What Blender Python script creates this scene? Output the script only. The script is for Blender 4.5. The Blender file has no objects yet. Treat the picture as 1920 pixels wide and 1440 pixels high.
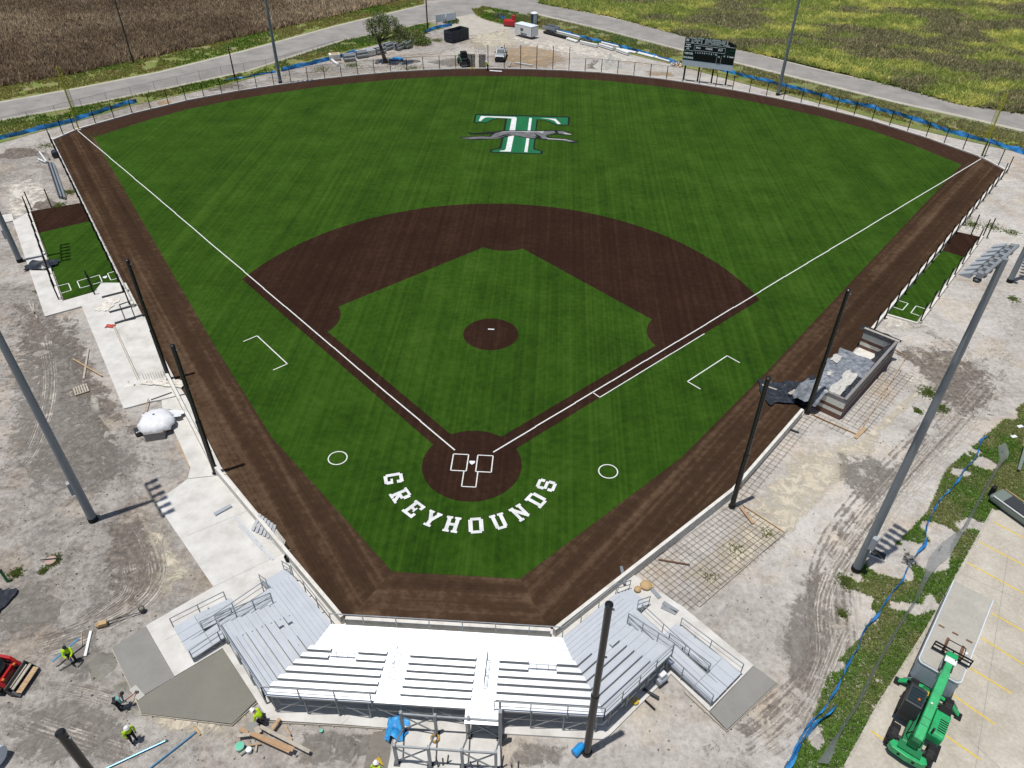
import bpy, bmesh, math, random
import numpy as np
from mathutils import Vector, Matrix
random.seed(7); rng = np.random.default_rng(7)
SC = bpy.context.scene; COL = SC.collection
R = math.radians

# ---------------------------------------------------------------- camera
cam = bpy.data.cameras.new('camera'); cam.sensor_width = 36; cam.lens = 26.151; cam.clip_end = 6000; cam.clip_start = .5
camo = bpy.data.objects.new('camera', cam); COL.objects.link(camo)
yaw, pit, rol = -.0533386, .6767844, .0111479
f = Vector((math.sin(yaw)*math.cos(pit), math.cos(yaw)*math.cos(pit), -math.sin(pit)))
r = Vector((math.cos(yaw), -math.sin(yaw), 0)); u = r.cross(f)
r2 = r*math.cos(rol)+u*math.sin(rol); u2 = u*math.cos(rol)-r*math.sin(rol)
m = Matrix((r2, u2, -f)).transposed().to_4x4(); m.translation = (5.302, -41.383, 41.651)
camo.matrix_world = m; SC.camera = camo
SC.render.resolution_x = 1024; SC.render.resolution_y = 768
# ---------------------------------------------------------------- sky, sun, exposure
EL = R(80.5); AZ = Vector((.85, .53)).normalized()      # shadows fall towards +AZ
W = bpy.data.worlds.new('World'); SC.world = W; W.use_nodes = True
nt = W.node_tree; bg = nt.nodes['Background']; sky = nt.nodes.new('ShaderNodeTexSky'); sky.sky_type = 'NISHITA'
sky.sun_disc = False; sky.sun_elevation = EL; sky.sun_rotation = math.atan2(-AZ.x, -AZ.y); sky.air_density = 1.0; sky.dust_density = 1.0
nt.links.new(sky.outputs[0], bg.inputs[0]); bg.inputs[1].default_value = .075
sl = bpy.data.lights.new('sun', 'SUN'); sl.energy = 4.2; sl.angle = R(.53); sl.color = (1, .965, .91)
so = bpy.data.objects.new('sun', sl); COL.objects.link(so); so.location = (0, 0, 80)
so.rotation_euler = Vector((AZ.x*math.cos(EL), AZ.y*math.cos(EL), -math.sin(EL))).to_track_quat('-Z', 'Y').to_euler()
SC.cycles.transparent_max_bounces = 32
vs = SC.view_settings; vs.view_transform = 'Standard'; vs.look = 'None'; vs.exposure = -.05; vs.gamma = 1; vs.use_curve_mapping = False

# ---------------------------------------------------------------- helpers
def lin(c): return tuple((x/12.92 if x <= .04045 else ((x+.055)/1.055)**2.4) for x in c)
def s8(a, b, c): return lin((a/255, b/255, c/255))       # sRGB bytes to linear
MATS = {}
def mat(name, cols, sc=4, rough=.7, metal=0, bump=0, bsc=None, stretch=None, spec=.35, detail=6, pos=(.32, .5, .68), rot=0, world=False, fine=None, alpha=1, aniso=0, tang=None, trans=0):
    """procedural principled material: noise -> ramp of colours, optional fine noise and bump"""
    m = bpy.data.materials.new(name); m.use_nodes = True; n = m.node_tree.nodes; L = m.node_tree.links
    b = n['Principled BSDF']; b.inputs['Roughness'].default_value = rough; b.inputs['Metallic'].default_value = metal
    b.inputs['Specular IOR Level'].default_value = spec
    if isinstance(cols[0], (int, float)): cols = [cols]
    if world: co = n.new('ShaderNodeNewGeometry').outputs['Position']
    else: co = n.new('ShaderNodeTexCoord').outputs['Object']
    if stretch or rot:
        mp = n.new('ShaderNodeMapping'); mp.inputs['Scale'].default_value = stretch or (1, 1, 1)
        rt = n.new('ShaderNodeVectorRotate'); rt.rotation_type = 'Z_AXIS'; rt.inputs['Angle'].default_value = -rot
        L.new(co, rt.inputs['Vector']); L.new(rt.outputs[0], mp.inputs['Vector']); co2 = mp.outputs[0]
    else: co2 = co
    out = None
    if len(cols) > 1:
        no = n.new('ShaderNodeTexNoise'); no.inputs['Scale'].default_value = sc; no.inputs['Detail'].default_value = detail; no.inputs['Roughness'].default_value = .62
        L.new(co2, no.inputs['Vector'])
        rp = n.new('ShaderNodeValToRGB'); e = rp.color_ramp.elements
        ps = pos if len(cols) == 3 else [pos[0]+(pos[-1]-pos[0])*i/(len(cols)-1) for i in range(len(cols))]
        while len(e) < len(cols): e.new(.5)
        for q, (p, c) in enumerate(zip(ps, cols)): e[q].position = p; e[q].color = (*c, 1)
        L.new(no.outputs['Fac'], rp.inputs['Fac']); out = rp.outputs['Color']
    else: b.inputs['Base Color'].default_value = (*cols[0], 1)
    if fine:
        fs, fa = fine
        no = n.new('ShaderNodeTexNoise'); no.inputs['Scale'].default_value = fs; no.inputs['Detail'].default_value = 3
        L.new(co, no.inputs['Vector'])
        mr = n.new('ShaderNodeMapRange'); mr.inputs['From Min'].default_value = .3; mr.inputs['From Max'].default_value = .7
        mr.inputs['To Min'].default_value = 1-fa; mr.inputs['To Max'].default_value = 1+fa; L.new(no.outputs['Fac'], mr.inputs['Value'])
        mx = n.new('ShaderNodeVectorMath'); mx.operation = 'SCALE'
        if out: L.new(out, mx.inputs[0])
        else: mx.inputs[0].default_value = cols[0]
        L.new(mr.outputs[0], mx.inputs['Scale']); out = mx.outputs[0]
    if out: L.new(out, b.inputs['Base Color'])
    if bump:
        no = n.new('ShaderNodeTexNoise'); no.inputs['Scale'].default_value = bsc or sc*4; no.inputs['Detail'].default_value = 5
        L.new(co2, no.inputs['Vector']); bp = n.new('ShaderNodeBump'); bp.inputs['Strength'].default_value = bump; bp.inputs['Distance'].default_value = .05
        L.new(no.outputs['Fac'], bp.inputs['Height']); L.new(bp.outputs[0], b.inputs['Normal'])
    if alpha < 1: b.inputs['Alpha'].default_value = alpha
    if aniso:
        b.inputs['Anisotropic'].default_value = aniso
        cx = n.new('ShaderNodeCombineXYZ')
        for q in range(3): cx.inputs[q].default_value = tang[q]
        L.new(cx.outputs[0], b.inputs['Tangent'])
    MATS[name] = m; return m
def colmat(name, rough=.8, spec=.2, tr=.25):
    """foliage: base colour from the mesh's own colour attribute, with some light through the leaves"""
    m = bpy.data.materials.new(name); m.use_nodes = True; n = m.node_tree.nodes; L = m.node_tree.links
    b = n['Principled BSDF']; b.inputs['Roughness'].default_value = rough; b.inputs['Specular IOR Level'].default_value = spec
    a = n.new('ShaderNodeAttribute'); a.attribute_name = 'tint'; L.new(a.outputs['Color'], b.inputs['Base Color'])
    t = n.new('ShaderNodeBsdfTranslucent'); L.new(a.outputs['Color'], t.inputs['Color'])
    mx = n.new('ShaderNodeMixShader'); mx.inputs[0].default_value = tr; L.new(b.outputs[0], mx.inputs[1]); L.new(t.outputs[0], mx.inputs[2])
    L.new(mx.outputs[0], n['Material Output'].inputs['Surface']); MATS[name] = m; return m

class MB:
    def __init__(s): s.v = []; s.f = []; s.mi = []; s.cur = 0
    def add(s, vs, fs):
        o = len(s.v); s.v += [tuple(map(float, q)) for q in vs]; s.f += [tuple(i+o for i in q) for q in fs]; s.mi += [s.cur]*len(fs); return s
    def box(s, cx, cy, cz, sx, sy, sz, rz=0, ry=0, rx=0):
        M = Matrix.Rotation(rz, 3, 'Z') @ Matrix.Rotation(ry, 3, 'Y') @ Matrix.Rotation(rx, 3, 'X')
        vs = [M @ Vector((x*sx/2, y*sy/2, z*sz/2))+Vector((cx, cy, cz)) for z in (-1, 1) for x, y in ((-1, -1), (1, -1), (1, 1), (-1, 1))]
        return s.add(vs, [(3, 2, 1, 0), (4, 5, 6, 7), (0, 1, 5, 4), (1, 2, 6, 5), (2, 3, 7, 6), (3, 0, 4, 7)])
    def bar(s, p0, p1, w, h=None, up=(0, 0, 1)):
        p0 = Vector(p0); p1 = Vector(p1); h = h or w; d = (p1-p0).normalized(); up = Vector(up)
        if abs(d.dot(up)) > .99: up = Vector((1, 0, 0))
        x = d.cross(up).normalized(); z = x.cross(d)
        vs = [p+x*a*w/2+z*b*h/2 for p in (p0, p1) for a, b in ((-1, -1), (1, -1), (1, 1), (-1, 1))]
        return s.add(vs, [(3, 2, 1, 0), (4, 5, 6, 7), (0, 1, 5, 4), (1, 2, 6, 5), (2, 3, 7, 6), (3, 0, 4, 7)])
    def tube(s, p0, p1, r, r1=None, n=8):
        p0 = Vector(p0); p1 = Vector(p1); r1 = r if r1 is None else r1; d = (p1-p0).normalized()
        x = d.orthogonal().normalized(); y = d.cross(x)
        ring = [(math.cos(2*math.pi*i/n), math.sin(2*math.pi*i/n)) for i in range(n)]
        vs = [p0+(x*a+y*b)*r for a, b in ring]+[p1+(x*a+y*b)*r1 for a, b in ring]
        return s.add(vs, [(i, (i+1) % n, (i+1) % n+n, i+n) for i in range(n)]+[tuple(range(n-1, -1, -1)), tuple(range(n, 2*n))])
    def path(s, pts, r, n=6):
        for a, b in zip(pts, pts[1:]): s.tube(a, b, r, n=n)
        return s
    def prism(s, poly, z0, z1):
        a = sum(p[0]*q[1]-q[0]*p[1] for p, q in zip(poly, poly[1:]+poly[:1]))
        if a < 0: poly = poly[::-1]
        n = len(poly); vs = [(p[0], p[1], z0) for p in poly]+[(p[0], p[1], z1) for p in poly]
        return s.add(vs, [(i, (i+1) % n, (i+1) % n+n, i+n) for i in range(n)]+[tuple(range(n-1, -1, -1)), tuple(range(n, 2*n))])
    def sheet(s, poly, z):
        a = sum(p[0]*q[1]-q[0]*p[1] for p, q in zip(poly, poly[1:]+poly[:1]))
        if a < 0: poly = poly[::-1]
        return s.add([(p[0], p[1], z) for p in poly], [tuple(range(len(poly)))])
    def lathe(s, prof, n=12, c=(0, 0, 0)):
        vs = [(c[0]+r*math.cos(2*math.pi*i/n), c[1]+r*math.sin(2*math.pi*i/n), c[2]+z) for r, z in prof for i in range(n)]
        fs = [(k*n+i, k*n+(i+1) % n, (k+1)*n+(i+1) % n, (k+1)*n+i) for k in range(len(prof)-1) for i in range(n)]
        fs += [tuple(range(n-1, -1, -1)), tuple((len(prof)-1)*n+i for i in range(n))]
        return s.add(vs, fs)
    def side(s, poly, y0, y1):
        """profile in x,z extruded along y"""
        a = sum(p[0]*q[1]-q[0]*p[1] for p, q in zip(poly, poly[1:]+poly[:1]))
        if a < 0: poly = poly[::-1]
        n = len(poly); vs = [(p[0], y0, p[1]) for p in poly]+[(p[0], y1, p[1]) for p in poly]
        return s.add(vs, [((i+1) % n, i, i+n, (i+1) % n+n) for i in range(n)]+[tuple(range(n)), tuple(range(2*n-1, n-1, -1))])
    def build(s, name, mats, parent=None, world=False, smooth=False, bevel=0, kind=None, label=None):
        me = bpy.data.meshes.new(name)
        vs = s.v
        if world and parent is not None:
            M = (Matrix.Translation(parent.location) @ parent.rotation_euler.to_matrix().to_4x4())
            if parent.parent is not None: M = (Matrix.Translation(parent.parent.location) @ parent.parent.rotation_euler.to_matrix().to_4x4()) @ M
            M = M.inverted(); vs = [tuple(M @ Vector(q)) for q in vs]
        me.from_pydata(vs, [], s.f)
        for q in (mats if isinstance(mats, (list, tuple)) else [mats]): me.materials.append(MATS[q] if isinstance(q, str) else q)
        if any(s.mi): me.polygons.foreach_set('material_index', s.mi)
        if smooth: me.polygons.foreach_set('use_smooth', [True]*len(me.polygons))
        me.update(); o = bpy.data.objects.new(name, me); COL.objects.link(o)
        if parent is not None: o.parent = parent
        if bevel:
            bv = o.modifiers.new('bevel', 'BEVEL'); bv.width = bevel; bv.segments = 2; bv.limit_method = 'ANGLE'
        if kind: o['kind'] = kind
        if label: o['label'] = label
        return o
def thing(name, label, cat, loc=(0, 0, 0), rz=0, group=None):
    o = bpy.data.objects.new(name, None); COL.objects.link(o); o.empty_display_size = .3
    o.location = tuple(loc)+(0,)*(3-len(loc)); o.rotation_euler = (0, 0, rz); o['label'] = label; o['category'] = cat
    if group: o['group'] = group
    return o
def tag(o, label, cat, group=None):
    o['label'] = label; o['category'] = cat
    if group: o['group'] = group
    return o
def dup(root, label, loc, rz=0, group=None):
    def cp(o, par):
        c = o.copy(); COL.objects.link(c); c.parent = par
        for ch in o.children: cp(ch, c)
        return c
    c = cp(root, None); c['label'] = label; c.location = tuple(loc)+(0,)*(3-len(loc)); c.rotation_euler = (0, 0, rz)
    if group: c['group'] = group
    return c
def npmesh(name, V, F, mats, tint=None, parent=None, kind=None, smooth=False):
    """big meshes straight from numpy: V (n,3), F (m,k)"""
    me = bpy.data.meshes.new(name); k = F.shape[1]
    me.vertices.add(len(V)); me.vertices.foreach_set('co', np.asarray(V, np.float32).ravel())
    me.loops.add(F.size); me.loops.foreach_set('vertex_index', F.astype(np.int32).ravel())
    me.polygons.add(len(F)); me.polygons.foreach_set('loop_start', np.arange(0, F.size, k, dtype=np.int32))
    try: me.polygons.foreach_set('loop_total', np.full(len(F), k, dtype=np.int32))
    except Exception: pass
    if tint is not None:
        a = me.attributes.new('tint', 'FLOAT_COLOR', 'POINT'); a.data.foreach_set('color', np.concatenate([tint, np.ones((len(V), 1))], 1).astype(np.float32).ravel())
    me.update(calc_edges=True); me.validate()
    if smooth: me.polygons.foreach_set('use_smooth', np.ones(len(F), bool))
    for q in (mats if isinstance(mats, (list, tuple)) else [mats]): me.materials.append(MATS[q])
    o = bpy.data.objects.new(name, me); COL.objects.link(o)
    if parent is not None: o.parent = parent
    if kind: o['kind'] = kind
    return o
_T = rng.random((256, 256))
def vnoise(x, y):
    xi = np.floor(x).astype(int); yi = np.floor(y).astype(int); fx = x-xi; fy = y-yi; fx = fx*fx*(3-2*fx); fy = fy*fy*(3-2*fy)
    g = lambda a, b: _T[a % 256, b % 256]
    return (g(xi, yi)*(1-fx)+g(xi+1, yi)*fx)*(1-fy)+(g(xi, yi+1)*(1-fx)+g(xi+1, yi+1)*fx)*fy
def fbm(x, y, o=4):
    s = 0; a = .5; t = 0
    for i in range(o): s = s+a*vnoise(x*2**i+17.3*i, y*2**i+5.1*i); t += a; a *= .5
    return s/t
def inside(poly, x, y):
    c = np.zeros(x.shape, bool); n = len(poly)
    for i in range(n):
        (x1, y1), (x2, y2) = poly[i], poly[(i+1) % n]
        h = ((y1 > y) != (y2 > y)) & (x < (x2-x1)*(y-y1)/(y2-y1+1e-12)+x1); c ^= h
    return c
def scatter(poly, dens):
    P = np.array(poly); lo = P.min(0); hi = P.max(0); n = int(dens*np.prod(hi-lo)); q = lo+rng.random((n, 2))*(hi-lo)
    return q[inside(poly, q[:, 0], q[:, 1])]
def tufts(name, pts, h, w, tint, mats, blades=3, z=0, lean=.5, parent=None, kind=None):
    """grass/leaf tufts: `blades` triangles per point, h,w arrays or scalars, tint (n,3)"""
    n = len(pts); h = np.broadcast_to(h, n); w = np.broadcast_to(w, n)
    P = np.repeat(pts, blades, 0); hh = np.repeat(h, blades)*(.6+.6*rng.random(n*blades)); ww = np.repeat(w, blades)*(.7+.6*rng.random(n*blades))
    a = rng.random(n*blades)*2*np.pi; b = rng.random(n*blades)*2*np.pi; l = lean*hh*rng.random(n*blades)
    P = P+np.stack([np.cos(b), np.sin(b)], 1)*(np.repeat(w, blades)*.8*rng.random(n*blades))[:, None]
    V = np.empty((n*blades, 3, 3)); z0 = np.full(n*blades, z)
    V[:, 0] = np.stack([P[:, 0]-np.cos(a)*ww/2, P[:, 1]-np.sin(a)*ww/2, z0], 1)
    V[:, 1] = np.stack([P[:, 0]+np.cos(a)*ww/2, P[:, 1]+np.sin(a)*ww/2, z0], 1)
    V[:, 2] = np.stack([P[:, 0]+np.cos(b)*l, P[:, 1]+np.sin(b)*l, z0+hh], 1)
    T = np.repeat(np.repeat(tint, blades, 0)*(.75+.5*rng.random((n*blades, 1))), 3, 0)
    return npmesh(name, V.reshape(-1, 3), np.arange(n*blades*3).reshape(-1, 3), mats, T, parent, kind)
def leaves(name, C, size, tint, mats, parent=None, kind=None, up=.3):
    """leaf quads of random orientation at centres C (n,3)"""
    n = len(C); a = rng.normal(size=(n, 3)); a /= np.linalg.norm(a, axis=1)[:, None]
    b = rng.normal(size=(n, 3)); b -= (a*b).sum(1)[:, None]*a; b /= np.linalg.norm(b, axis=1)[:, None]
    s = np.broadcast_to(size, n)[:, None]*(.6+.8*rng.random((n, 1)))
    V = np.stack([C-a*s, C+b*s*.55, C+a*s, C-b*s*.55], 1).reshape(-1, 3)
    return npmesh(name, V, np.arange(n*4).reshape(-1, 4), mats, np.repeat(tint, 4, 0), parent, kind)
def circle(cx, cy, r, n=48, a0=0, a1=2*math.pi): return [(cx+r*math.cos(a0+(a1-a0)*i/n), cy+r*math.sin(a0+(a1-a0)*i/n)) for i in range(n+(abs(a1-a0) < 6.28))]
def ribbon(pts, w):
    """closed outline of a band of width w round a polyline"""
    P = [Vector(p[:2]) for p in pts]; Lf = []; Rt = []
    for i, p in enumerate(P):
        d = (P[min(i+1, len(P)-1)]-P[max(i-1, 0)]).normalized(); nn = Vector((-d.y, d.x))
        Lf.append(tuple(p+nn*w/2)); Rt.append(tuple(p-nn*w/2))
    return Lf+Rt[::-1]
def strip(mb, pts, w, z, closed=False):
    """band of quads along a polyline at height z"""
    P = [Vector(p[:2]) for p in pts]; n = len(P); vs = []
    for i, p in enumerate(P):
        a = P[(i-1) % n] if closed or i else p; b = P[(i+1) % n] if closed or i < n-1 else p
        d = (b-a).normalized(); nn = Vector((-d.y, d.x)); vs += [(*(p+nn*w/2), z), (*(p-nn*w/2), z)]
    k = n if closed else n-1
    mb.add(vs, [(2*i, 2*i+1, 2*((i+1) % n)+1, 2*((i+1) % n)) for i in range(k)]); return mb
mir = lambda L: [(-x, y) for x, y in L]

# ---------------------------------------------------------------- materials
def turf_mat(name, base, dark, light, rot=0, streak=1.0, blotch=.5, fib=.4, ln=.006, sheen=0, asc=2.4, adet=6):
    m = bpy.data.materials.new(name); m.use_nodes = True; n = m.node_tree.nodes; L = m.node_tree.links; b = n['Principled BSDF']
    b.inputs['Roughness'].default_value = .95; b.inputs['Specular IOR Level'].default_value = .0
    g = n.new('ShaderNodeNewGeometry').outputs['Position']
    rt = n.new('ShaderNodeVectorRotate'); rt.rotation_type = 'Z_AXIS'; rt.inputs['Angle'].default_value = -rot; L.new(g, rt.inputs['Vector'])
    def noise(vec, sx, sy, sc, det, lo, hi):
        mp = n.new('ShaderNodeMapping'); mp.inputs['Scale'].default_value = (sx, sy, 1); L.new(vec, mp.inputs['Vector'])
        q = n.new('ShaderNodeTexNoise'); q.inputs['Scale'].default_value = sc; q.inputs['Detail'].default_value = det; q.inputs['Roughness'].default_value = .65; L.new(mp.outputs[0], q.inputs['Vector'])
        r = n.new('ShaderNodeMapRange'); r.inputs['From Min'].default_value = .25; r.inputs['From Max'].default_value = .75; r.inputs['To Min'].default_value = lo; r.inputs['To Max'].default_value = hi
        L.new(q.outputs['Fac'], r.inputs['Value']); return r.outputs[0]
    A = noise(rt.outputs[0], 1, ln, asc, adet, -.75*streak, .75*streak)     # brush streaks along the rolls
    B = noise(g, 1, 1, .22, 5, -.6*blotch, .6*blotch)                   # worn / brushed patches
    Cn = noise(g, 1, 1, 1.7, 10, -fib, fib)                              # fibre clumps
    D = noise(rt.outputs[0], .16, .014, 1, 3, -.3*streak, .3*streak)
    s1 = n.new('ShaderNodeMath'); s1.operation = 'ADD'; L.new(A, s1.inputs[0]); L.new(B, s1.inputs[1])
    s2 = n.new('ShaderNodeMath'); s2.operation = 'ADD'; L.new(s1.outputs[0], s2.inputs[0]); L.new(Cn, s2.inputs[1])
    s3 = n.new('ShaderNodeMath'); s3.operation = 'ADD'; L.new(s2.outputs[0], s3.inputs[0]); L.new(D, s3.inputs[1])
    r = n.new('ShaderNodeMapRange'); r.inputs['From Min'].default_value = -.75; r.inputs['From Max'].default_value = .75; L.new(s3.outputs[0], r.inputs['Value'])
    rp = n.new('ShaderNodeValToRGB'); e = rp.color_ramp.elements; e.new(.5)
    for q, (p, c) in enumerate(zip((.1, .5, .9), (dark, base, light))): e[q].position = p; e[q].color = (*c, 1)
    L.new(r.outputs[0], rp.inputs['Fac']); L.new(rp.outputs[0], b.inputs['Base Color'])
    q = n.new('ShaderNodeTexNoise'); q.inputs['Scale'].default_value = 30; L.new(g, q.inputs['Vector'])
    bp = n.new('ShaderNodeBump'); bp.inputs['Strength'].default_value = .35; bp.inputs['Distance'].default_value = .03; L.new(q.outputs['Fac'], bp.inputs['Height']); L.new(bp.outputs[0], b.inputs['Normal'])
    b.inputs['Sheen Weight'].default_value = sheen; b.inputs['Sheen Roughness'].default_value = .45; b.inputs['Sheen Tint'].default_value = (.72, 1, .2, 1)
    MATS[name] = m
GREEN = (.0235, .0610, .0066), (.0110, .0330, .0044), (.041, .090, .0118)
BROWN = (.0295, .0155, .0108), (.0190, .0100, .0073), (.049, .0275, .0185)
turf_mat('turf', *GREEN, streak=.6, blotch=.7, fib=.36, sheen=.2)
turf_mat('skin_turf', *BROWN, streak=.5, blotch=.4, fib=.3)
turf_mat('track_left', (.050, .0295, .0185), (.026, .0150, .0098), (.125, .082, .051), rot=R(37), streak=.62, blotch=.3, fib=.26, ln=.01, asc=.9, adet=3)
turf_mat('track_right', (.050, .0295, .0185), (.026, .0150, .0098), (.125, .082, .051), rot=R(-37), streak=.62, blotch=.3, fib=.26, ln=.01, asc=.9, adet=3)
turf_mat('track_back', (.060, .036, .0225), (.029, .0168, .0108), (.14, .092, .057), rot=R(90), streak=.62, blotch=.45, fib=.3, ln=.03, asc=1.1, adet=3)
turf_mat('track_far', (.046, .026, .0185), (.032, .018, .013), (.065, .039, .027), streak=.35, blotch=.3)
mat('line_white', [(.55, .57, .55), (.72, .73, .71)], sc=3, rough=.85, spec=.1)
mat('letter_white', [(.50, .52, .51), (.62, .63, .62), (.70, .71, .70)], sc=1.2, rough=.85, spec=.1)
mat('mark_black', [(.012, .016, .014)], rough=.85, spec=.1)
mat('logo_green', [(.012, .115, .045), (.018, .15, .06)], sc=.8, rough=.85, spec=.1, stretch=(1, .1, 1))
mat('logo_grey', [(.10, .10, .105), (.17, .17, .175)], sc=1, rough=.85, spec=.1)
mat('logo_pale', [(.36, .36, .37)], rough=.85, spec=.1)
CONC = [(.47, .455, .425), (.555, .54, .51), (.62, .61, .585)]
mat('concrete', CONC, sc=.7, rough=.85, fine=(18, .06), spec=.2)
mat('concrete_wall', [(.5, .475, .42), (.62, .6, .55), (.68, .66, .62)], sc=1.6, rough=.85, fine=(14, .06), spec=.2)
mat('concrete_wet', [(.165, .158, .132), (.19, .182, .152)], sc=.5, rough=.55, fine=(9, .04), spec=.35)
mat('concrete_damp', [(.21, .205, .19), (.25, .245, .225)], sc=.6, rough=.6, fine=(9, .04), spec=.3)
mat('mud', [(.145, .13, .11), (.19, .17, .145)], sc=1.5, rough=.5, spec=.4, bump=.3, bsc=6)
mat('lot_concrete', [(.35, .315, .26), (.43, .395, .335), (.50, .465, .405)], sc=.35, rough=.9, fine=(5, .1), spec=.15)
mat('stripe_yellow', [(.50, .36, .05), (.68, .50, .09)], sc=4, rough=.8)
mat('asphalt', [(.215, .205, .19), (.265, .25, .235), (.31, .295, .275)], sc=.3, rough=.9, fine=(3, .06), spec=.15)
mat('shoulder', [(.36, .33, .28), (.46, .43, .375)], sc=.6, rough=.9, fine=(4, .12))
mat('steel_galv', [(.24, .26, .275), (.32, .34, .355)], sc=2, rough=.5, metal=.35)
mat('pole_grey', [(.185, .212, .23), (.215, .243, .262)], sc=1, rough=.42, spec=.5)
mat('black_paint', [(.008, .009, .009)], rough=.32, spec=.5)
mat('black_rough', [(.010, .010, .011)], rough=.8)
mat('rubber', [(.013, .013, .014), (.022, .022, .022)], sc=6, rough=.75)
mat('foul_yellow', [(.42, .42, .03)], rough=.5)
mat('mesh_black', [(.01, .01, .01)], rough=.8, alpha=.10)
mat('mesh_dark', [(.01, .012, .012)], rough=.8, alpha=.55)
mat('mesh_grey', [(.30, .31, .31)], rough=.6, alpha=.16)
mat('mesh_yellow', [(.5, .48, .03)], rough=.6, alpha=.35)
mat('wood', [(.30, .19, .10), (.42, .29, .165), (.50, .37, .23)], sc=2, rough=.8, stretch=(1, 6, 6), fine=(20, .1))
mat('wood_orange', [(.33, .205, .115), (.42, .28, .165)], sc=2, rough=.8)
mat('wood_grey', [(.33, .30, .25), (.45, .41, .35)], sc=3, rough=.85, fine=(15, .12))
mat('rebar', [(.07, .042, .028), (.11, .07, .045)], sc=4, rough=.9)
mat('steel_dark', [(.06, .065, .07)], rough=.5, metal=.4)
mat('rust', [(.13, .06, .03), (.2, .1, .055)], sc=5, rough=.9)
mat('tarp_blue', [(.02, .16, .42), (.035, .27, .62), (.06, .40, .78)], sc=2.5, rough=.45, bump=.4, bsc=7)
mat('silt_blue', [(.012, .10, .30), (.025, .20, .52), (.05, .33, .68)], sc=.9, rough=.5)
mat('plastic_black', [(.014, .015, .018), (.024, .027, .034), (.05, .055, .065)], sc=3, rough=.3, spec=.5, bump=.8, bsc=5)
mat('plastic_white', [(.62, .63, .65), (.74, .75, .77)], sc=2, rough=.45, bump=.5, bsc=4)
mat('hivis', [(.42, .66, .015)], rough=.7, fine=(12, .12))
mat('hat_white', [(.78, .78, .76)], rough=.35)
mat('cloth_dark', [(.018, .02, .026)], rough=.9, fine=(14, .2))
mat('cloth_jeans', [(.03, .045, .08)], rough=.9, fine=(14, .2))
mat('cloth_teal', [(.16, .34, .33)], rough=.9, fine=(14, .12))
mat('skin', [(.25, .13, .085)], rough=.6)
mat('hair', [(.01, .008, .007)], rough=.8)
mat('loader_red', [(.42, .012, .015), (.34, .01, .012)], sc=3, rough=.35, spec=.5)
mat('lift_green', [(.03, .26, .095), (.02, .36, .12), (.022, .41, .14)], sc=3, rough=.42, spec=.45, detail=9, fine=(14, .1))
mat('lift_green_dark', [(.012, .17, .06)], rough=.5)
mat('glass_dark', [(.015, .03, .035)], rough=.12, spec=.7)
mat('trailer_roof', [(.34, .325, .285), (.42, .40, .355)], sc=.7, rough=.75, fine=(6, .06))
mat('trailer_side', [(.36, .42, .47), (.44, .50, .55)], sc=1.2, rough=.5)
mat('white_paint', [(.66, .67, .68), (.74, .75, .75)], sc=1.5, rough=.45)
mat('grey_paint', [(.33, .36, .39)], rough=.5)
mat('dumpster', [(.028, .034, .045), (.045, .052, .065)], sc=1.5, rough=.6)
mat('red_tank', [(.45, .02, .025)], rough=.3, spec=.5)
mat('blue_plastic', [(.03, .06, .2)], rough=.5)
mat('blue_bright', [(.02, .26, .62)], rough=.35)
mat('blue_pole', [(.12, .30, .48)], rough=.35, metal=.3)
mat('green_pipe', [(.02, .2, .07)], rough=.5)
mat('mint', [(.12, .48, .32)], rough=.5)
mat('orange_red', [(.50, .09, .06)], rough=.6)
mat('orange_paint', [(.5, .16, .03)], rough=.5)
mat('yellow_paint', [(.6, .42, .04)], rough=.5)
mat('red_metal', [(.33, .05, .035)], rough=.45)
mat('magnesium', [(.42, .42, .38)], rough=.5, metal=.2)
mat('sand_tan', [(.42, .28, .13), (.5, .36, .2)], sc=6, rough=.9)
mat('burlap', [(.46, .42, .34), (.62, .59, .53), (.72, .70, .66)], sc=3, rough=.9, bump=.6, bsc=9)
mat('block_tan', [(.62, .61, .55), (.74, .73, .67)], sc=5, rough=.9, fine=(25, .1))
mat('block_brown', [(.15, .08, .056), (.20, .112, .08)], sc=5, rough=.9, fine=(25, .12))
mat('block_grey', [(.20, .185, .18), (.26, .245, .24)], sc=5, rough=.9, fine=(25, .1))
mat('score_green', [(.008, .028, .022)], rough=.55)
mat('score_black', [(.006, .010, .010)], rough=.55)
mat('score_grey', [(.66, .72, .78)], rough=.5)
mat('score_letter', [(.80, .86, .86)], rough=.6)
mat('score_dark_letter', [(.012, .035, .05)], rough=.6)
mat('pipe_white', [(.72, .73, .72)], rough=.4)
mat('bark', [(.05, .042, .034), (.085, .072, .06)], sc=4, rough=.95, bump=.6, bsc=12)
mat('gravel_white', [(.42, .40, .36), (.54, .52, .48)], sc=5, rough=.95, fine=(18, .2), bump=.5, bsc=12)
mat('dirt_dark', [(.085, .07, .058), (.15, .125, .105), (.24, .205, .175)], sc=3, rough=.95, bump=.8, bsc=7)
mat('boat_grey', [(.16, .19, .17)], rough=.45)
for nm, ang in (('centre', 0), ('right', 45), ('left', -45)):
    mat('alu_'+nm, [(.66, .69, .725), (.75, .78, .81)], sc=.8, rough=.42, metal=.4, stretch=(1, 1, 1), aniso=.85, tang=(-math.sin(R(ang)), math.cos(R(ang)), 0), spec=.5)
mat('alu_plain', [(.46, .475, .49), (.56, .57, .585)], sc=2, rough=.5, metal=.2)
mat('silver_paint', [(.44, .46, .48)], rough=.3, metal=.3, spec=.5)
mat('sheet_pale', [(.40, .39, .36), (.56, .545, .51)], sc=4, rough=.8, bump=.7, bsc=7)
mat('alu_shade', [(.16, .17, .185)], rough=.55, metal=.5)  # dark tone with the shade behind and beneath the seats put into the colour
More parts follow.
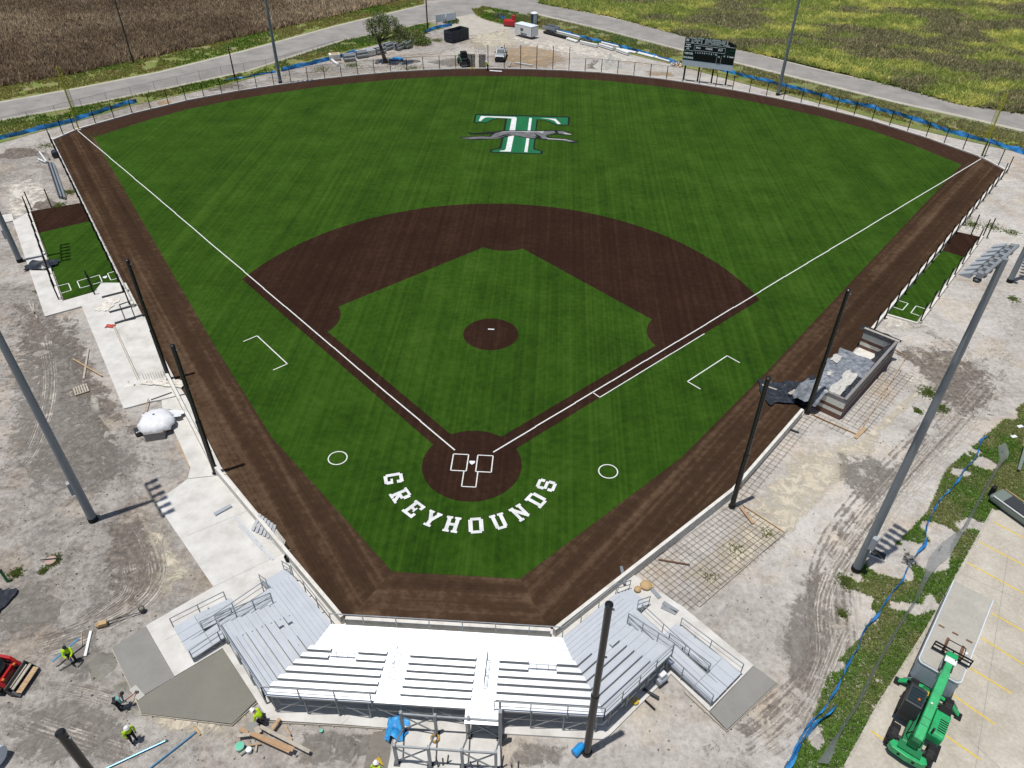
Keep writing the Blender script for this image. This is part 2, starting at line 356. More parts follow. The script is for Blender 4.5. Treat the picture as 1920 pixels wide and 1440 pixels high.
colmat('grass_blade', tr=.4); colmat('crop_leaf', tr=.4); colmat('tree_leaf', tr=.25)

# bare soil with damp, trampled and bleached patches
def dirt_mat():
    m = bpy.data.materials.new('site_dirt'); m.use_nodes = True; n = m.node_tree.nodes; L = m.node_tree.links; b = n['Principled BSDF']
    b.inputs['Roughness'].default_value = .95; b.inputs['Specular IOR Level'].default_value = .1
    g = n.new('ShaderNodeNewGeometry').outputs['Position']
    def noise(sc, det, vec=g, dist=0, rough=.6):
        q = n.new('ShaderNodeTexNoise'); q.inputs['Scale'].default_value = sc; q.inputs['Detail'].default_value = det; q.inputs['Distortion'].default_value = dist; q.inputs['Roughness'].default_value = rough
        L.new(vec, q.inputs['Vector']); return q.outputs['Fac']
    def math_(op, a, bb):
        q = n.new('ShaderNodeMath'); q.operation = op
        for i, x in enumerate((a, bb)):
            if isinstance(x, (int, float)): q.inputs[i].default_value = x
            else: L.new(x, q.inputs[i])
        return q.outputs[0]
    big = noise(.055, 4, dist=.6); med = noise(.42, 7, dist=.9, rough=.7); sm = noise(2.6, 6, rough=.7); ti = noise(11, 3)
    sx = n.new('ShaderNodeMapping'); sx.inputs['Scale'].default_value = (.16, 1.6, 1); sx.inputs['Rotation'].default_value = (0, 0, R(-52)); L.new(g, sx.inputs['Vector'])
    st = noise(1, 6, vec=sx.outputs[0], dist=.6)
    # lighter sand to the camera's right, darker churned earth on the left
    sp = n.new('ShaderNodeSeparateXYZ'); L.new(g, sp.inputs[0])
    gr = n.new('ShaderNodeMapRange'); gr.inputs['From Min'].default_value = -30; gr.inputs['From Max'].default_value = 24; gr.inputs['To Min'].default_value = -.05; gr.inputs['To Max'].default_value = .038; L.new(sp.outputs['X'], gr.inputs['Value'])
    t = math_('ADD', math_('MULTIPLY', big, .3), math_('MULTIPLY', med, .34)); t = math_('ADD', t, math_('MULTIPLY', sm, .36)); t = math_('ADD', t, math_('MULTIPLY', st, .12)); t = math_('ADD', t, gr.outputs[0])
    t = math_('ADD', t, math_('MULTIPLY', math_('SUBTRACT', ti, .5), .10))
    rp = n.new('ShaderNodeValToRGB'); e = rp.color_ramp.elements
    cs = [(.36, (.13, .117, .106)), (.45, (.25, .228, .207)), (.52, (.365, .338, .31)), (.60, (.475, .446, .41)), (.70, (.60, .572, .53))]
    while len(e) < len(cs): e.new(.5)
    for q, (p, c) in enumerate(cs): e[q].position = p; e[q].color = (*c, 1)
    L.new(t, rp.inputs['Fac'])
    tn = noise(.2, 3); mx = n.new('ShaderNodeMix'); mx.data_type = 'RGBA'; mx.blend_type = 'MULTIPLY'
    tr = n.new('ShaderNodeValToRGB'); tr.color_ramp.elements[0].position = .5; tr.color_ramp.elements[0].color = (1, 1, 1, 1); tr.color_ramp.elements[1].position = .75; tr.color_ramp.elements[1].color = (1.0, .86, .68, 1)
    L.new(tn, tr.inputs['Fac']); mx.inputs[0].default_value = .8; L.new(rp.outputs[0], mx.inputs[6]); L.new(tr.outputs[0], mx.inputs[7]); L.new(mx.outputs[2], b.inputs['Base Color'])
    bh = math_('ADD', math_('MULTIPLY', med, 1.0), math_('ADD', math_('MULTIPLY', sm, .9), math_('MULTIPLY', ti, .22)))
    bp = n.new('ShaderNodeBump'); bp.inputs['Strength'].default_value = .9; bp.inputs['Distance'].default_value = .22; L.new(bh, bp.inputs['Height']); L.new(bp.outputs[0], b.inputs['Normal'])
    MATS['site_dirt'] = m
dirt_mat()
mat('verge', [(.26, .22, .13), (.19, .20, .06), (.13, .19, .038)], sc=.6, rough=.95, pos=(.36, .47, .62), detail=10, fine=(4, .35), bump=.5, bsc=6)
mat('crop_soil', [(.09, .072, .053), (.14, .115, .088)], sc=.6, rough=.95)
mat('weed_soil', [(.10, .095, .045), (.13, .15, .045)], sc=.3, rough=.95)
def patch_mat(name, cols, sc, edge, sc2=.9, stretch=None):
    """a thin worn layer whose cover breaks up into the soil below along its edges (uses UV: u across, v along)"""
    m = mat(name, cols, sc=sc, rough=.95, bump=.5, bsc=sc*3, spec=.1, stretch=stretch); n = m.node_tree.nodes; L = m.node_tree.links; b = n['Principled BSDF']
    no = n.new('ShaderNodeTexNoise'); no.inputs['Scale'].default_value = sc2; no.inputs['Detail'].default_value = 10; no.inputs['Roughness'].default_value = .82; no.inputs['Distortion'].default_value = .6
    L.new(n.new('ShaderNodeNewGeometry').outputs['Position'], no.inputs['Vector'])
    at = n.new('ShaderNodeAttribute'); at.attribute_name = 'cover'
    am = n.new('ShaderNodeMath'); am.operation = 'MULTIPLY_ADD'; am.inputs[1].default_value = 2.2; am.inputs[2].default_value = -.6; L.new(no.outputs['Fac'], am.inputs[0])
    ad = n.new('ShaderNodeMath'); ad.operation = 'ADD'; L.new(am.outputs[0], ad.inputs[0]); L.new(at.outputs['Fac'], ad.inputs[1])
    mr = n.new('ShaderNodeMapRange'); mr.inputs['From Min'].default_value = 1-edge; mr.inputs['From Max'].default_value = 1+edge; L.new(ad.outputs[0], mr.inputs['Value'])
    L.new(mr.outputs[0], b.inputs['Alpha']); return m

# ================================================================ SETTING
def S(mb, name, m, **k): return mb.build(name, m, kind='structure', **k)
# ground: one sheet, fine and uneven round the site, running on to the horizon
xs = np.concatenate([[-3000, -1200, -500, -250, -170], np.arange(-120, 120.1, .75), [170, 250, 500, 1200, 3000]])
ys = np.concatenate([[-2500, -900, -300, -120, -70], np.arange(-45, 172, .75), [200, 260, 420, 900, 3000]])
X, Y = np.meshgrid(xs, ys); Z = -.075+.055*fbm(X*.35, Y*.35, 4)
RUT = [(50.78,20.47),(40.85,9.44),(30.75,-1.18),(25.74,-7.96),(23.85,-14.95),(20.74,-18.56),(15.34,-21.94)]
i = np.arange(len(ys)-1)[:, None]*len(xs)+np.arange(len(xs)-1)[None]
F = np.stack([i, i+1, i+1+len(xs), i+len(xs)], -1).reshape(-1, 4)
ground = npmesh('ground', np.stack([X, Y, Z], -1).reshape(-1, 3), F, 'site_dirt', kind='structure', smooth=True)

# ---- playing field
ARC_O = [(67.6,67.9),(62.5,75.2),(56.2,82.4),(49.8,87.8),(43,92.3),(37,95.8),(31,98.7),(25,101.2),(19,103),(13,104.3),(6.5,105.0),(0,105.2)]
ARC_I = [(63.7,65.0),(59.6,71.9),(54.8,78.3),(49.2,83.2),(43.5,87.3),(37,91.3),(30.3,94.5),(23,97.4),(15.6,99.4),(8,100.5),(0,101)]
SIDE_O = [(6.6,-14.65),(19.75,-1.9),(27.8,8.6),(69.0,63.2)]
SIDE_I = [(4.35,-10.5),(16.6,2.0),(26.0,14.2)]
field_outline = SIDE_O+ARC_O+mir(ARC_O[:-1])[::-1]+mir(SIDE_O)[::-1]
S(MB().sheet([(-6.6,-14.65),(6.6,-14.65),(4.35,-10.5),(-4.35,-10.5)], 0), 'warning_track', 'track_back')
rt_ = SIDE_O+[ARC_O[0], ARC_I[0]]+SIDE_I[::-1]
S(MB().sheet(rt_, 0), 'warning_track', 'track_right'); S(MB().sheet(mir(rt_), 0), 'warning_track', 'track_left')
far = ARC_O+mir(ARC_O[:-1])[::-1]; fari = ARC_I+mir(ARC_I[:-1])[::-1]
S(MB().sheet(far+fari[::-1], 0), 'warning_track', 'track_far')
green = SIDE_I+ARC_I+mir(ARC_I[:-1])[::-1]+mir(SIDE_I)[::-1]
turf = S(MB().sheet(green, .006), 'turf', 'turf')
q = math.sqrt(.5)
def ft(d, off): return (d*q+off*q, d*q-off*q)     # along the right foul line, off to the foul side
a0 = math.atan2(26.28-18.44, 27.55)
skin = [ft(0, .9), (27.55, 26.28)]+circle(0, 18.44, math.hypot(27.55, 7.84), 60, a0, math.pi-a0)[1:-1]+[(-27.55, 26.28)]+mir([ft(0, .9)])
infield = S(MB().sheet(skin, .012), 'infield_skin', 'skin_turf')
S(MB().sheet(circle(0, .07, 3.92, 64), .018), 'home_plate_circle', 'skin_turf')
# infield grass with the cut-outs round the three bases and home
def arc_between(c, p, w, r):
    a = math.atan2(p[1]-c[1], p[0]-c[0]); b = math.atan2(w[1]-c[1], w[0]-c[0])
    while b-a > math.pi: b -= 2*math.pi
    while b-a < -math.pi: b += 2*math.pi
    return [(c[0]+r*math.cos(a+(b-a)*i/14), c[1]+r*math.sin(a+(b-a)*i/14)) for i in range(15)]
B = 19.4; oi = .93
h0 = ft(math.sqrt(3.92**2-oi**2)+.05, -oi); e1 = ft(27.43-4.0, -oi); c1o = (15.65, 21.9); c2r = (2.3, 35.35)
inf = [h0]+arc_between((B, B), e1, c1o, 4.15)+arc_between((0, 2*B), c2r, (-c2r[0], c2r[1]), 4.1)+mir(arc_between((B, B), e1, c1o, 4.15))[::-1]+[(-h0[0], h0[1])]
inf += arc_between((0, .07), (-h0[0], h0[1]), h0, 3.93)[1:-1]
S(MB().sheet(inf, .018), 'infield_grass', 'turf')
# mound: a low dome with a flat table
prof = [(2.76, .008), (2.5, .045), (2.0, .12), (1.4, .2), (.9, .245), (.0, .25)]
n = 48; mb = MB(); vs = [(r_*math.cos(2*math.pi*i/n), 18.0+r_*math.sin(2*math.pi*i/n), z) for r_, z in prof[:-1] for i in range(n)]+[(0, 18.0, .25)]
mb.add(vs, [(k*n+i, k*n+(i+1) % n, (k+1)*n+(i+1) % n, (k+1)*n+i) for k in range(4) for i in range(n)]+[(4*n+i, 4*n+(i+1) % n, 5*n) for i in range(n)])
mound = S(mb, 'pitchers_mound', 'skin_turf', smooth=True)
MB().box(0, 18.44, .255, .61, .15, .05).build('pitching_rubber', 'white_paint', mound)
def ring(name, cx, cy, r, w, z, par, m='line_white'): return strip(MB(), circle(cx, cy, r, 56), w, z, True).build(name, m, par)
def line(pts, name, par=turf, w=.1, z=.026, m='line_white', wob=0):
    mb = MB()
    for a, b in zip(pts, pts[1:]):
        a = Vector(a); b = Vector(b); L_ = (b-a).length; k = max(1, int(L_/4.6)) if wob else 1; nn = Vector((-(b-a).y, (b-a).x))/L_
        for i in range(k):
            p = a.lerp(b, i/k); s = a.lerp(b, (i+1)/k); o1 = nn*random.uniform(-wob, wob); o2 = nn*random.uniform(-wob, wob)
            strip(mb, [p+o1, s+o2], w, z+(i % 2)*.0008)
    return mb.build(name, m, par)
for sx in (1, -1):
    line([(1.55*sx, 1.55), (67.5*sx, 67.5)], 'foul_line', w=.115, wob=.035)
    x0, x1 = .368*sx, 1.5875*sx
    line([(x0, -.70), (x0, 1.13), (x1, 1.13), (x1, -.70), (x0, -.70)], 'batters_box', w=.09)
    ring('on_deck_circle', 10.685*sx, .03, .735, .09, .028, turf)
    line([(23.5*sx, 15.02), (22.5*sx, 16.05), (18.28*sx, 11.85), (19.3*sx, 10.83)], 'coaches_box', w=.1)
line([(-.545, -.70), (-.545, -2.35), (.545, -2.35), (.545, -.70)], 'catchers_box', w=.085, z=.0275)
line([ft(13.716, 0), ft(13.716, .914), ft(28.6, .914)], 'running_lane', w=.09, wob=.02)
MB().prism([(0, 0), (.216, .216), (.216, .432), (-.216, .432), (-.216, .216)], .02, .045).build('home_plate', 'white_paint', turf)

# ---- lettering behind the plate: slab block capitals as strokes on a 6 x 8 grid
GLY = {
 'G': [(0,1,1.6,7),(0.8,6.5,5.6,8),(4.2,5.2,6,7.2),(.8,0,5.4,1.5),(4.3,.8,6,3.6),(3,2.7,4.3,3.7)],
 'R': [(.6,.8,2.2,7.2),(0,0,2.8,1.1),(0,6.9,5,8),(4.2,4.4,5.9,7.3),(2.2,3.3,5,4.6),(3.1,0,6,1.0)],
 'E': [(.6,.8,2.2,7.2),(0,0,6,1.3),(0,6.7,6,8),(4.6,1.3,6,2.6),(4.6,5.4,6,6.7),(2.2,3.4,4.2,4.6),(3.5,2.7,4.2,5.3)],
 'Y': [(2.2,.8,3.8,3.6),(1.4,0,4.6,1.1),(0,7,2.4,8),(3.6,7,6,8)],
 'H': [(.5,.8,2.1,7.2),(3.9,.8,5.5,7.2),(0,0,2.6,1.1),(3.4,0,6,1.1),(0,6.9,2.6,8),(3.4,6.9,6,8),(2.1,3.3,3.9,4.7)],
 'O': [(0,.9,1.7,7.1),(4.3,.9,6,7.1),(.8,0,5.2,1.4),(.8,6.6,5.2,8)],
 'U': [(.5,.9,2.1,7.2),(3.9,.9,5.5,7.2),(0,6.9,2.6,8),(3.4,6.9,6,8),(1.1,0,4.9,1.3)],
 'N': [(.5,.8,1.9,7.2),(4.1,.8,5.5,7.2),(0,0,2.4,1.1),(0,6.9,2.2,8),(3.6,6.9,6,8)],
 'D': [(.6,.8,2.2,7.2),(0,0,4.9,1.3),(0,6.7,4.9,8),(4.3,1,6,7)],
 'S': [(0,4.5,1.6,7.2),(.7,6.6,5.2,8),(4.3,5.2,5.9,7.2),(.7,3.3,5.2,4.7),(4.4,.9,6,3.6),(.7,0,5.2,1.4),(0,.8,1.6,2.8)]}
DIAG = {'R': [((2.6,3.4),(4.6,.6))], 'Y': [((1.0,7.3),(3.0,3.2)),((5.0,7.3),(3.0,3.2))], 'N': [((.9,7.4),(5.1,.6))]}
def glyph(ch, w, h, grow=0):
    out = []
    for x0, y0, x1, y1 in GLY[ch]: out.append([(x0/6*w-grow, y0/8*h-grow), (x1/6*w+grow, y0/8*h-grow), (x1/6*w+grow, y1/8*h+grow), (x0/6*w-grow, y1/8*h+grow)])
    for (ax, ay), (bx, by) in DIAG.get(ch, []):
        a = Vector((ax/6*w, ay/8*h)); b = Vector((bx/6*w, by/8*h)); d = (b-a).normalized(); nn = Vector((-d.y, d.x))*(.78/6*w+grow)
        out.append([tuple(a+nn), tuple(a-nn), tuple(b-nn), tuple(b+nn)])
    return out
for ch, ang in zip('GREYHOUNDS', (-72.3, -54.6, -38.3, -22.6, -7.6, 8.6, 24.6, 40.9, 57.4, 73.4)):
    rr = 6.16; cx = rr*math.sin(R(ang)); cy = -rr*math.cos(R(ang)); w, h = 1.08, 1.46
    ex = Vector((math.cos(R(ang)), math.sin(R(ang)))); ey = Vector((-math.sin(R(ang)), math.cos(R(ang))))
    for gr, m, z, nm in ((.045, 'mark_black', .010, 'letter_outline'), (0, 'letter_white', .016, 'letter')):
        mb = MB()
        for k, qd in enumerate(glyph(ch, w, h, gr)): mb.sheet([tuple(Vector((cx, cy))+ex*(x-w/2)+ey*(y-h/2)) for x, y in qd], z+.0006*k)
        mb.build(nm, m, turf)

# ---- centre-field emblem: block T with a running hound across it
def deco(name, m, z, pts): return MB().sheet(pts, z).build(name, m, turf)
deco('emblem_outline', 'mark_black', .010, [(-7.6,76.22),(-7.71,79.89),(-7.4,80.09),(7.64,80.12),(7.78,79.69),(7.64,76.21),(7.47,75.94),(5.48,75.87),(4.42,77.24),(3.59,78.09),(2.67,78.15),(2.57,73.56),(2.52,66.41),(2.7,65.86),(3.51,65.37),(3.82,64.98),(3.74,64.06),(3.55,63.86),(-3.71,63.89),(-3.98,64.33),(-3.92,65.17),(-2.79,65.69),(-2.67,66.27),(-2.61,73.12),(-2.67,78.12),(-3.72,78.2),(-4.59,77.46),(-5.35,76.15),(-5.52,76.07),(-7.4,75.91)])
deco('emblem_letter', 'logo_green', .014, [(-7.32,76.3),(-7.4,79.51),(7.43,79.62),(7.35,76.35),(5.58,76.3),(4.53,77.58),(3.59,78.32),(2.37,78.39),(2.34,73.54),(2.3,65.97),(2.44,65.51),(3.43,65.03),(3.42,64.2),(-3.61,64.23),(-3.64,64.78),(-2.45,65.44),(-2.36,66.01),(-2.28,73.15),(-2.33,78.32),(-3.74,78.47),(-4.74,77.78),(-5.49,76.4)])
deco('emblem_stripe', 'letter_white', .018, [(-6.8,76.87),(-6.66,79.13),(-1.1,79.16),(-0.82,78.72),(-0.77,73.28),(-0.83,69.62),(-0.92,64.5),(-2.51,64.48),(-2.49,64.76),(-1.88,64.92),(-1.71,65.5),(-1.67,70.14),(-1.64,73.21),(-1.62,78.45),(-5.39,78.66),(-5.85,78.52),(-6.15,77.99),(-6.45,76.84)])
deco('emblem_stripe', 'letter_white', .018, [(1.19,78.96),(1.62,78.92),(1.59,73.32),(1.53,64.49),(1.06,64.56),(1.13,69.78),(1.17,73.44)])
deco('emblem_stripe', 'letter_white', .018, [(3.01,79.04),(5.43,78.92),(6.27,76.68),(5.81,76.51),(5.21,78.03),(4.39,78.63)])
deco('hound_outline', 'mark_black', .022, [(-9.04,69.23),(-8.88,69.75),(-6.98,70.06),(-5.58,70.48),(-4.68,70.34),(-4.21,71.29),(-6.51,70.88),(-7.5,70.86),(-7.98,71.68),(-7.84,71.91),(-7.34,71.42),(-3.97,72.45),(-2.43,72.98),(0.02,73.28),(2.26,73.29),(4.27,73.64),(5.39,73.74),(5.62,73.82),(6.63,73.75),(8.08,72.42),(8.1,71.81),(7.2,71.79),(5.64,71.91),(4.27,71.55),(4.56,70.67),(5.66,70.61),(6.98,70.33),(8.35,69.79),(9,69.55),(8.83,69.01),(8.4,68.57),(7.86,68.58),(6.99,69.38),(5.46,69.55),(3.93,69.57),(3.27,69.81),(2.17,69.87),(0.95,70.06),(-0.06,70.64),(-0.96,70.93),(-1.6,70.45),(-2.86,69.6),(-4.15,69.19),(-6.08,68.73),(-7.37,68.54),(-7.91,68.96)])
deco('hound_body', 'logo_grey', .026, [(-8.85,69.24),(-6.96,69.88),(-5.55,70.18),(-4.38,70.07),(-3.69,71.79),(-2.4,72.52),(0.04,72.85),(2.28,72.91),(4.28,73.27),(5.29,73.42),(5.52,72.57),(4.32,71.79),(4.05,71.23),(4.24,70.34),(5.45,70.14),(6.98,70.03),(8.29,69.43),(8.78,69.36),(7.64,69.09),(6.77,69.51),(5.13,69.82),(3.59,69.99),(3.01,71.14),(2.38,70.18),(1.17,70.23),(0.04,70.83),(-0.98,71.11),(-2.06,70.71),(-3.19,69.57),(-4.16,69.34),(-6.12,69.23),(-7.4,68.83),(-7.76,69.1)])
deco('hound_head', 'logo_grey', .026, [(5.79,73.37),(6.63,73.53),(7.19,72.86),(7.99,72.32),(7.95,71.98),(7.08,72.03),(5.97,72.45)])
deco('hound_highlight', 'logo_pale', .030, [(-3.27,72.08),(-2.41,72.58),(0.04,72.91),(2.28,72.98),(3.72,73.19),(3.53,72.25),(2.73,72.8),(1.18,72.45),(0.05,72.66),(-2.17,72.38)])
deco('hound_highlight', 'logo_pale', .030, [(3.96,70.61),(4.57,70.22),(6.98,70.09),(8.24,69.43),(6.77,69.84),(4.47,69.82)])
deco('hound_highlight', 'logo_pale', .030, [(6.75,72.98),(7.19,72.71),(7.97,72.22),(7.75,72.02),(6.86,72.31)])
for pts in ([(2.19,72.29),(3.35,70.86),(2.82,70.22),(2.12,71.06),(2.69,70.81)], [(-2.42,71.14),(-1.24,71.75),(-1.75,71.04),(-3.11,70.02),(-4.18,69.57),(-3.13,70.32)]): deco('hound_shade', 'mark_black', .030, pts)

# ---- roads, shoulders, verges
LR_IN = [(-110.5,43.5)]+[(-82.17,71.37),(-73.2,78.99),(-63.72,88.22),(-52.61,99.91),(-40.08,122.9),(-24.65,139.92)]+[(-14,148.5)]
LR_OUT = [(-117,52)]+[(-86.63,78.62),(-77.42,87.01),(-67.66,97.21),(-56.93,112.43),(-42.94,134.73),(-27.08,156.1)]+[(-19,166),(-6,186)]
RR_IN = [(-3,148)]+[(-0.89,151.03),(16.13,136.29),(30.81,122.24),(40.52,114.02),(52.81,102.91),(63.84,92.85),(72.11,86.59),(79.52,80.33)]+[(112,55)]
RR_OUT = [(10,186),(2,166)]+[(2.72,159.15),(16.6,148.05),(32.11,133.3),(42.06,122.9),(54.71,110.36),(66.46,100.69),(74.77,93.24),(82.84,87.51)]+[(118,62)]
S(MB().sheet(LR_IN+[(-8.5,150)]+RR_IN+RR_OUT[::-1]+LR_OUT[::-1], -.004), 'road', 'asphalt')
def offs(L, d):
    o = []
    for i, p in enumerate(L):
        a = Vector(L[max(i-1, 0)]); b = Vector(L[min(i+1, len(L)-1)]); t = (b-a).normalized(); o.append((p[0]-t.y*d, p[1]+t.x*d))
    return o
def band(L, d0, d1): return offs(L, d0)+offs(L, d1)[::-1]
S(MB().sheet(band(RR_IN, -.02, -1.1), -.002), 'pavement', 'shoulder')
S(MB().sheet(band(LR_IN, -.02, -.9), -.002), 'road_shoulder', 'shoulder')
S(MB().sheet(band(LR_OUT[:-2], .02, .8), -.002), 'road_shoulder', 'shoulder')
S(MB().sheet(band(RR_OUT[1:], .02, .6), -.002), 'road_shoulder', 'shoulder')
# driveway apron of pale gravel joins the junction
S(MB().sheet([(-19.72,137.49),(-17.61,155.37),(-15.26,150.12),(-12.21,143.15),(-8.24,139.1),(-4.46,136.14),(-11.02,130.03),(-15.27,127.86)], -.0055), 'driveway', 'shoulder')
ISL = [(-15.78,152.78),(-13.37,155.81),(-7.29,152),(-0.76,147.35),(-2.29,140.17),(-6.38,138.32),(-10.91,142.27),(-13.97,146.03)]; S(MB().sheet(ISL, -.0025), 'verge', 'verge')
CROP_E = [(-91.38,86.36),(-81.94,95.59),(-72.37,107.96),(-59.92,124.43),(-45.17,143.94),(-34.88,159.36)]
FLD_E = [(-0.2,160.59),(16.65,149.09),(32.06,132.85),(41.8,123.27),(50.32,116.39),(66.46,100.69),(74.2,91.81),(82.97,87.78)]
V1 = S(MB().sheet(offs(LR_OUT[:-2], .8)+[(-29, 166)]+[(x, y) for x, y in CROP_E[::-1]]+[(-120,57)], -.006), 'verge', 'verge')
V2 = S(MB().sheet(offs(LR_IN[:-1], -.9)+[(-19.71,134.65),(-26.1,126.82),(-37.62,112.71),(-43.75,104.13),(-53.35,90.94),(-64.09,79.78),(-76.21,61.69)]+[(-104,34)], -.006), 'verge', 'verge')
V3 = S(MB().sheet(offs(RR_IN[1:], -1.1)+[(106,48)]+[(74.75,70.04),(61.18,79.97),(51.89,88.79),(39.68,99.85),(29.35,109.78),(11.23,124.45),(2.06,134.92),(-8.95,140.49)], -.006), 'verge', 'verge')
V4 = S(MB().sheet(offs(RR_OUT[1:], .6)+[(122,66)]+[(p[0], p[1]) for p in FLD_E[::-1]]+[(4,168)], -.006), 'verge', 'verge')
CROP = [(-122,60)]+CROP_E+[(-32,171),(-30,205),(-190,205),(-190,60)]
FLD = FLD_E+[(118,68),(190,68),(190,215),(-2,215),(4,170)]
S(MB().sheet(CROP, -.010), 'crop_field', 'crop_soil'); S(MB().sheet(FLD, -.010), 'weed_field', 'weed_soil')

def tint(base, n, var=.25): return np.array(base)[None]*(1+var*(rng.random((n, 1))-.5)*2)
def mixc(a, b, t): return np.array(a)[None]*(1-t[:, None])+np.array(b)[None]*t[:, None]
# dry standing maize
P = scatter(CROP, 11); P = P[(P[:, 1] < 172) & (P[:, 0] > -150)]
rowd = np.array([q, q]); P[:, :] = P-((P@np.array([-q, q]))[:, None]-np.round((P@np.array([-q, q]))/.8)[:, None]*.8)*np.array([-q, q])*.72
t = np.clip(fbm(P[:, 0]*.07, P[:, 1]*.07)*2.2-.6, 0, 1); t = np.clip(t*.6+rng.random(len(P))*.4, 0, 1)
c = mixc((.15, .098, .058), (.47, .37, .25), t); k = rng.random(len(P)) < .34; c[k] = mixc((.05, .03, .019), (.10, .062, .038), rng.random(k.sum()))
o = tufts('maize', P, 1.0, .24, c*np.array([[1.72, 1.8, 1.82]]), 'crop_leaf', blades=4, z=-.02, lean=1.1, kind='stuff'); o['label'] = 'dry brown standing maize beyond the left road'; o['category'] = 'maize'
# weedy field: lush yellow-green swathes between dark brown seed heads
P = scatter(FLD, 9); P = P[(P[:, 1] < 190) & (P[:, 0] < 150)]
nz = fbm(P[:, 0]*.085+3, P[:, 1]*.15+9, 5); n2 = fbm(P[:, 0]*.07+40, P[:, 1]*.1+2, 4); n3 = fbm(P[:, 0]*.8, P[:, 1]*.8, 2)
dark = np.clip((nz+.2*(n3-.5)-.54)*14, 0, 1); c = mixc((.165, .195, .05), (.335, .325, .10), np.clip((n2-.47)*3.5+(n3-.5)*4+rng.normal(size=len(P))*.25, 0, 1))
dk = mixc((.07, .08, .033), (.28, .235, .14), rng.random(len(P))**1.6); c = c*(1-dark[:, None])+dk*dark[:, None]
h = .55+.4*rng.random(len(P)); o = tufts('weeds', P, h, .34, c*2.1, 'crop_leaf', blades=5, z=-.02, lean=1.6, kind='stuff'); o['label'] = 'yellow green weeds with dark seed heads beyond the right road'; o['category'] = 'weeds'
# verge grass
def grass(name, poly, dens, h, lab, dry=.35, w=.05, gap=.42, bl=3, z=-.01):
    P = scatter(poly, dens); nz = fbm(P[:, 0]*.35+7, P[:, 1]*.35, 4); P = P[nz > gap]; nz = nz[nz > gap]
    d = np.clip((fbm(P[:, 0]*.12, P[:, 1]*.12+31, 3)-.5+dry-.3)*4, 0, 1)
    c = 1.5*mixc((.105, .185, .024), (.235, .215, .07), d); c = c*(.75+.5*rng.random((len(P), 1)))
    o = tufts(name, P, h*(.5+rng.random(len(P))), w, c, 'grass_blade', blades=bl, z=z, lean=.8, kind='stuff'); o['label'] = lab; o['category'] = 'grass'; return o
grass('grass', offs(LR_OUT[:-2], 1.2)+[(-29,164)]+CROP_E[::-1]+[(-118,57)], 18, .3, 'green verge grass between the left road and the maize', .42, .14, .36)
grass('grass', offs(LR_IN[:-1], -1.3)+[(-23.12,129.75),(-37.8,113.45),(-44.15,105.5),(-53.56,91.52),(-64.33,80.3),(-76.96,62.9)]+[(-104,35)], 20, .3, 'green grass bank between the left road and the building site', .38, .14, .38)
grass('grass', offs(RR_IN[1:], -1.8)+[(106,49)]+[(75.55,71.77),(61.87,81.96),(52.26,90.18),(39.85,100.8),(29.56,111.57),(11.26,126.12),(2.04,135.84),(-7.74,140.61)], 20, .28, 'olive grass strip between the right road and the blue fence', .52, .14, .40)
grass('grass', offs(RR_OUT[1:], .9)+[(120,66)]+[p for p in FLD_E[::-1]]+[(4,168)], 18, .35, 'grass edge between the right road and the weedy field', .3, .16, .38)
grass('grass', ISL, 22, .3, 'grass island between the site driveway and the right road', .45, .14, .36)
# grass strip beside the car park
LOT = [(39.14,-1.99),(34.37,-7.92),(30.42,-12.65),(25.83,-17.84),(22.67,-21.76)]+[(20.5,-24.5),(17,-30),(60,-30),(60,-2),(41.5,-2.2)]
S(MB().prism(LOT, -.2, .02), 'car_park', 'lot_concrete')
GRS = [(41.92,6.13),(47.39,10.97),(41.87,-0.96),(38.94,-2.11),(34.26,-7.83),(30.57,-12.45),(25.45,-18.1),(22.58,-21.76),(19.95,-24.88),(16.79,-25.08),(19.66,-21.95),(21.7,-18.98),(23.65,-15.68),(26.28,-13.31),(27.85,-10.42),(26.33,-9.67),(27.08,-8.32),(31.35,-5.24),(34.2,-2.54),(37.35,2.11)]+[(45,9),(44,2)][:0]
P = scatter(GRS, 260); nz = fbm(P[:, 0]*.55+3, P[:, 1]*.55+8, 4)
e = np.min(np.stack([np.hypot(P[:, 0]-x, P[:, 1]-y)/r_ for x, y, r_ in [(*(29.57,-7.25), 1.9), (*(32.72,-6.57), 1.5), (*(34.21,-4.56), 1.2), (*(26.77,-11.71), 1.1), (*(40.78,2.94), .8), (*(30.59,-8.52), .5)]]), 0)
k = (nz+np.clip(e-1, -.6, .12)*.8) > .385; P = P[k]
c = 1.6*mixc((.08, .145, .024), (.15, .165, .06), np.clip((fbm(P[:, 0]*.5, P[:, 1]*.5+50)-.4)*4, 0, 1))*(.6+.7*rng.random((len(P), 1)))
o = tufts('grass', P, .05+.07*rng.random(len(P)), .075, c*1.15, 'grass_blade', blades=4, z=-.01, lean=2.2, kind='stuff'); o['label'] = 'weedy green grass strip beside the concrete car park'; o['category'] = 'grass'
S(MB().sheet(GRS[:1]+GRS[1:], -.008), 'grass_strip_soil', patch_mat('strip_soil', [(.16, .155, .075), (.26, .235, .165), (.40, .365, .31)], 1.6, .2))
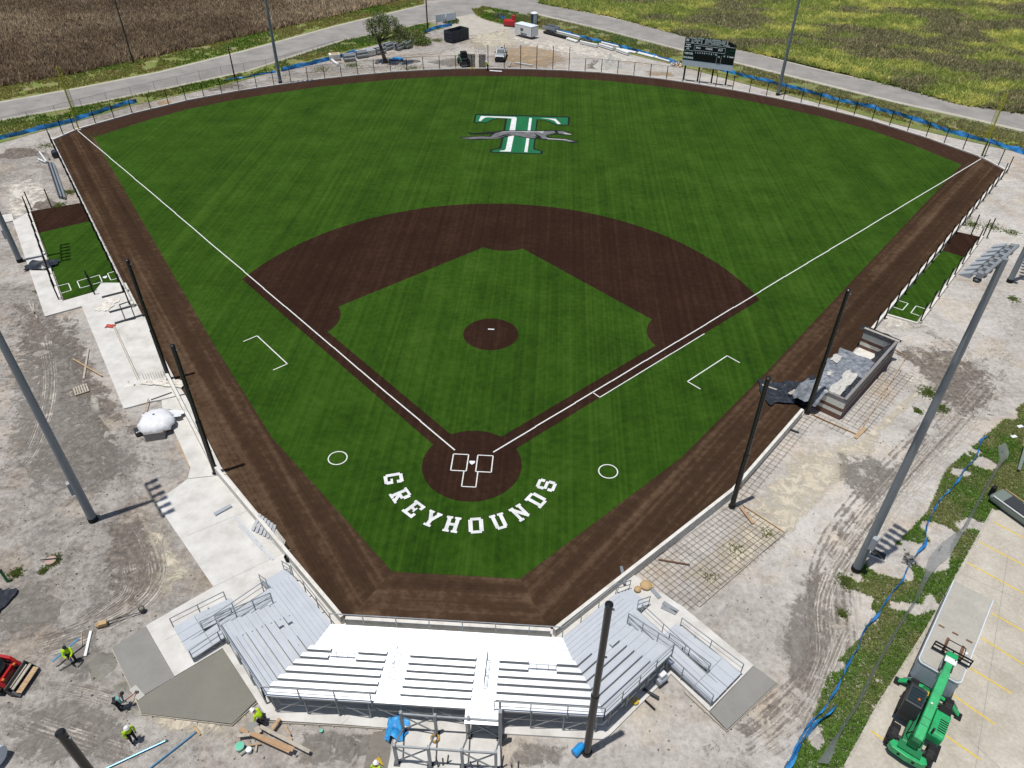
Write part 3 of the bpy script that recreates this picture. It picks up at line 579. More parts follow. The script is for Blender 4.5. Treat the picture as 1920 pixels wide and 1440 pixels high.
# small tufts dotted on the bare soil
for cx, cy, rr, nn in [(*(-27.69,-11.09),.5,90),(*(-29.59,-12.33),.45,80),(*(-27.93,-12),.3,40),(*(26.27,-9.25),.6,160),(*(25.38,-11.81),.35,60),(*(39.5,11.88),.8,150),(*(39.84,9.72),.6,90),(*(37.62,9.21),.4,50),(*(-20.05,124.39),1.4,140),(*(-23.69,129.7),1.2,90),(*(-49.55,25.06),.5,60),(*(-47.78,22.47),.5,60),(*(-57.33,46.12),1,130),(*(-56.61,42.21),.8,80),(*(-63.65,65.54),2.0,120),(*(-68.81,61.46),1.5,80),(*(57.16,45.92),1.4,120),(*(59.5,45.38),1.2,80),(*(54.41,28.49),.6,50),(*(61.16,44.11),.9,60),(*(-33.72,105.05),1.6,120),(*(-22.28,104.03),2.2,150),(*(19.36,-7.01),.7,22),(*(17.15,-9.42),.6,16),(*(21.91,-5.39),.5,20),(*(32.73,11.03),.4,30),(*(-57.53,90.56),2.5,160),(*(-39.03,101.82),2,110),(*(-16.16,124.77),1.5,80),(*(14.05,84.18),1,10)]:
    P = np.array([[cx, cy]])+rng.normal(size=(nn*2, 2))*rr*.5; c = mixc((.10, .18, .022), (.17, .17, .06), rng.random(len(P)))
    o = tufts('grass', P, .1, .07, c*1.2, 'grass_blade', blades=5, z=-.03, lean=1.4, kind='stuff', parent=ground)
# ---- worn layers on the soil: tyre tracks, bleached sand, churned dark earth
patch_mat('sand_pale', [(.47, .43, .37), (.56, .525, .46), (.62, .585, .53)], 1.3, .14)
patch_mat('sand_cream', [(.46, .405, .31), (.56, .51, .41)], 1.5, .16)
patch_mat('sand_orange', [(.33, .235, .14), (.43, .325, .21)], .6, .25, .35)
patch_mat('earth_dark', [(.10, .086, .074), (.17, .146, .124), (.25, .218, .188)], 2.6, .12)
patch_mat('earth_grey', [(.16, .148, .13), (.25, .23, .205)], 1.9, .16)
patch_mat('track_ruts', [(.14, .12, .105), (.22, .193, .168), (.30, .268, .236)], 2.4, .16, .7)
patch_mat('track_light', [(.42, .385, .335), (.52, .485, .43)], 2.4, .16, .7)
def cover(o, vals):
    a = o.data.attributes.new('cover', 'FLOAT', 'POINT'); a.data.foreach_set('value', np.asarray(vals, np.float32)); return o
def blob(poly, m, z, name='soil_patch', hi=.62, lo=.2):
    c = np.mean(np.array(poly), 0); poly = sorted(poly, key=lambda p: math.atan2(p[1]-c[1], p[0]-c[0])); n = len(poly); mb = MB()
    mid = [(c[0]+(p[0]-c[0])*.62, c[1]+(p[1]-c[1])*.62) for p in poly]
    mb.add([(*p, z) for p in poly]+[(*p, z) for p in mid]+[(*c, z)], [(i, (i+1) % n, n+(i+1) % n, n+i) for i in range(n)]+[(n+i, n+(i+1) % n, 2*n) for i in range(n)])
    return cover(mb.build(name, m, ground), [lo]*n+[hi-.08]*n+[hi])
LANES = [(-.5, .1), (-.44, .5), (-.36, .22), (-.3, .62), (-.22, .25), (-.12, .48), (0, .15), (.1, .5), (.2, .22), (.3, .64), (.37, .25), (.44, .52), (.5, .1)]
def trail(pts, w, m, z, name='tyre_track', hi=.62):
    P = [Vector(p) for p in pts]; vs = []; cv = []
    fine = []
    for i in range(len(P)-1):
        p0 = P[max(i-1, 0)]; p1 = P[i]; p2 = P[i+1]; p3 = P[min(i+2, len(P)-1)]
        for k in range(6):
            t_ = k/6; fine.append(.5*((2*p1)+(-p0+p2)*t_+(2*p0-5*p1+4*p2-p3)*t_*t_+(-p0+3*p1-3*p2+p3)*t_**3))
    fine.append(P[-1]); mb = MB(); n = len(fine)
    for i, p in enumerate(fine):
        d = (fine[min(i+1, n-1)]-fine[max(i-1, 0)]).normalized(); nn = Vector((-d.y, d.x)); ed = min(i, n-1-i)/4
        for s_, c_ in LANES: vs.append((*(p+nn*w*s_), z)); cv.append(min(c_, .12+ed*.3))
    K = len(LANES); mb.add(vs, [(K*i+j, K*i+j+1, K*i+j+K+1, K*i+j+K) for i in range(n-1) for j in range(K-1)])
    return cover(mb.build(name, m, ground), cv)
zz = [-.019]
def nz_(): zz[0] += .00035; return zz[0]
for poly, m in [([(20.99,-2.11),(26.5,4.41),(33.26,6.84),(41.82,15.56),(45.35,18.32),(36.69,9.14),(30.81,1.66),(25.49,-3.13),(23.33,-5.78),(19.69,-9.25),(17.25,-11.12),(15.34,-12.47),(13.77,-10.94),(17.55,-6.65)], 'sand_cream'),
                ([(38.34,15.31),(41.45,17.19),(43.31,15.67),(41.41,12.02),(38.75,11.09),(37.38,12.49)], 'sand_pale'), ([(38.73,24.28),(42.36,25.54),(43.83,23.68),(40.83,21.1),(38.49,21.86)], 'sand_pale'),
                ([(37.23,19.48),(43.47,19.94),(47.16,16.76),(46.28,10.53),(42.27,7.47),(39.47,9.34),(39.13,16.19)], 'earth_dark'), ([(28.96,3.95),(32.24,3.56),(34.61,0.76),(30.24,-2.81),(27.97,0.3)], 'earth_grey'),
                ([(-51.12,22.75),(-42.35,19.29),(-34.56,9.29),(-30.63,2.37),(-24.9,-0.4),(-26.46,-1.71),(-33.11,0.26),(-42.17,8.74),(-48.67,16.89)], 'earth_dark'), ([(-37.62,1.88),(-32.16,3.6),(-24.64,-0.99),(-25.27,-3.36),(-30.13,-3.69),(-35.63,-2.93)], 'earth_grey'),
                ([(-34.37,7.01),(-33.32,6.35),(-31.88,3.96),(-32.44,3.24),(-33.7,5.24)], 'sand_pale'), ([(-23.68,-8.48),(-22.28,-6.38),(-17.01,-11.71),(-18.27,-13.07),(-20.69,-14.06),(-23.49,-11.26)], 'sand_cream'),
                ([(-69.2,50.27),(-64.5,52.45),(-57.85,44.46),(-56.72,39.94),(-58.97,36.88),(-60.87,36.73)], 'sand_pale'), ([(-58.67,39.79),(-59.63,45.12),(-57.02,42.95),(-56.47,40.71),(-57.86,40.15)], 'earth_dark'),
                ([(-7.47,121.44),(0.12,124.22),(6.82,118.8),(8.93,111.46),(4.85,106.5),(-4.27,106.36),(-8.81,111.65)], 'sand_orange'), ([(-15.85,126.94),(-10.64,146.36),(-5.11,137.02),(-0.9,122.07),(-5.96,115.67),(-12.53,116.98)], 'sand_cream'), ([(-61.74,81.6),(-59.84,83.14),(-57.78,79.8),(-59.4,78.35)], 'sand_orange'),
                ([(21.02,107.29),(26.93,106.13),(27.56,102.88),(21.77,104)], 'sand_orange'), ([(-11.97,134.01),(-3.43,128.13),(9.03,127.17),(19.56,116.15),(28.13,107.94),(21.15,109.03),(8.95,115.16),(-4.19,121.75)], 'sand_pale'),
                ([(-16.97,-21.01),(-11.29,-21.58),(-9.63,-21.01),(-10.13,-22.27),(-12.69,-22.73),(-15.37,-22.15),(-18.34,-21.1),(-19.89,-19.9),(-19.59,-18.86)], 'sand_cream'), ([(-7.5,-21.95),(-2.79,-21.34),(-2.48,-22.95),(-6.01,-23.03)], 'earth_grey'),
                ([(-46.53,13.4),(-42.41,17.35),(-31.94,5.01),(-25.27,-3.36),(-26.92,-6.7),(-32.14,-6.01),(-37.15,-1.86)], 'earth_grey'), ([(-26.15,-6.65),(-24.29,-5.48),(-18.79,-11.83),(-19.81,-15.2),(-23.3,-13.82)], 'earth_dark'), ([(-25.23,-21.23),(-21.45,-20),(-15.24,-22.45),(-15.64,-24.22),(-23.1,-24.7)], 'earth_grey'), ([(-24.8,-16.3),(-21.99,-15.73),(-20.25,-17.85),(-21.14,-19.98),(-23.94,-18.45)], 'earth_grey'), ([(22.49,-9.5),(25.99,-7.03),(26.44,-10.51),(23.65,-15.68),(20.43,-18.58),(20.22,-15.19)], 'earth_grey'), ([(4.45,-21.33),(8.04,-21.39),(7.45,-22.74),(4.26,-22.94)], 'earth_grey'), ([(-7.63,-21.5),(-3.69,-21.4),(-3.55,-23.44),(-7.59,-23.7)], 'earth_grey'), ([(-30.73,-13.48),(-28.99,-12.73),(-26.7,-12.87),(-24.65,-14.32),(-23.97,-16.24),(-25.38,-17.09),(-27.58,-17.42),(-29.84,-15.47)], 'earth_grey'), ([(-59.85,90.36),(-54.44,93.91),(-48.69,91.35),(-53.58,86.5)], 'earth_dark'), ([(-20.99,108.7),(-14.22,113),(-9.52,107.98),(-15.28,104.66)], 'earth_grey'), ([(9.9,106.28),(12.08,113.58),(16.15,111.05),(14.92,106.05)], 'earth_dark')]:
    blob(poly, m, nz_())
for pts, w in [(RUT, 3.0), ([(46.93,15.12),(34.19,1.89),(24.95,-8.9),(22.77,-15.38),(18.99,-19.62),(14.42,-22.29)], 1.6), ([(26.44,-10.51),(24.15,-13.83),(21.92,-17.51),(20.14,-19.86)], 1.2),
               ([(-47.73,20.9),(-39.32,8.95),(-35.67,0.08),(-35.78,-4.08)], 1.5), ([(-25.04,-8.08),(-21.8,-12.46),(-22.71,-14.99),(-25.1,-18.17)], 1.2), ([(-24.21,-6.52),(-20.6,-11.07),(-20.69,-14.06),(-23.6,-16.6),(-27.04,-18.29)], 1.6),
               ([(-25.05,-21.54),(-20.74,-22.5),(-14.62,-23.87)], 1.4), ([(-24.13,-19.84),(-20.35,-20.26),(-17.12,-21.02)], 1.0), ([(39.05,25.3),(44.51,20.01),(46.28,10.53)], 1.4),
               ([(-15.11,130.53),(-10.57,119.14),(-10.54,107.88)], 2.4), ([(-39.92,105.18),(-28.5,109.82),(-17.87,116.48),(-11.75,131.75)], 2.0), ([(-54.65,89.32),(-42.05,98.22),(-29.27,103.39),(-14.7,108.21)], 2.2)]:
    trail(pts, w, 'track_ruts', nz_()); trail([(x+.25*w, y-.2*w) for x, y in pts], w*.8, 'track_light', nz_())
# ---- puddle by the left edge and slurry by the stand
S(MB().sheet([(-28.42,-15.77),(-28.39,-15.34),(-27.93,-15.11),(-27.61,-14.95),(-27.2,-14.96),(-26.85,-14.95),(-26.63,-14.81),(-26.22,-14.81),(-25.75,-14.7),(-25.41,-14.67),(-25.2,-14.83),(-25.02,-15.21),(-25.1,-15.55),(-25.51,-15.8),(-26.03,-15.87),(-26.44,-15.96),(-26.85,-15.95),(-27.31,-15.95),(-27.72,-16.04),(-28.08,-16.04)], -.012), 'puddle', mat('puddle_water', [(.245, .235, .195)], rough=.08, spec=.5))
S(MB().sheet([(-3.38,-21.44),(-2.35,-21.25),(-2.16,-23.35),(-3.49,-23.44),(-3.5,-22.29)], -.010), 'slurry', 'mud')

# ================================================================ SLABS
SLAB = [(-22.92,-5.58),(-21.52,-3.08),(-18.72,-2.44),(-12.99,-8.13),(-6.89,-14.41)]+[(6.97,-14.27),(11.73,-9.51),(15.03,-12.04),(18.86,-15.95),(15.74,-19.04),(13.77,-16.84),(11.7,-18.98),(9.67,-21.07),(3.9,-21.11),(-2.1,-21.22),(-5.25,-21.18),(-9.45,-21.2),(-10.54,-20.07),(-13.69,-16.94),(-15.86,-18.95),(-19.09,-15.72),(-15.92,-12.57)]
slab = S(MB().prism(SLAB, -.25, .1), 'concrete_slab', 'concrete')
S(MB().prism([(-27.49,5.91),(-25.77,6.76),(-19.51,-1.57),(-18.74,-2.38),(-21.54,-3.03),(-21.79,-1.9),(-24.43,1.65),(-27.06,5.02)], -.25, .097), 'concrete_walk', 'concrete')
S(MB().prism([(-59.69,37.47),(-59.14,39.84),(-44.27,20.59),(-41.92,22.53),(-42.09,24.34),(-39.51,24.54),(-27.32,8.52),(-25.88,6.9),(-27.52,5.98),(-28.3,5.71),(-30.21,4.59),(-41.84,19.77),(-44.53,17.71)], -.25, .1), 'concrete_walk', 'concrete')
S(MB().prism([(-62.29,38.57),(-60.98,39.4),(-59.64,37.62),(-61.03,36.52)], -.25, .1), 'concrete_walk', 'concrete')
S(MB().prism([(-2.1,-21.25),(3.9,-21.14),(3.98,-23.84),(-2.21,-24.23)], -.25, .094), 'concrete_pad', 'concrete')
for pl, m in (([(-19.07,-15.76),(-15.85,-18.98),(-17.48,-20.52),(-20.5,-17.42)], 'concrete_damp'), ([(-15.85,-18.98),(-13.68,-16.97),(-10.53,-20.1),(-11.43,-21.55),(-16.82,-21.28),(-17.43,-20.55)], 'concrete_wet'), ([(18.85,-15.98),(20.04,-17.01),(16.58,-20.07),(15.77,-19.07)], 'concrete_damp')):
    S(MB().prism(pl, -.2, .088), 'fresh_concrete', m)
# saw-cut joints across the slabs
mat('joint', [(.30, .29, .27)], rough=.9)
for pts in ([(-15.92,-12.57),(-11.72,-9.18)], [(-19.38,-8.51),(-15.71,-5.77)], [(-18.72,-2.44),(-21.52,-3.08)], [(-17.42,-16.63),(-14.63,-14.13)], [(-5.25,-21.18),(-4.89,-20.75)], [(-17.66,-20.47),(-15.85,-18.98)]):
    line(pts, 'slab_joint', slab, w=.03, z=.1025, m='joint')
# formwork boards with stakes round the fresh concrete
def boards(name, label, pts, z0, z1, m='wood_grey', stakes=1.2, cat='formwork', w=.04):
    th = thing(name, label, cat, pts[0])
    for a, b in zip(pts, pts[1:]):
        MB().bar((*a, (z0+z1)/2), (*b, (z0+z1)/2), w, z1-z0).build('board', m, th, world=True)
        d = Vector(b)-Vector(a); k = int(d.length/stakes); nn = Vector((d.y, -d.x)).normalized()*.07
        for i in range(1, k+1):
            p = Vector(a)+d*(i-.5)/max(k, 1)+nn
            MB().bar((*p, -.15), (*p, z1+.03), .05, .03).build('stake', m, th, world=True)
    return th
boards('formwork', 'grey timber formwork around the large fresh concrete slab', [(-20.49,-17.37),(-17.43,-20.57),(-16.8,-21.33),(-11.41,-21.63),(-10.44,-20.21)], -.15, .10)
boards('formwork', 'timber edging along the rear of the grandstand slab', [(-9.46,-21.29),(-5.24,-21.26),(-2.34,-21.26)], -.15, .095, stakes=.8)
boards('formwork', 'timber edging round the small fresh slab by the right ramp', [(14.44,-17.94),(16.57,-20.16),(20.1,-17.03)], -.15, .095, 'wood_grey', 1.6)
# ================================================================ FIELD WALLS
def wall(label, pts, h, w=.24, side=1, m='concrete_wall', z0=-.2, name='field_wall', cap=True):
    P = [Vector(p) for p in pts]; out = offs(pts, -w*side); th = thing(name, label, 'wall', pts[0])
    for a, b, c_, d in zip(pts, pts[1:], out[1:], out): MB().prism([a, b, c_, d], z0, h).build('wall_panel', m, th, world=True)
    return th
right_w = [(6.6,-14.65),(19.75,-1.9),(27.2,7.8)]; right_u = [(37.2,21.05),(69.0,63.2)]
# split into cast panels of about six metres
def cut(pts, L_=6.1):
    o = [pts[0]]
    for a, b in zip(pts, pts[1:]):
        a = Vector(a); b = Vector(b); k = max(1, round((b-a).length/L_)); o += [tuple(a.lerp(b, i/k)) for i in range(1, k+1)]
    return o
wall('low white concrete field wall from the stand to the right dugout', cut(right_w), .85)
wall('low white concrete field wall from the stand to the left dugout', cut(mir([(6.6,-14.65),(19.75,-1.9),(28.6,9.6)])), .85, side=-1)
wall('white concrete wall between the warning track and right bullpen', cut(right_u), .55)
wall('white concrete wall between the warning track and left bullpen', cut(mir([(36.4,20.0),(69.0,63.2)])), .55, side=-1)
wall('white concrete wall behind home plate in front of the grandstand', [(-6.45,-14.68),(0,-14.68),(6.45,-14.68)], .85, side=1)
kerb = ARC_O[::1]; full = [(69.0,63.2)]+kerb+mir(kerb[:-1])[::-1]+[(-69.0,63.2)]
wall('low concrete kerb under the outfield fence', offs(full, -.02), .16, w=.3, name='outfield_kerb', side=1)
# ================================================================ FENCES
def along(pts, step, start=0):
    out = []; acc = start
    for a, b in zip(pts, pts[1:]):
        a = Vector(a); b = Vector(b); L_ = (b-a).length
        while acc < L_: out.append(a.lerp(b, acc/L_)); acc += step
        acc -= L_
    return out
def fence(label, pts, h, step=3.0, z0=0, r=.068, rail=True, m='black_rough', mesh='mesh_black', cat='fence', start=0, name='chain_link_fence', tall=None, skip=None):
    th = thing(name, label, cat, pts[0]); ps = along(pts, step, start)
    if skip: ps = [p for p in ps if not skip(p)]
    for i, p in enumerate(ps):
        hh = tall(p) if tall else h
        MB().tube((p.x, p.y, z0), (p.x, p.y, hh), r, n=6).build('post', m, th, world=True)
    if rail:
        for a, b in zip(ps, ps[1:]):
            if (b-a).length > step*1.6: continue
            ha = tall(a) if tall else h; hb = tall(b) if tall else h
            if abs(ha-h) < .1 and abs(hb-h) < .1: MB().tube((a.x, a.y, h-.03), (b.x, b.y, h-.03), .026, n=5).build('rail', m, th, world=True)
            if mesh: MB().add([(a.x, a.y, z0+.05), (b.x, b.y, z0+.05), (b.x, b.y, h-.04), (a.x, a.y, h-.04)], [(0, 1, 2, 3)]).build('mesh_panel', mesh, th, world=True)
    return th
fullo = offs(full, -.17)
def tallf(p): return 4.3 if -8.5 < p.x < 9.5 and p.y > 90 else 2.45
fence('black outfield fence behind the warning track', fullo[1:-1], 2.45, step=3.05, z0=.1, tall=tallf)
fence('black fence run closing the right field corner', [fullo[1], fullo[0]], 2.45, step=2.9, start=.4)
fence('black fence run closing the left field corner', [fullo[-2], fullo[-1]], 2.45, step=2.2, start=.6)
fence('black fence posts along the left field wall', offs([p for p in mir([(36.6,20.2),(69.0,63.2)])], .32), 2.35, step=2.75, z0=.05, mesh=None, start=.5)
fence('black fence posts along the right field wall', offs(right_u, -.32), 2.35, step=3.05, z0=.05, rail=False, start=.3)
# black net poles
def netpole(label, base, h, r=.19):
    th = thing('net_pole', label, 'pole', base, group='black netting poles')
    MB().tube((0, 0, -.3), (0, 0, h*.44), r, n=20).build('lower_tube', 'black_paint', th, smooth=False)
    MB().tube((0, 0, h*.44), (0, 0, h), r*.84, n=20).build('upper_tube', 'black_paint', th)
    MB().lathe([(r*1.07, 0), (r*1.07, .14)], 20, (0, 0, h*.44-.07)).build('collar', 'black_paint', th)
    MB().lathe([(r*.92, 0), (r*.92, .08), (r*.5, .14)], 16, (0, 0, h)).build('cap', 'black_paint', th)
    MB().lathe([(r*1.4, 0), (r*1.4, .03)], 16, (0, 0, .1)).build('base_flange', 'black_rough', th)
    for z in (h*.2, h*.7, h-.3): MB().box(r*1.05, 0, z, .12, .06, .1).build('net_cleat', 'steel_galv', th)
    return th
netpole('tall black net pole behind the right end of the grandstand', (8.62,-21.83,0), 13.75, .21)
netpole('tall black net pole at the bottom left corner behind the workers', (-12.2,-28.85), 13.75, .21)
netpole('black net pole on the left walkway nearest the grandstand', (-19.64,-2.29,0), 12.15)
netpole('black net pole at the front of the left dugout slab', (-28.06,8.82,0), 12.05)
netpole('black net pole on the right rebar mat nearest the grandstand', (19.73,-3,0), 12.15)
netpole('black net pole at the near corner of the right dugout', (28,8.25,0), 12.2)
# stadium light poles with arrays of luminaires
def lightpole(label, base, face, h=24, nfix=6, r0=.3, box=True):
    """face: direction the lamps point (towards the field)"""
    a = math.atan2(face[1], face[0]); th = thing('light_pole', label, 'light pole', base, a, group='stadium light poles')
    MB().tube((0, 0, -.4), (0, 0, .35), r0*1.12, n=20).build('base_sleeve', 'black_rough', th)
    MB().tube((0, 0, .35), (0, 0, h*.52), r0, r0*.78, n=24).build('lower_shaft', 'pole_grey', th)
    MB().tube((0, 0, h*.5), (0, 0, h), r0*.8, r0*.55, n=24).build('upper_shaft', 'pole_grey', th)
    if box: MB().box(-r0-.02, .28, 3.3, .34, .36, 1.1).build('control_box', 'grey_paint', th, bevel=.02)
    MB().bar((.1, -2.1, h-.1), (.1, 2.1, h-.1), .14, .14).build('cross_arm', 'steel_galv', th)
    for i in range(nfix):
        y = -2.0+4.0*i/(nfix-1)
        L_ = MB(); L_.box(.45, y, h-.26, .4, .3, .06, ry=.3).box(.28, y, h-.24, .28, .28, .3); v = L_.build('luminaire', 'steel_galv', th, bevel=.02)
        mb = MB(); mb.side([(.6,h-.2),(1.12,h-.5),(1.12,h-.53),(.6,h-.52)], y-.21, y+.21); mb.build('visor', 'grey_paint', v)
        MB().bar((.1, y, h-.1), (.28, y, h-.2), .07, .07).build('bracket', 'steel_galv', v)
        MB().lathe([(.17, 0), (.2, .12), (.1, .22)], 10, (.32, y, h-.62)).build('ballast', 'steel_dark', v)
    return th
lightpole('grey light pole on the left beside the worker in dark cap', (-26.74,-7.45,0), (.75,.66))
lightpole('grey light pole at the left edge beside the left bullpen walk', (-53.33,28.24,0), (.86,.5))
lightpole('grey light pole with its lamps in view over the right bullpen', (27.29,-8.21,0), (-.72,.69), 24.1, 7)
lightpole('grey light pole at the far right edge beside the right bullpen', (55.63,32.06,0), (-.86,.5))
lightpole('grey light pole behind the left outfield fence', (-43.83,93,0), (.35,-.94), 22, box=False)
lightpole('grey light pole behind the right outfield fence', (44,94.24,0), (-.35,-.94), 22, box=False)
# foul poles
for lab, b, sx in (('yellow foul pole in the left corner', (-67.55,67.95), 1), ('yellow foul pole in the right corner', (67.75,68.15), -1)):
    th = thing('foul_pole', lab, 'foul pole', b); MB().tube((0, 0, -.2), (0, 0, 9.2), .1, n=12).build('pole', 'foul_yellow', th)
    ex, ey = .707*sx, .707
    fr = MB()
    for z in (2.6, 4.2, 5.8, 7.4, 9.0): fr.tube((0, 0, z), (ex*.5, ey*.5, z), .022, n=5)
    fr.tube((ex*.5, ey*.5, 2.6), (ex*.5, ey*.5, 9.0), .022, n=5).build('wing_frame', 'foul_yellow', th)
    MB().add([(0, 0, 2.6), (ex*.5, ey*.5, 2.6), (ex*.5, ey*.5, 9), (0, 0, 9)], [(0, 1, 2, 3)]).build('wing_mesh', 'mesh_yellow', th)
    MB().lathe([(.35, -.05), (.35, .06)], 14).build('footing', 'concrete', th)
# ================================================================ GRANDSTAND
gs = thing('grandstand', 'silver aluminium grandstand with angled wings behind home plate', 'grandstand', (0, -18, 0))
Z0 = .92; RISE = .175; ROWV = [2.05, 2.63, 3.20, 3.77, 4.37, 4.95]; VEND = 5.42
T22 = math.tan(R(22.5)); UM = 7.2
class Sec:
    def __init__(s, o, eu, ev, al): s.o = Vector(o); s.eu = Vector(eu); s.ev = Vector(ev); s.al = al
    def p(s, u_, v_, z): w = s.o+s.eu*u_+s.ev*v_; return (w.x, w.y, z)
    def plank(s, u0, u1, v0, v1, z1, th_, name, m=None, mit=None, sink=None, par=None):
        """plank u0..u1 x v0..v1, mit = (left mitre?, right mitre?) slopes of the ends per unit v"""
        m = m or s.al; a, b = mit or (0, 0); mb = MB()
        pts = [s.p(u0+a*v0, v0, 0), s.p(u1+b*v0, v0, 0), s.p(u1+b*v1, v1, 0), s.p(u0+a*v1, v1, 0)]
        mb.prism([q_[:2] for q_ in pts], z1-th_, z1); return mb.build(name, m, par or gs, world=True)
    def bar(s, a, b, w, h, name, m='steel_galv', par=None): return MB().bar(s.p(*a), s.p(*b), w, h).build(name, m, par or gs, world=True)
cen = Sec((0, -15.35), (1, 0), (0, -1), 'alu_centre'); rgt = Sec((UM, -15.35), (q, q), (q, -q), 'alu_right'); lft = Sec((-UM, -15.35), (-q, q), (-q, -q), 'alu_left')
G_ = .012
def rowz(i): return Z0+RISE*(i+1) if i >= 0 else Z0
def rows(sec, spans_deck, spans_seat, mit):
    # front walkway planks
    nw = 6; w = (ROWV[0]-.3)/nw
    for k in range(nw): sec.plank(spans_deck[0], spans_deck[1], k*w+G_/2, (k+1)*w-G_/2, Z0, .05, 'walkway_plank', mit=mit)
    for i, v in enumerate(ROWV):
        vb = v+.02; ve = (ROWV[i+1] if i < 5 else VEND+.3)-.28-.01 if i < 5 else VEND
        # seat plank stands on brackets at the back of its foot well; the next deck begins under it
        for (a, b, ma, mb_) in spans_seat(i): sec.plank(a, b, v-.26, v, Z0+RISE*i+.43, .045, 'seat_plank', mit=(ma, mb_))
        z = Z0+RISE*(i+1); d0 = v-.28; d1 = (ROWV[i+1]-.28) if i < 5 else VEND
        hw = (d1-d0)/2
        mD = (mit[0], mit[1]); ud = sec.rowspan
        for k in range(2): sec.plank(ud[0], ud[1], d0+k*hw+G_/2, d0+(k+1)*hw-G_/2, z, .045, 'foot_plank', mit=mD)
        sec.plank(ud[0], ud[1], d0-.002, d0+.012, z-.05, RISE-.055, 'riser', mit=mD)
        for (a, b, ma, mb_) in spans_seat(i):      # seat brackets and a dark strip painting the shade on and under its rear edge
            nb = max(2, int((b-a)/1.8)+1)
            for k in range(nb):
                uu = a+.25+(b-a-.5)*k/(nb-1)+ma*v*(1-k/(nb-1))+mb_*v*k/(nb-1)
                sec.bar((uu, v-.06, Z0+RISE*(i)+.0), (uu, v-.06, Z0+RISE*i+.385), .05, .05, 'seat_bracket')
            sec.plank(a, b, v-.012, v+.012, Z0+RISE*i+.384, .14, 'seat_shade_strip', 'alu_shade', mit=(ma, mb_))
cen.rowspan = (-UM, UM); rgt.rowspan = (0, 3.62); lft.rowspan = (0, 3.62)
def cs(i):
    L_ = []
    if i < 2: L_ = [(-UM, -6.65, -T22, 0), (-5.0, -3.28, 0, 0), (3.45, 5.18, 0, 0), (6.85, UM, 0, T22)]
    else: L_ = [(-UM, -3.28-.0*i, -T22, 0), (3.45, UM, 0, T22)]
    return L_+[(-1.88, 2.07, 0, 0)]
rows(cen, (-UM, UM), cs, (-T22, T22))
def wr(i): return [(0, .4, -T22, 0)] if i == 0 else ([(0, .42, -T22, 0), (1.55, 2.2, 0, 0)] if i == 1 else [(0, 2.18, -T22, 0)])
def wl(i): return [(0, .4, -T22, 0), (1.5, 2.15, 0, 0)] if i < 2 else [(0, 2.16, -T22, 0)]
rows(rgt, (0, 4.95), wr, (-T22, 0)); rows(lft, (0, 4.95), wl, (-T22, 0))
# aisle half-steps
for sec, uu in ((cen, (-2.58, 2.76)), (rgt, (2.75,)), (lft, (2.75,))):
    for c_ in uu:
        for i in range(6): sec.plank(c_-.55, c_+.55, ROWV[i]-.42, ROWV[i]-.295, Z0+RISE*i+.09, .03, 'aisle_step')
# rails: posts and bars, a small inverted U in the aisles
def rails(sec, name, pts, h=1.0, bars=2, step=1.7, w=.05, par=None, mesh=None):
    rl = None
    for (a, b) in zip(pts, pts[1:]):
        A = Vector(a); Bv = Vector(b); L_ = (Bv-A).length; k = max(1, round(L_/step))
        o = MB()
        for j in range(bars):
            zj = h*(1-j/bars); o.bar(sec.p(A.x, A.y, A.z+zj), sec.p(Bv.x, Bv.y, Bv.z+zj), w if j == 0 else w*.6, w if j == 0 else w*.6)
        rl = o.build(name, 'steel_galv', par or gs, world=True)
        for i in range(k+1):
            p = A.lerp(Bv, i/k); MB().bar(sec.p(p.x, p.y, p.z-.35), sec.p(p.x, p.y, p.z+h), w*1.1, w*1.1).build('rail_post', 'steel_galv', rl, world=True)
        if mesh: MB().add([sec.p(A.x, A.y, A.z+.08), sec.p(Bv.x, Bv.y, Bv.z+.08), sec.p(Bv.x, Bv.y, Bv.z+h), sec.p(A.x, A.y, A.z+h)], [(0, 1, 2, 3)]).build('rail_mesh', mesh, rl, world=True)
    return rl
rails(cen, 'front_rail', [(-UM+.02, -.05, Z0), (UM-.02, -.05, Z0)], 1.02, 1, 2.0)
for sec in (rgt, lft):
    rails(sec, 'front_rail', [(.03, -.05, Z0), (4.9, -.05, Z0)], 1.02, 1, 1.6)
    rails(sec, 'rear_rail', [(VEND*-T22, VEND, Z0+RISE*6), (3.6, VEND, Z0+RISE*6)], .95, 2, 1.45)
    rails(sec, 'side_rail', [(3.64, 2.0, Z0+.2), (3.64, VEND, Z0+RISE*6)], 1.0, 2, 1.15, mesh='mesh_grey')
rails(cen, 'rear_rail', [(-UM-VEND*T22, VEND, Z0+RISE*6), (-3.4, VEND, Z0+RISE*6)], .95, 2, 1.95)
rails(cen, 'rear_rail', [(3.42, VEND, Z0+RISE*6), (UM+VEND*T22, VEND, Z0+RISE*6)], .95, 2, 1.95)
for uc, sh in ((-2.58, -.16), (2.76, -.02)):
    for k, (v0, v1) in enumerate(((1.95, 2.95), (3.15, 4.15))):
        z = Z0+RISE*(2*k+1); zt = z+1.0; us = uc+sh*k*0
        o = MB(); o.tube(cen.p(us, v0, z-.1), cen.p(us, v0, zt), .022, n=6).tube(cen.p(us, v1, z+.1), cen.p(us, v1, zt+.32), .022, n=6).tube(cen.p(us, v0, zt), cen.p(us, v1, zt+.32), .022, n=6).tube(cen.p(us, v0, zt-.5), cen.p(us, v1, zt-.18), .018, n=6)
        o.build('aisle_handrail', 'steel_galv', gs, world=True)
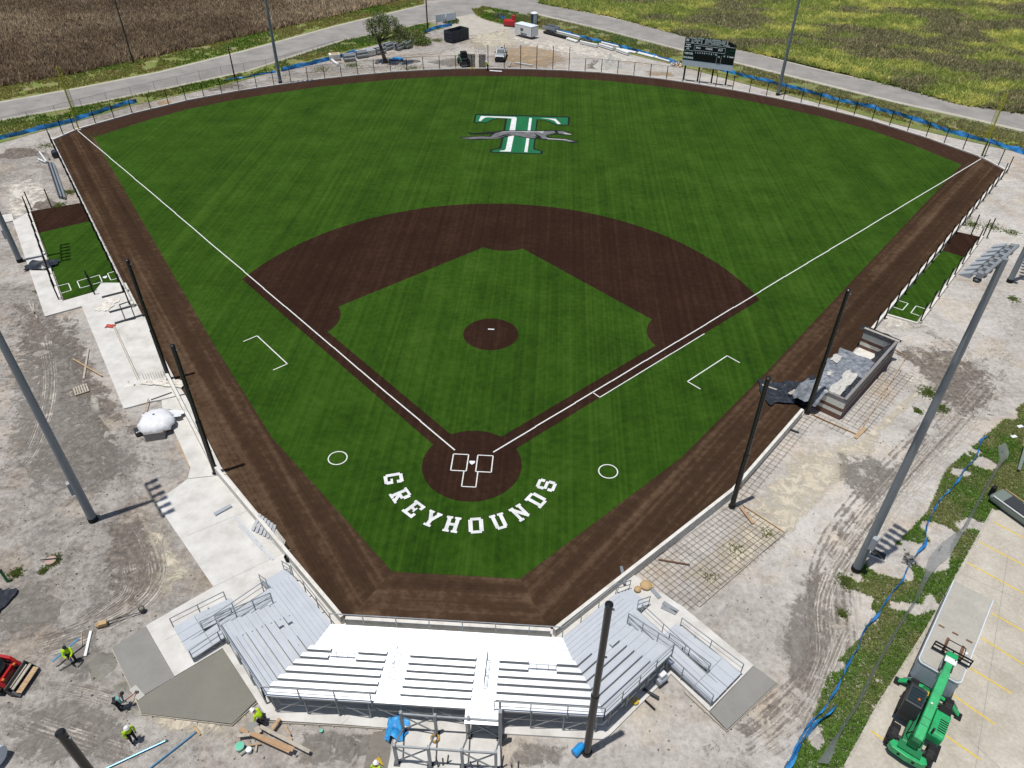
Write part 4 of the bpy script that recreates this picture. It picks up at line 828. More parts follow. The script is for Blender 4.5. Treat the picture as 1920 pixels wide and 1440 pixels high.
# companion-seat guard rails in the wheelchair bays
for u0, u1 in ((-6.6, -5.05), (5.23, 6.8)):
    o = MB()
    for zz_ in (Z0+.5, Z0+.95): o.tube(cen.p(u0, 2.45, zz_), cen.p(u1, 2.45, zz_), .018, n=5)
    for uu in (u0, u0+.45, u1-.45, u1): o.tube(cen.p(uu, 2.45, Z0), cen.p(uu, 2.45, Z0+.95), .018, n=5)
    o.build('bay_rail', 'steel_galv', gs, world=True)
    cen.plank(u0-.02, u1+.02, 1.75, 2.63, Z0+.004, .04, 'bay_deck')
# understructure
for sec, us, v_end in ((cen, [-9.1+1.82*k for k in range(11)], 0), (rgt, [-1.6, -.1, 1.7, 3.5], 0), (lft, [-1.6, -.1, 1.7, 3.5], 0)):
    prev = None
    for uu in us:
        vs_ = [.35, 2.3, 3.8, VEND-.08]
        if sec is cen and abs(uu) > 8.2: vs_ = [VEND-.08]
        elif sec is cen and abs(uu) > 7.2: vs_ = [3.8, VEND-.08]
        if sec is not cen and uu < -.5: vs_ = [VEND-.08]
        for v in vs_:
            zt = Z0-.06 if v < 1 else Z0+RISE*(1 if v < 2.5 else 3.2 if v < 4 else 6)-.06
            sec.bar((uu, v, .1), (uu, v, zt), .075, .075, 'support_post')
        if len(vs_) > 3:
            sec.bar((uu, .1, Z0-.1), (uu, 2.0, Z0-.1), .06, .1, 'bearer'); sec.bar((uu, 2.0, Z0+.05), (uu, VEND, Z0+RISE*6-.1), .06, .12, 'raker')
            sec.bar((uu, 2.3, .2), (uu, VEND-.1, Z0+RISE*6-.35), .05, .05, 'brace')
        if prev is not None:
            sec.bar((prev, VEND-.05, .2), (uu, VEND-.05, Z0+RISE*6-.25), .045, .045, 'brace') if round(uu*10) % 2 else sec.bar((prev, VEND-.05, Z0+RISE*6-.25), (uu, VEND-.05, .2), .045, .045, 'brace')
        prev = uu
    sec.bar((us[0], VEND-.02, Z0+RISE*6-.12), (us[-1], VEND-.02, Z0+RISE*6-.12), .05, .1, 'rear_beam')
# exit platform at the back
cen.plank(1.85, 3.75, VEND+.01, VEND+.85, Z0+RISE*6, .06, 'exit_platform')
cen.bar((3.75, VEND+.1, .1), (3.75, VEND+.1, 3.2), .12, .12, 'exit_post'); cen.bar((1.95, VEND+.8, .9), (1.95, VEND+.8, 1.9), .07, .07, 'exit_post')
# stairs and ramps at both ends
def stairs(sec, lab):
    th = thing('aluminium_stairs', lab, 'stairs', sec.p(5.6, .8, 0))
    for k in range(4): sec.plank(4.97+.33*k, 4.97+.33*(k+1)-.03, .05, 1.65, Z0-.2*(k+.35), .04, 'tread', par=th)
    for v in (.02, 1.68):
        sec.bar((4.95, v, Z0-.12), (6.25, v, .12), .05, .2, 'stringer', 'steel_galv', th)
        o = MB(); o.bar(sec.p(4.95, v, Z0+.95), sec.p(6.3, v, 1.05), .045, .045)
        for uu, zb in ((4.97, Z0), (6.25, .1)): o.bar(sec.p(uu, v, zb), sec.p(uu, v, zb+.95), .045, .045)
        o.bar(sec.p(4.95, v, Z0+.5), sec.p(6.3, v, .6), .035, .035).build('handrail', 'steel_galv', th, world=True)
stairs(rgt, 'aluminium steps at the front of the right wing'); stairs(lft, 'aluminium steps at the front of the left wing')
def ramp(sec, lab, ve):
    th = thing('access_ramp', lab, 'ramp', sec.p(5, 4, 0))
    # first run falls away from the walkway, then turns back outside it
    z1 = .5
    def slope(u0, u1, v0, za, v1, zb, name='ramp_deck', n=3):
        for k in range(n):
            a = u0+(u1-u0)*k/n+.008; b = u0+(u1-u0)*(k+1)/n-.008
            P_ = [sec.p(a, v0, za), sec.p(b, v0, za), sec.p(b, v1, zb), sec.p(a, v1, zb)]; Q_ = [(x, y, z-.05) for x, y, z in P_]
            mb = MB(); mb.add(P_+Q_, [(0, 1, 2, 3), (7, 6, 5, 4), (0, 4, 5, 1), (1, 5, 6, 2), (2, 6, 7, 3), (3, 7, 4, 0)])
            if (sec is lft) == (v1 > v0): mb.f = [t_[::-1] for t_ in mb.f]
            mb.build(name, sec.al, th, world=True)
    slope(3.72, 4.95, 1.72, Z0-.002, ve, z1); slope(5.2, 6.55, ve+1.35, z1, ve+.02, z1, 'landing_deck', 2); slope(3.72, 5.18, ve+.02, z1, ve+1.35, z1, 'landing_deck', 2); slope(5.2, 6.55, ve, z1, 3.7, .12)
    for (a, b, dd) in (((3.68, 2.0, Z0), (3.68, ve+1.3, z1), 0), ((4.99, 2.0, Z0), (4.99, ve, z1), 0), ((5.16, 4.2, .15), (5.16, ve, z1), 0), ((6.6, 4.0, .13), (6.6, ve+1.3, z1), 0)):
        rails(sec, 'ramp_rail', [a, b], .85, 2, 1.9, .045, th)
    for uu in (3.75, 4.9, 5.25, 6.5):
        for v in (3.4, 5.2, ve): 
            if uu < 5 or v > 5: sec.bar((uu, v, .1), (uu, v, .45+.06*(ve-v)), .06, .06, 'ramp_leg', 'steel_galv', th)
    for u0_ in (3.7, 4.97): sec.bar((u0_, 1.72, Z0-.1), (u0_, ve+1.3, z1-.09), .04, .12, 'edge_beam', 'steel_galv', th)
ramp(rgt, 'aluminium ramp with rails beside the right wing', 7.2); ramp(lft, 'aluminium ramp with rails beside the left wing', 6.1)
# press box frame on the rear pad
pf = thing('press_box_scaffold', 'open galvanised steel frame behind the middle of the grandstand', 'scaffold', (0, -24, 0))
bk = [(-1.66,-21.35,0.1), (0.22,-21.38,0.1), (2.06,-21.38,0.1), (3.77,-21.39,0.1)]; nr = [(-1.7,-23.11,0.1), (0.12,-23.12,0.1), (1.89,-23.14,0.1), (3.69,-23.13,0.1)]
Hf = 2.15
for row in (bk, nr):
    for p in row:
        MB().box(p[0], p[1], .1+Hf/2, .15, .19, Hf).build('column', 'steel_galv', pf, world=True); MB().box(p[0], p[1], .115, .36, .36, .03).build('base_plate', 'steel_dark', pf, world=True)
    for a, b in zip(row, row[1:]): MB().bar((a[0], a[1], Hf-.1), (b[0], b[1], Hf-.1), .09, .12).build('beam', 'steel_galv', pf, world=True)
    for k in (0, 2):
        a, b = row[k], row[k+1]
        MB().bar((a[0], a[1]+.03, .3), (b[0], b[1]+.03, Hf-.2), .06, .06).build('brace', 'steel_galv', pf, world=True); MB().bar((b[0], b[1]-.03, .3), (a[0], a[1]-.03, Hf-.2), .06, .06).build('brace', 'steel_galv', pf, world=True)
for a, b in zip(bk, nr): MB().bar((a[0], a[1], .4), (b[0], b[1], Hf-.1), .07, .09).build('brace', 'steel_galv', pf, world=True)
MB().box(bk[3][0]+.05, bk[3][1]-.3, 1.9, .2, .24, 3.6).build('column', 'steel_galv', pf, world=True)
ORD = ('leftmost', 'second', 'third', 'fourth', 'fifth', 'sixth', 'seventh', 'rightmost')
for k, (x, hh) in enumerate(((1.15, 1.1), (1.4, .7), (1.62, .85), (3.0, .8), (3.3, .85), (4.6, 1.2), (5.2, .8), (5.5, .95))):
    o = thing('steel_pipe', f'loose grey steel pipe under the open steel frame, {ORD[k]} of eight', 'pipe', (x-.6, -23.15+.12*(k % 3)), group='loose pipes under the steel frame')
    MB().tube((0, 0, .1), (.08*(k % 3)-.08, .05, hh), .045, n=8).build('tube', 'steel_dark', o); MB().lathe([(.06, .09), (.06, .13)], 8).build('foot', 'steel_dark', o)

# ================================================================ BULLPENS
def bullpen(turfq, dirtq, lab):
    S(MB().sheet(turfq, .012), 'bullpen_turf', 'turf'); S(MB().sheet(dirtq, .012), 'bullpen_mound', 'skin_turf')
bullpen([(40.07,24.48),(42.44,23.1),(52.9,37.29),(50.91,38.65)], [(50.91,38.65),(52.9,37.29),(56.87,42.54),(54.52,43.73)], 'r')
bullpen([(-44.36,20.95),(-39.74,24.47),(-50.51,38.39),(-54.97,34.85)], [(-54.97,34.85),(-50.51,38.39),(-54.02,43.19),(-59.13,40.35)], 'l')
wall('white concrete kerb on the outer side of the right bullpen', cut([(42.55,22.95),(56.98,42.45)], 7), .3, w=.22, name='bullpen_kerb')
wall('white concrete kerb at the near end of the right bullpen', [(40.0,24.35),(42.5,22.95)], .15, w=.2, name='bullpen_kerb')
wall('white concrete kerb on the outer side of the left bullpen', cut([(-59.3,40.5),(-44.5,20.85)], 7), .25, w=.22, name='bullpen_kerb')
fence('black fence posts on the outer kerb of the right bullpen', [(42.66,22.9),(57.1,42.4)], 2.4, step=3.0, z0=.05, rail=False, start=.1)
fence('black fence posts on the outer kerb of the left bullpen', [(-44.75,20.75),(-59.5,40.45)], 2.4, step=2.9, z0=.05, rail=True, mesh=None, start=.1)
fence('two black fence posts at the far end of the right bullpen', [(56.0,43.0),(57.6,42.2)], 2.6, step=1.7, z0=0, rail=False)
fence('two black fence posts at the far end of the left bullpen', [(-57.2,41.6),(-59.3,40.6)], 2.4, step=2.2, z0=0, rail=False)
fence('black gate post pair at the near end of the left bullpen', [(-42.2,22.7),(-41.6,22.0)], 2.5, step=.9, z0=.05, rail=False)
bpl = bpy.data.objects['bullpen_turf']
for pts in ([(42.1,27.21),(42.92,26.69),(41.87,25.34),(41.11,25.93)], [(44.37,25.75),(43.56,26.26),(42.55,24.87),(43.22,24.4)],
            [(-46.48,23.42),(-45.59,24.1),(-44.58,22.79),(-45.29,22.13)], [(-44.16,25.24),(-44.9,24.59),(-43.87,23.26),(-43.13,23.85)], [(-43.88,25.39),(-43.2,26.01),(-42.2,24.69),(-42.91,24.09)], [(-41.77,27.01),(-42.47,26.42),(-41.45,25.07),(-40.75,25.61)]):
    line(pts, 'batters_box', bpl, w=.09, z=.016)
MB().prism([(-42.62,25.62),(-42.33,25.94),(-42.13,25.65),(-42.19,25.35),(-42.5,25.44)], .01, .03).build('home_plate', 'white_paint', bpl)
# ================================================================ RIGHT DUGOUT
D0 = Vector((28.15, 9.45)); dd = Vector((.63, .777)); dn = Vector((.777, -.63)); DA = math.atan2(dd.y, dd.x)
dg = thing('dugout', 'unroofed block dugout with tan and brown bands wrapped in black plastic', 'dugout', D0, DA)   # local x along the wall, y negative = away from the field
LN, WD = 11.5, 3.05
bands = [('block_brown', .0, .45), ('block_tan', .45, .82), ('block_brown', .82, 1.15), ('block_tan', 1.15, 1.75), ('block_grey', 1.75, 2.15)]
for m_, z0, z1 in bands:
    MB().box(.1, -WD/2, (z0+z1)/2, .2, WD, z1-z0-.012).build('block_course', m_, dg)
    MB().box(LN/2+.11, -WD+.1, (z0+z1)/2, LN-.24, .2, z1-z0-.012).build('block_course', 'block_grey' if m_ != 'block_brown' else m_, dg)
    MB().box(LN-.1, -WD/2, (z0+z1)/2, .2, WD, z1-z0-.012).build('block_course', m_, dg)
MB().box(LN/2, -WD+.1, 2.19, LN+.05, .24, .07).build('wall_cap', 'block_grey', dg); MB().box(LN/2+.2, -WD/2+.1, .06, LN-.6, WD-.3, .1).build('floor_slab', 'concrete_wall', dg)
MB().bar((LN-.1, .1, 2.25), (LN-.1, -WD-.1, 2.25), .26, .05).build('top_board', 'wood_grey', dg)
def drape(name, m, par, x0, x1, y0, y1, zf, nx=26, ny=14, edge=.25, world=False, seed=0, relief=None, lab=None):
    """crumpled sheet with a ragged outline, zf(x,y) gives the height it lies at"""
    vs = []; r_ = np.random.default_rng(seed)
    a = r_.random(4)*40
    for j in range(ny+1):
        for i in range(nx+1):
            fx = i/nx; fy = j/ny; x = x0+(x1-x0)*fx; y = y0+(y1-y0)*fy
            e_ = float(vnoise(np.array([fx*5+a[0]]), np.array([fy*5+a[1]]))[0])-.5; e2 = float(vnoise(np.array([fx*5+a[2]]), np.array([fy*5+a[3]]))[0])-.5
            x += e_*edge*2; y += e2*edge*2
            n_ = float(fbm(np.array([x*2.1+a[0]]), np.array([y*2.1+a[1]]), 3)[0])
            vs.append((x, y, zf(x, y)+(n_-.4)*(relief if relief is not None else .42*edge)+.03))
    mb = MB(); mb.add(vs, [(j*(nx+1)+i, j*(nx+1)+i+1, (j+1)*(nx+1)+i+1, (j+1)*(nx+1)+i) for j in range(ny) for i in range(nx)])
    return mb.build(name, m, par, smooth=True, label=lab)
mat('plastic_grey', [(.09, .10, .115), (.19, .205, .23), (.33, .345, .37)], sc=2.2, rough=.4, spec=.5, bump=.8, bsc=4)
def roofz(x, y): return 1.72-.12*math.sin(x*.8)-.1*(x/7)
drape('plastic_sheet', 'plastic_grey', dg, .3, 7.7, .55, -2.8, roofz, 34, 18, .4, seed=3)
drape('plastic_sheet', 'plastic_grey', dg, -.9, .9, .9, -1.2, lambda x, y: 2.2-1.3*max(0, -x-.05)-.5*max(0, y), 14, 12, .3, seed=4)
MB().box(3.7, -1.2, 1.45, 6.6, 2.7, .12).build('roof_form', 'wood_grey', dg)
for i, (x0, x1, y0, y1, ed) in enumerate([(.8, 4.6, -1.25, -2.3, .2), (4.9, 6.2, .5, -.2, .16), (2.9, 3.5, -.1, -.5, .1)]): drape('white_sheet', 'sheet_pale', dg, x0, x1, y0, y1, lambda x, y: roofz(x, y)+.085, 22, 14, ed, seed=20+i, relief=.05)
drape('plastic_sheet', 'plastic_black', dg, .3, 4.2, -2.25, -2.95, lambda x, y: 1.8+.1*math.sin(x*2), 16, 8, .16, seed=5)
drape('plastic_sheet', 'plastic_black', dg, 7.6, 11.2, -2.0, -3.1, lambda x, y: 1.1+.95*min(1, max(0, -(y+2.0)/.9)), 20, 12, .22, seed=6)
drape('plastic_sheet', 'plastic_black', dg, 11.1, 11.9, .3, -3.2, lambda x, y: 2.18, 8, 14, .16, seed=7)
drape('plastic_sheet', 'plastic_black', dg, -.4, 6.8, .15, .9, lambda x, y: max(.1, 1.6-1.9*max(0, y-.1)), 26, 8, .35, seed=8)
o = tag(drape('plastic_sheet', 'plastic_black', None, 24.9, 29.2, 9.2, 12.2, lambda x, y: .16+.35*max(0, x-27.6), 26, 18, .5, seed=9), 'crumpled black plastic sheet lying on the warning track by the dugout', 'plastic sheet')
o = thing('plank', 'pale plank sticking out of the black plastic on the track', 'plank', (25.3, 11.3)); MB().bar((-.5, .25, .25), (.7, -.3, .2), .16, .04).build('board', 'wood_grey', o)
o = thing('plank', 'pale board lying on the crumpled black plastic by the wall end', 'plank', (27.2, 10.5)); MB().bar((-.35, -.3, .42), (.35, .3, .40), .3, .05).build('board', 'wood_grey', o)
# ================================================================ REBAR MATS
def rebar(label, o, e1, L1, e2, L2, s=.42, jit=.03, z=.05):
    th = thing('rebar_mat', label, 'rebar mat', o); e1 = Vector(e1).normalized(); e2 = Vector(e2).normalized(); O = Vector(o)
    for k in range(int(L1/s)+1):
        p = O+e1*(k*s+random.uniform(-jit, jit)); p2 = p+e2*(L2+random.uniform(-.1, .1)); MB().bar((*p, z), (*p2, z), .016, .016).build('rebar', 'rebar', th, world=True)
    for k in range(int(L2/s)+1):
        p = O+e2*(k*s+random.uniform(-jit, jit)); p2 = p+e1*(L1+random.uniform(-.1, .1)); MB().bar((*p, z+.018), (*p2, z+.018), .016, .016).build('rebar', 'rebar', th, world=True)
    return th
rebar('rebar grid on the sand beside the right end of the grandstand', (12.3,-9.35), (.753,.658), 10.4, (.707,-.707), 4.4)
rebar('rebar strip along the right field wall up to the dugout', (20.1,-1.9), (.607,.795), 12.2, (.795,-.607), 1.15, .5)
rebar('rebar grid laid behind the back wall of the dugout', (30.6,7.3), (.64,.768), 10.6, (.768,-.64), 2.3, .5)
rebar('small rebar strip in front of the near dugout wall', (28.3,8.7), (.768,-.64), 3.6, (-.64,-.768), 1.2, .5)
boards('formwork', 'timber edge board along the outer side of the rebar grid', [(23.34,-5.05),(16.16,-11.93)], -.05, .1, 'wood_grey', 1.4)
boards('formwork', 'timber edge boards at the upper end of the rebar grid', [(20.55,-2.84),(23.14,-5.31)], -.05, .1, 'wood', 9)
boards('formwork', 'timber edge boards round the rebar behind the dugout', [(31.42,5.53),(39.49,17.22),(38.23,18.67)], -.05, .1, 'wood', 1.6)
boards('formwork', 'timber screed board below the near dugout wall', [(28.35,8),(31.39,5.72)], -.05, .12, 'wood', 9)
def plank(label, a, b, w=.2, z=.06, m='wood', t=.04, name='plank', cat='plank', tz=None):
    o = thing(name, label, cat, a); MB().bar((*a, z), (*b, tz if tz is not None else z), w, t).build('board', m, o, world=True); return o
plank('orange board lying across the upper end of the rebar grid', (20.35,-3.06), (21,-4.61), .2, .1, 'wood_orange')
plank('rusty bar lying on the rebar grid near the field wall', (13.8,-8.31), (15.92,-8.62), .08, .1, 'rust')
plank('brown plank beside the timber edge below the dugout', (31.17,5.25), (32.39,6.58), .3, .06, 'wood')
plank('bent rusty steel offcut on the sand by the field wall', (25.91,6), (26.7,5.59), .14, .08, 'steel_dark')
plank('long pale timber along the foot of the right field wall', (20.71,-1.04), (22.76,1.81), .16, .06, 'wood')
# ================================================================ LEFT DUGOUT SLAB
lf = thing('door_frame_set', 'grey steel door frames on the left dugout slab', 'steel frame', (-35.6,17.85,0))
for pts in ([(-38.13,20.24),(-37.44,20.9),(-35.38,17.9),(-36.15,17.47)], ):
    for a, b in zip(pts, pts[1:]+pts[:1]): MB().bar((*a, .14), (*b, .14), .09, .08).build('frame_bar', 'steel_dark', lf, world=True)
for a, b in (((206,588),(257,574)), ((216,609),(272,592)), ((192,560),(243,547))): pass
for a, b in (((-38.45,18.79), (-36.37,20.33)), ((-36.98,16.9), (-34.78,18.67)), ((-40.55,21.44), (-38.39,22.96))): MB().bar((*a, .16), (*b, .16), .2, .14).build('sill_beam', 'steel_dark', lf, world=True)
MB().sheet([(-36.95,16.62),(-34.66,18.39),(-27.87,8.83),(-30.48,8.34)], .106).build('dugout_floor', mat('floor_stain', [(.40, .385, .35), (.55, .53, .49), (.63, .615, .585)], sc=.55, rough=.85), lf, world=True)
o = thing('rebar_dowels', 'row of short rebar dowels at the lower end of the left dugout slab', 'rebar', (-28.91,8.76,0))
for k in range(10):
    p = Vector((-30.17,8.52)).lerp(Vector((-28.33,9.11)), k/9); MB().bar((*p, .1), (p.x-.02, p.y, .75), .02, .02).build('dowel', 'rebar', o, world=True)
o = thing('rebar_dowels', 'line of rebar and formwork along the back of the left dugout slab', 'rebar', (-34.96,14.24,0))
MB().bar((*(-36.76,16.45), .14), (*(-30.71,8.63), .14), .03, .03).build('bar', 'rebar', o, world=True); MB().bar((*(-36.92,16.44), .12), (*(-30.78,8.47), .12), .08, .06).build('bar', 'wood_grey', o, world=True)
for k in range(14):
    p = Vector((-36.76,16.45)).lerp(Vector((-30.71,8.63)), k/13); MB().bar((*p, .1), (*p, .35), .02, .02).build('dowel', 'rebar', o, world=True)
tag(drape('cloth_sheet', 'burlap', None, -27.9+-2.3, -26.4, 7.7, 8.5, lambda x, y: .16, 22, 8, .22, seed=11), 'crumpled off-white sheeting at the near end of the left dugout slab', 'sheeting')
tag(drape('cloth_sheet', 'burlap', None, -31.6, -30.6, 7.3, 8.3, lambda x, y: .05, 12, 10, .25, seed=12), 'heap of off-white sheeting on the soil beside the left walk', 'sheeting')
tag(drape('cloth_sheet', 'burlap', None, -40.2, -38.6, 19.0, 21.5, lambda x, y: .12, 14, 16, .25, seed=13), 'torn pale paper spread over the upper end of the left walk', 'sheeting')
tag(drape('cloth', 'orange_red', None, *([-37.6,-36.9]), *([16.15,16.7]), lambda x, y: .13, 8, 8, .18, seed=14), 'crumpled red cloth lying on the left walk', 'cloth')
plank('long pole lying across the plaza corner of the left walk', (-28.38,5.83), (-27.02,6.94), .08, .14, 'steel_dark', .06)
# ================================================================ TARP-COVERED PILE
tp = thing('covered_pile', 'white plastic wrapped over a pile beside the left walk', 'covered pile', (-26.28,2.54,0))
MB().box(.25, -1.05, .35, 1.5, .9, .75, .3).build('block_pallet', 'block_grey', tp); MB().box(-1.2, -.75, .22, .8, .8, .5, .6).build('black_bag', 'plastic_black', tp, bevel=.12)
n = 30; vs = []; fs = []
for j in range(9):
    for i in range(n):
        a = 2*math.pi*i/n; t_ = j/8; rr = 1.42*math.sin(math.pi/2*t_)**.8*(1+.05*math.sin(3*a+2)+.035*math.sin(9*a)+.04*math.sin(14*a+j)); vs.append((rr*math.cos(a), rr*math.sin(a), 1.3*math.cos(math.pi/2*t_*.74)+.06*math.sin(7*a+j)*t_+.1*abs(math.sin(2.5*a+1))*t_))
mb = MB(); mb.add(vs, [(j*n+i, (j+1)*n+i, (j+1)*n+(i+1) % n, j*n+(i+1) % n) for j in range(8) for i in range(n)]+[tuple(range(n))]); mb.build('plastic_cover', 'plastic_white', tp, smooth=True)
drape('plastic_flap', 'plastic_white', tp, -.6, 1.6, .9, 2.0, lambda x, y: .55-.25*(y-.9), 12, 6, .2, seed=31); drape('plastic_flap', 'plastic_white', tp, -1.7, -.9, .7, 1.3, lambda x, y: .5, 8, 6, .2, seed=32)
MB().lathe([(.16, .0), (.12, .14)], 8, (-.15, .2, 1.16)).build('weight', 'dirt_dark', tp)
plank('timber edging board by the covered pile on the left', (-24.1,1.02), (-21.92,-1.75), .1, .06, 'wood')
plank('thin timber leaning over the covered pile', (-28.56,5.81), (-28.08,4.03), .07, .3, 'wood')
# pallet
pl = thing('pallet', 'wooden pallet lying on the soil left of the walk', 'pallet', (-35.1, 6.8), R(38))
for k in range(6): MB().box(-.5+.2*k, 0, .13, .13, 1.25, .025).build('slat', 'wood_grey', pl)
for y in (-.55, 0, .55): MB().box(0, y, .06, 1.15, .09, .1).build('stringer', 'wood', pl)
plank('grey board of a crossed pair on the soil by the left walk', (-37.54,12.76), (-35.7,8.35), .16, .05, 'wood_grey')
plank('diagonal board of the crossed pair by the left walk', (-38.16,11.12), (-34.24,8.84), .13, .1, 'wood')
for k, (a, b) in enumerate((((-47.6,20.1), (-45.17,17.43)), ((-47.06,19.94), (-45.65,17.87)))): plank(('grey','pale')[k]+' stick on the soil left of the upper walk', a, b, .12, .05, 'wood_grey')
# ================================================================ LOOSE METAL ON THE PLAZA
plank('short grey channel lying alone on the left plaza', (-18.11,-6.5), (-17.22,-5.56), .3, .18, 'grey_paint', .14, 'steel_channel', 'channel')
plank('long aluminium strip lying on the left plaza nearest the wall', (-16.54,-6.59), (-13.83,-9.09), .22, .13, 'alu_plain', .05, 'aluminium_plank')
plank('thin aluminium strip lying on the left plaza', (-16.03,-7.36), (-13.65,-9.4), .1, .13, 'alu_plain', .04, 'aluminium_plank')
plank('aluminium strip lying on the plaza nearest the left steps', (-13.81,-9.13), (-12.66,-10.16), .2, .13, 'alu_plain', .05, 'aluminium_plank')
for k in range(6):
    a = Vector((-14.88,-7.77)).lerp(Vector((-13.3,-8.49)), k/5); b = Vector((-14.43,-6.9)).lerp(Vector((-13.1,-7.8)), k/5)
    plank(f'grey aluminium section leaning on the left wall, {("first","second","third","fourth","fifth","sixth")[k]} from the field corner', a, b, .24, .2, 'alu_plain', .06, 'aluminium_section', 'aluminium section', .98)
wp = thing('plank_stack', 'stack of pale aluminium planks leaning on the wall by the left steps', 'plank stack', (-12.57,-8.86,0.1))
for k in range(9):
    a = Vector((-13.15,-8.71)).lerp(Vector((-12.26,-9.4)), k/8); b = Vector((-12.87,-8.17)).lerp(Vector((-11.98,-9.11)), k/8); MB().bar((*a, .2), (*b, .92), .11, .05).build('plank', 'concrete_wall', wp, world=True)
cn = thing('bucket', 'black bucket standing at the foot of the left steps', 'bucket', (-11.61,-10.18,0.1)); MB().lathe([(.16, .1), (.2, .5), (.17, .5), (.15, .14)], 12).build('pail', 'black_rough', cn)
# right steps: loose perforated planks, sacks
plank('grey channel leaning over the right field wall by the steps', (11.34,-10.66), (11.05,-9.85), .2, .3, 'steel_galv', .1, 'steel_channel', 'channel', 1.1)
for k, (a, b) in enumerate((((13.07,-10.76), (13.6,-11.52)), ((13.77,-11.84), (14.67,-12.5)), ((13.64,-12.17), (14.55,-12.63)))): plank(('short','upper long','lower long')[k]+' perforated metal plank lying on the slab by the right ramp', a, b, .28, .14, 'steel_galv', .05, 'metal_plank')
for k, (lab, p, r_) in enumerate((('large tan paper sack on the slab by the right steps', (12.76,-10.61,0.1), .42), ('small tan paper sack beside the right steps', (12.17,-10.99,0.1), .25))):
    o = thing('sack', lab, 'sack', p, k); MB().lathe([(r_*.7, .0), (r_, .08), (r_*.9, .2), (r_*.3, .28)], 9).build('bag', 'sand_tan', o, smooth=True); MB().box(r_*.9, 0, .08, .2, .3, .08, .4).build('flap', 'sand_tan', o)
# ================================================================ TELEHANDLER
def wheel(parent, x, y, r_, w, hub='lift_green', tread=True):
    sd = 1 if y > 0 else -1
    wo = MB(); prof = [(r_*.55, -w/2), (r_*.93, -w/2), (r_, -w*.32), (r_, w*.32), (r_*.93, w/2), (r_*.55, w/2)]
    n_ = 20; vs = [(x+rr*math.cos(2*math.pi*i/n_), y+yy, r_+rr*math.sin(2*math.pi*i/n_)) for rr, yy in prof for i in range(n_)]
    wo.add(vs, [(k*n_+i, (k+1)*n_+i, (k+1)*n_+(i+1) % n_, k*n_+(i+1) % n_) for k in range(5) for i in range(n_)])
    if tread:
        for i in range(14):
            a = 2*math.pi*i/14; wo.box(x+r_*1.0*math.cos(a), y, r_+r_*1.0*math.sin(a), .05, w*.9, .1, 0, -a)
    tw = wo.build('tyre', 'rubber', parent)
    MB().tube((x, y-w*.42, r_), (x, y+w*.42, r_), r_*.56, n=16).build('rim', hub, tw); MB().tube((x, y+sd*w*.4, r_), (x, y+sd*w*.52, r_), r_*.2, n=10).build('hub', 'steel_dark', tw)
    return tw
tl = thing('telehandler', 'green telehandler with its boom raised over the parked trailer', 'telehandler', (27.42, -19.15), R(54.3))
for x in (1.72, -1.72):
    for y in (.95, -.95): wheel(tl, x, y, .62, .42)
MB().side([(-2.3,.55),(2.1,.55),(2.3,.8),(2.0,1.0),(-1.9,1.05),(-2.3,.9)], -.5, .5).build('chassis', 'lift_green_dark', tl, bevel=.03)
MB().box(1.72, 0, .62, .22, 1.5, .22).build('axle', 'steel_dark', tl); MB().box(-1.72, 0, .62, .22, 1.5, .22).build('axle', 'steel_dark', tl)
MB().prism([(-2.2,-.85),(-2.5,-1.0),(-2.7,-.8),(-2.78,0),(-2.7,.8),(-2.5,1.0),(-2.2,.85)], .5, .98).build('counterweight', 'lift_green', tl, bevel=.03); MB().box(-2.3, 0, 1.05, .5, 1.2, .1).build('rear_deck', 'lift_green_dark', tl); MB().box(-2.72, 0, .75, .06, .9, .2).build('plate', 'black_rough', tl)
MB().side([(-.95,.8),(.85,.8),(.85,1.35),(.65,1.5),(-.8,1.5),(-.95,1.35)], -1.22, -.45).build('engine_cover', 'lift_green', tl, bevel=.05)
eg = MB()
for k in range(6): eg.box(-.55+.15*k, -.98, 1.51, .06, .42, .02)
eg.build('vent', 'black_rough', tl); MB().box(.95, -.85, 1.15, .5, .65, .6).build('side_box', 'black_rough', tl, bevel=.04)
cb = MB().side([(-.55,.75),(1.05,.75),(1.15,1.4),(.75,2.32),(-.5,2.32),(-.6,1.4)], .3, 1.2).build('cab', 'steel_dark', tl, bevel=.03)
MB().side([(.82,2.23),(1.17,1.45),(1.2,1.45),(.85,2.25)], .36, 1.14).build('windscreen', 'glass_dark', cb)
MB().box(.12, .75, 2.345, 1.0, .72, .03).build('roof_glass', 'glass_dark', cb)
rb_ = MB()
for k in range(5): rb_.bar((-.3+.22*k, .4, 2.375), (-.3+.22*k, 1.1, 2.375), .03, .02)
rb_.build('roof_guard', 'steel_dark', cb); MB().lathe([(.07, 0), (.07, .1), (.03, .13)], 10, (-.1, .6, 2.37)).build('beacon', 'orange_paint', cb)
MB().bar((-.4, 1.24, .8), (1.0, 1.24, .8), .1, .5).build('step', 'black_rough', tl); MB().box(-1.72, 1.2, 1.15, 1.2, .12, .06).build('mudguard', 'black_rough', tl)
MB().box(-1.9, 0, 1.75, .7, .5, 1.1).build('boom_tower', 'lift_green_dark', tl, bevel=.03)
bo = MB().bar((-2.35, -.02, 2.15), (2.0, 0, 2.95), .46, .55).build('boom', 'lift_green', tl, bevel=.04)
MB().bar((2.0, 0, 2.97), (3.05, 0, 3.12), .36, .42).build('boom_section', 'lift_green', bo, bevel=.03); MB().bar((-.2, 0, 2.835), (-.2, .46, 2.835), .1, .02).build('decal', 'lift_green_dark', bo) if False else None
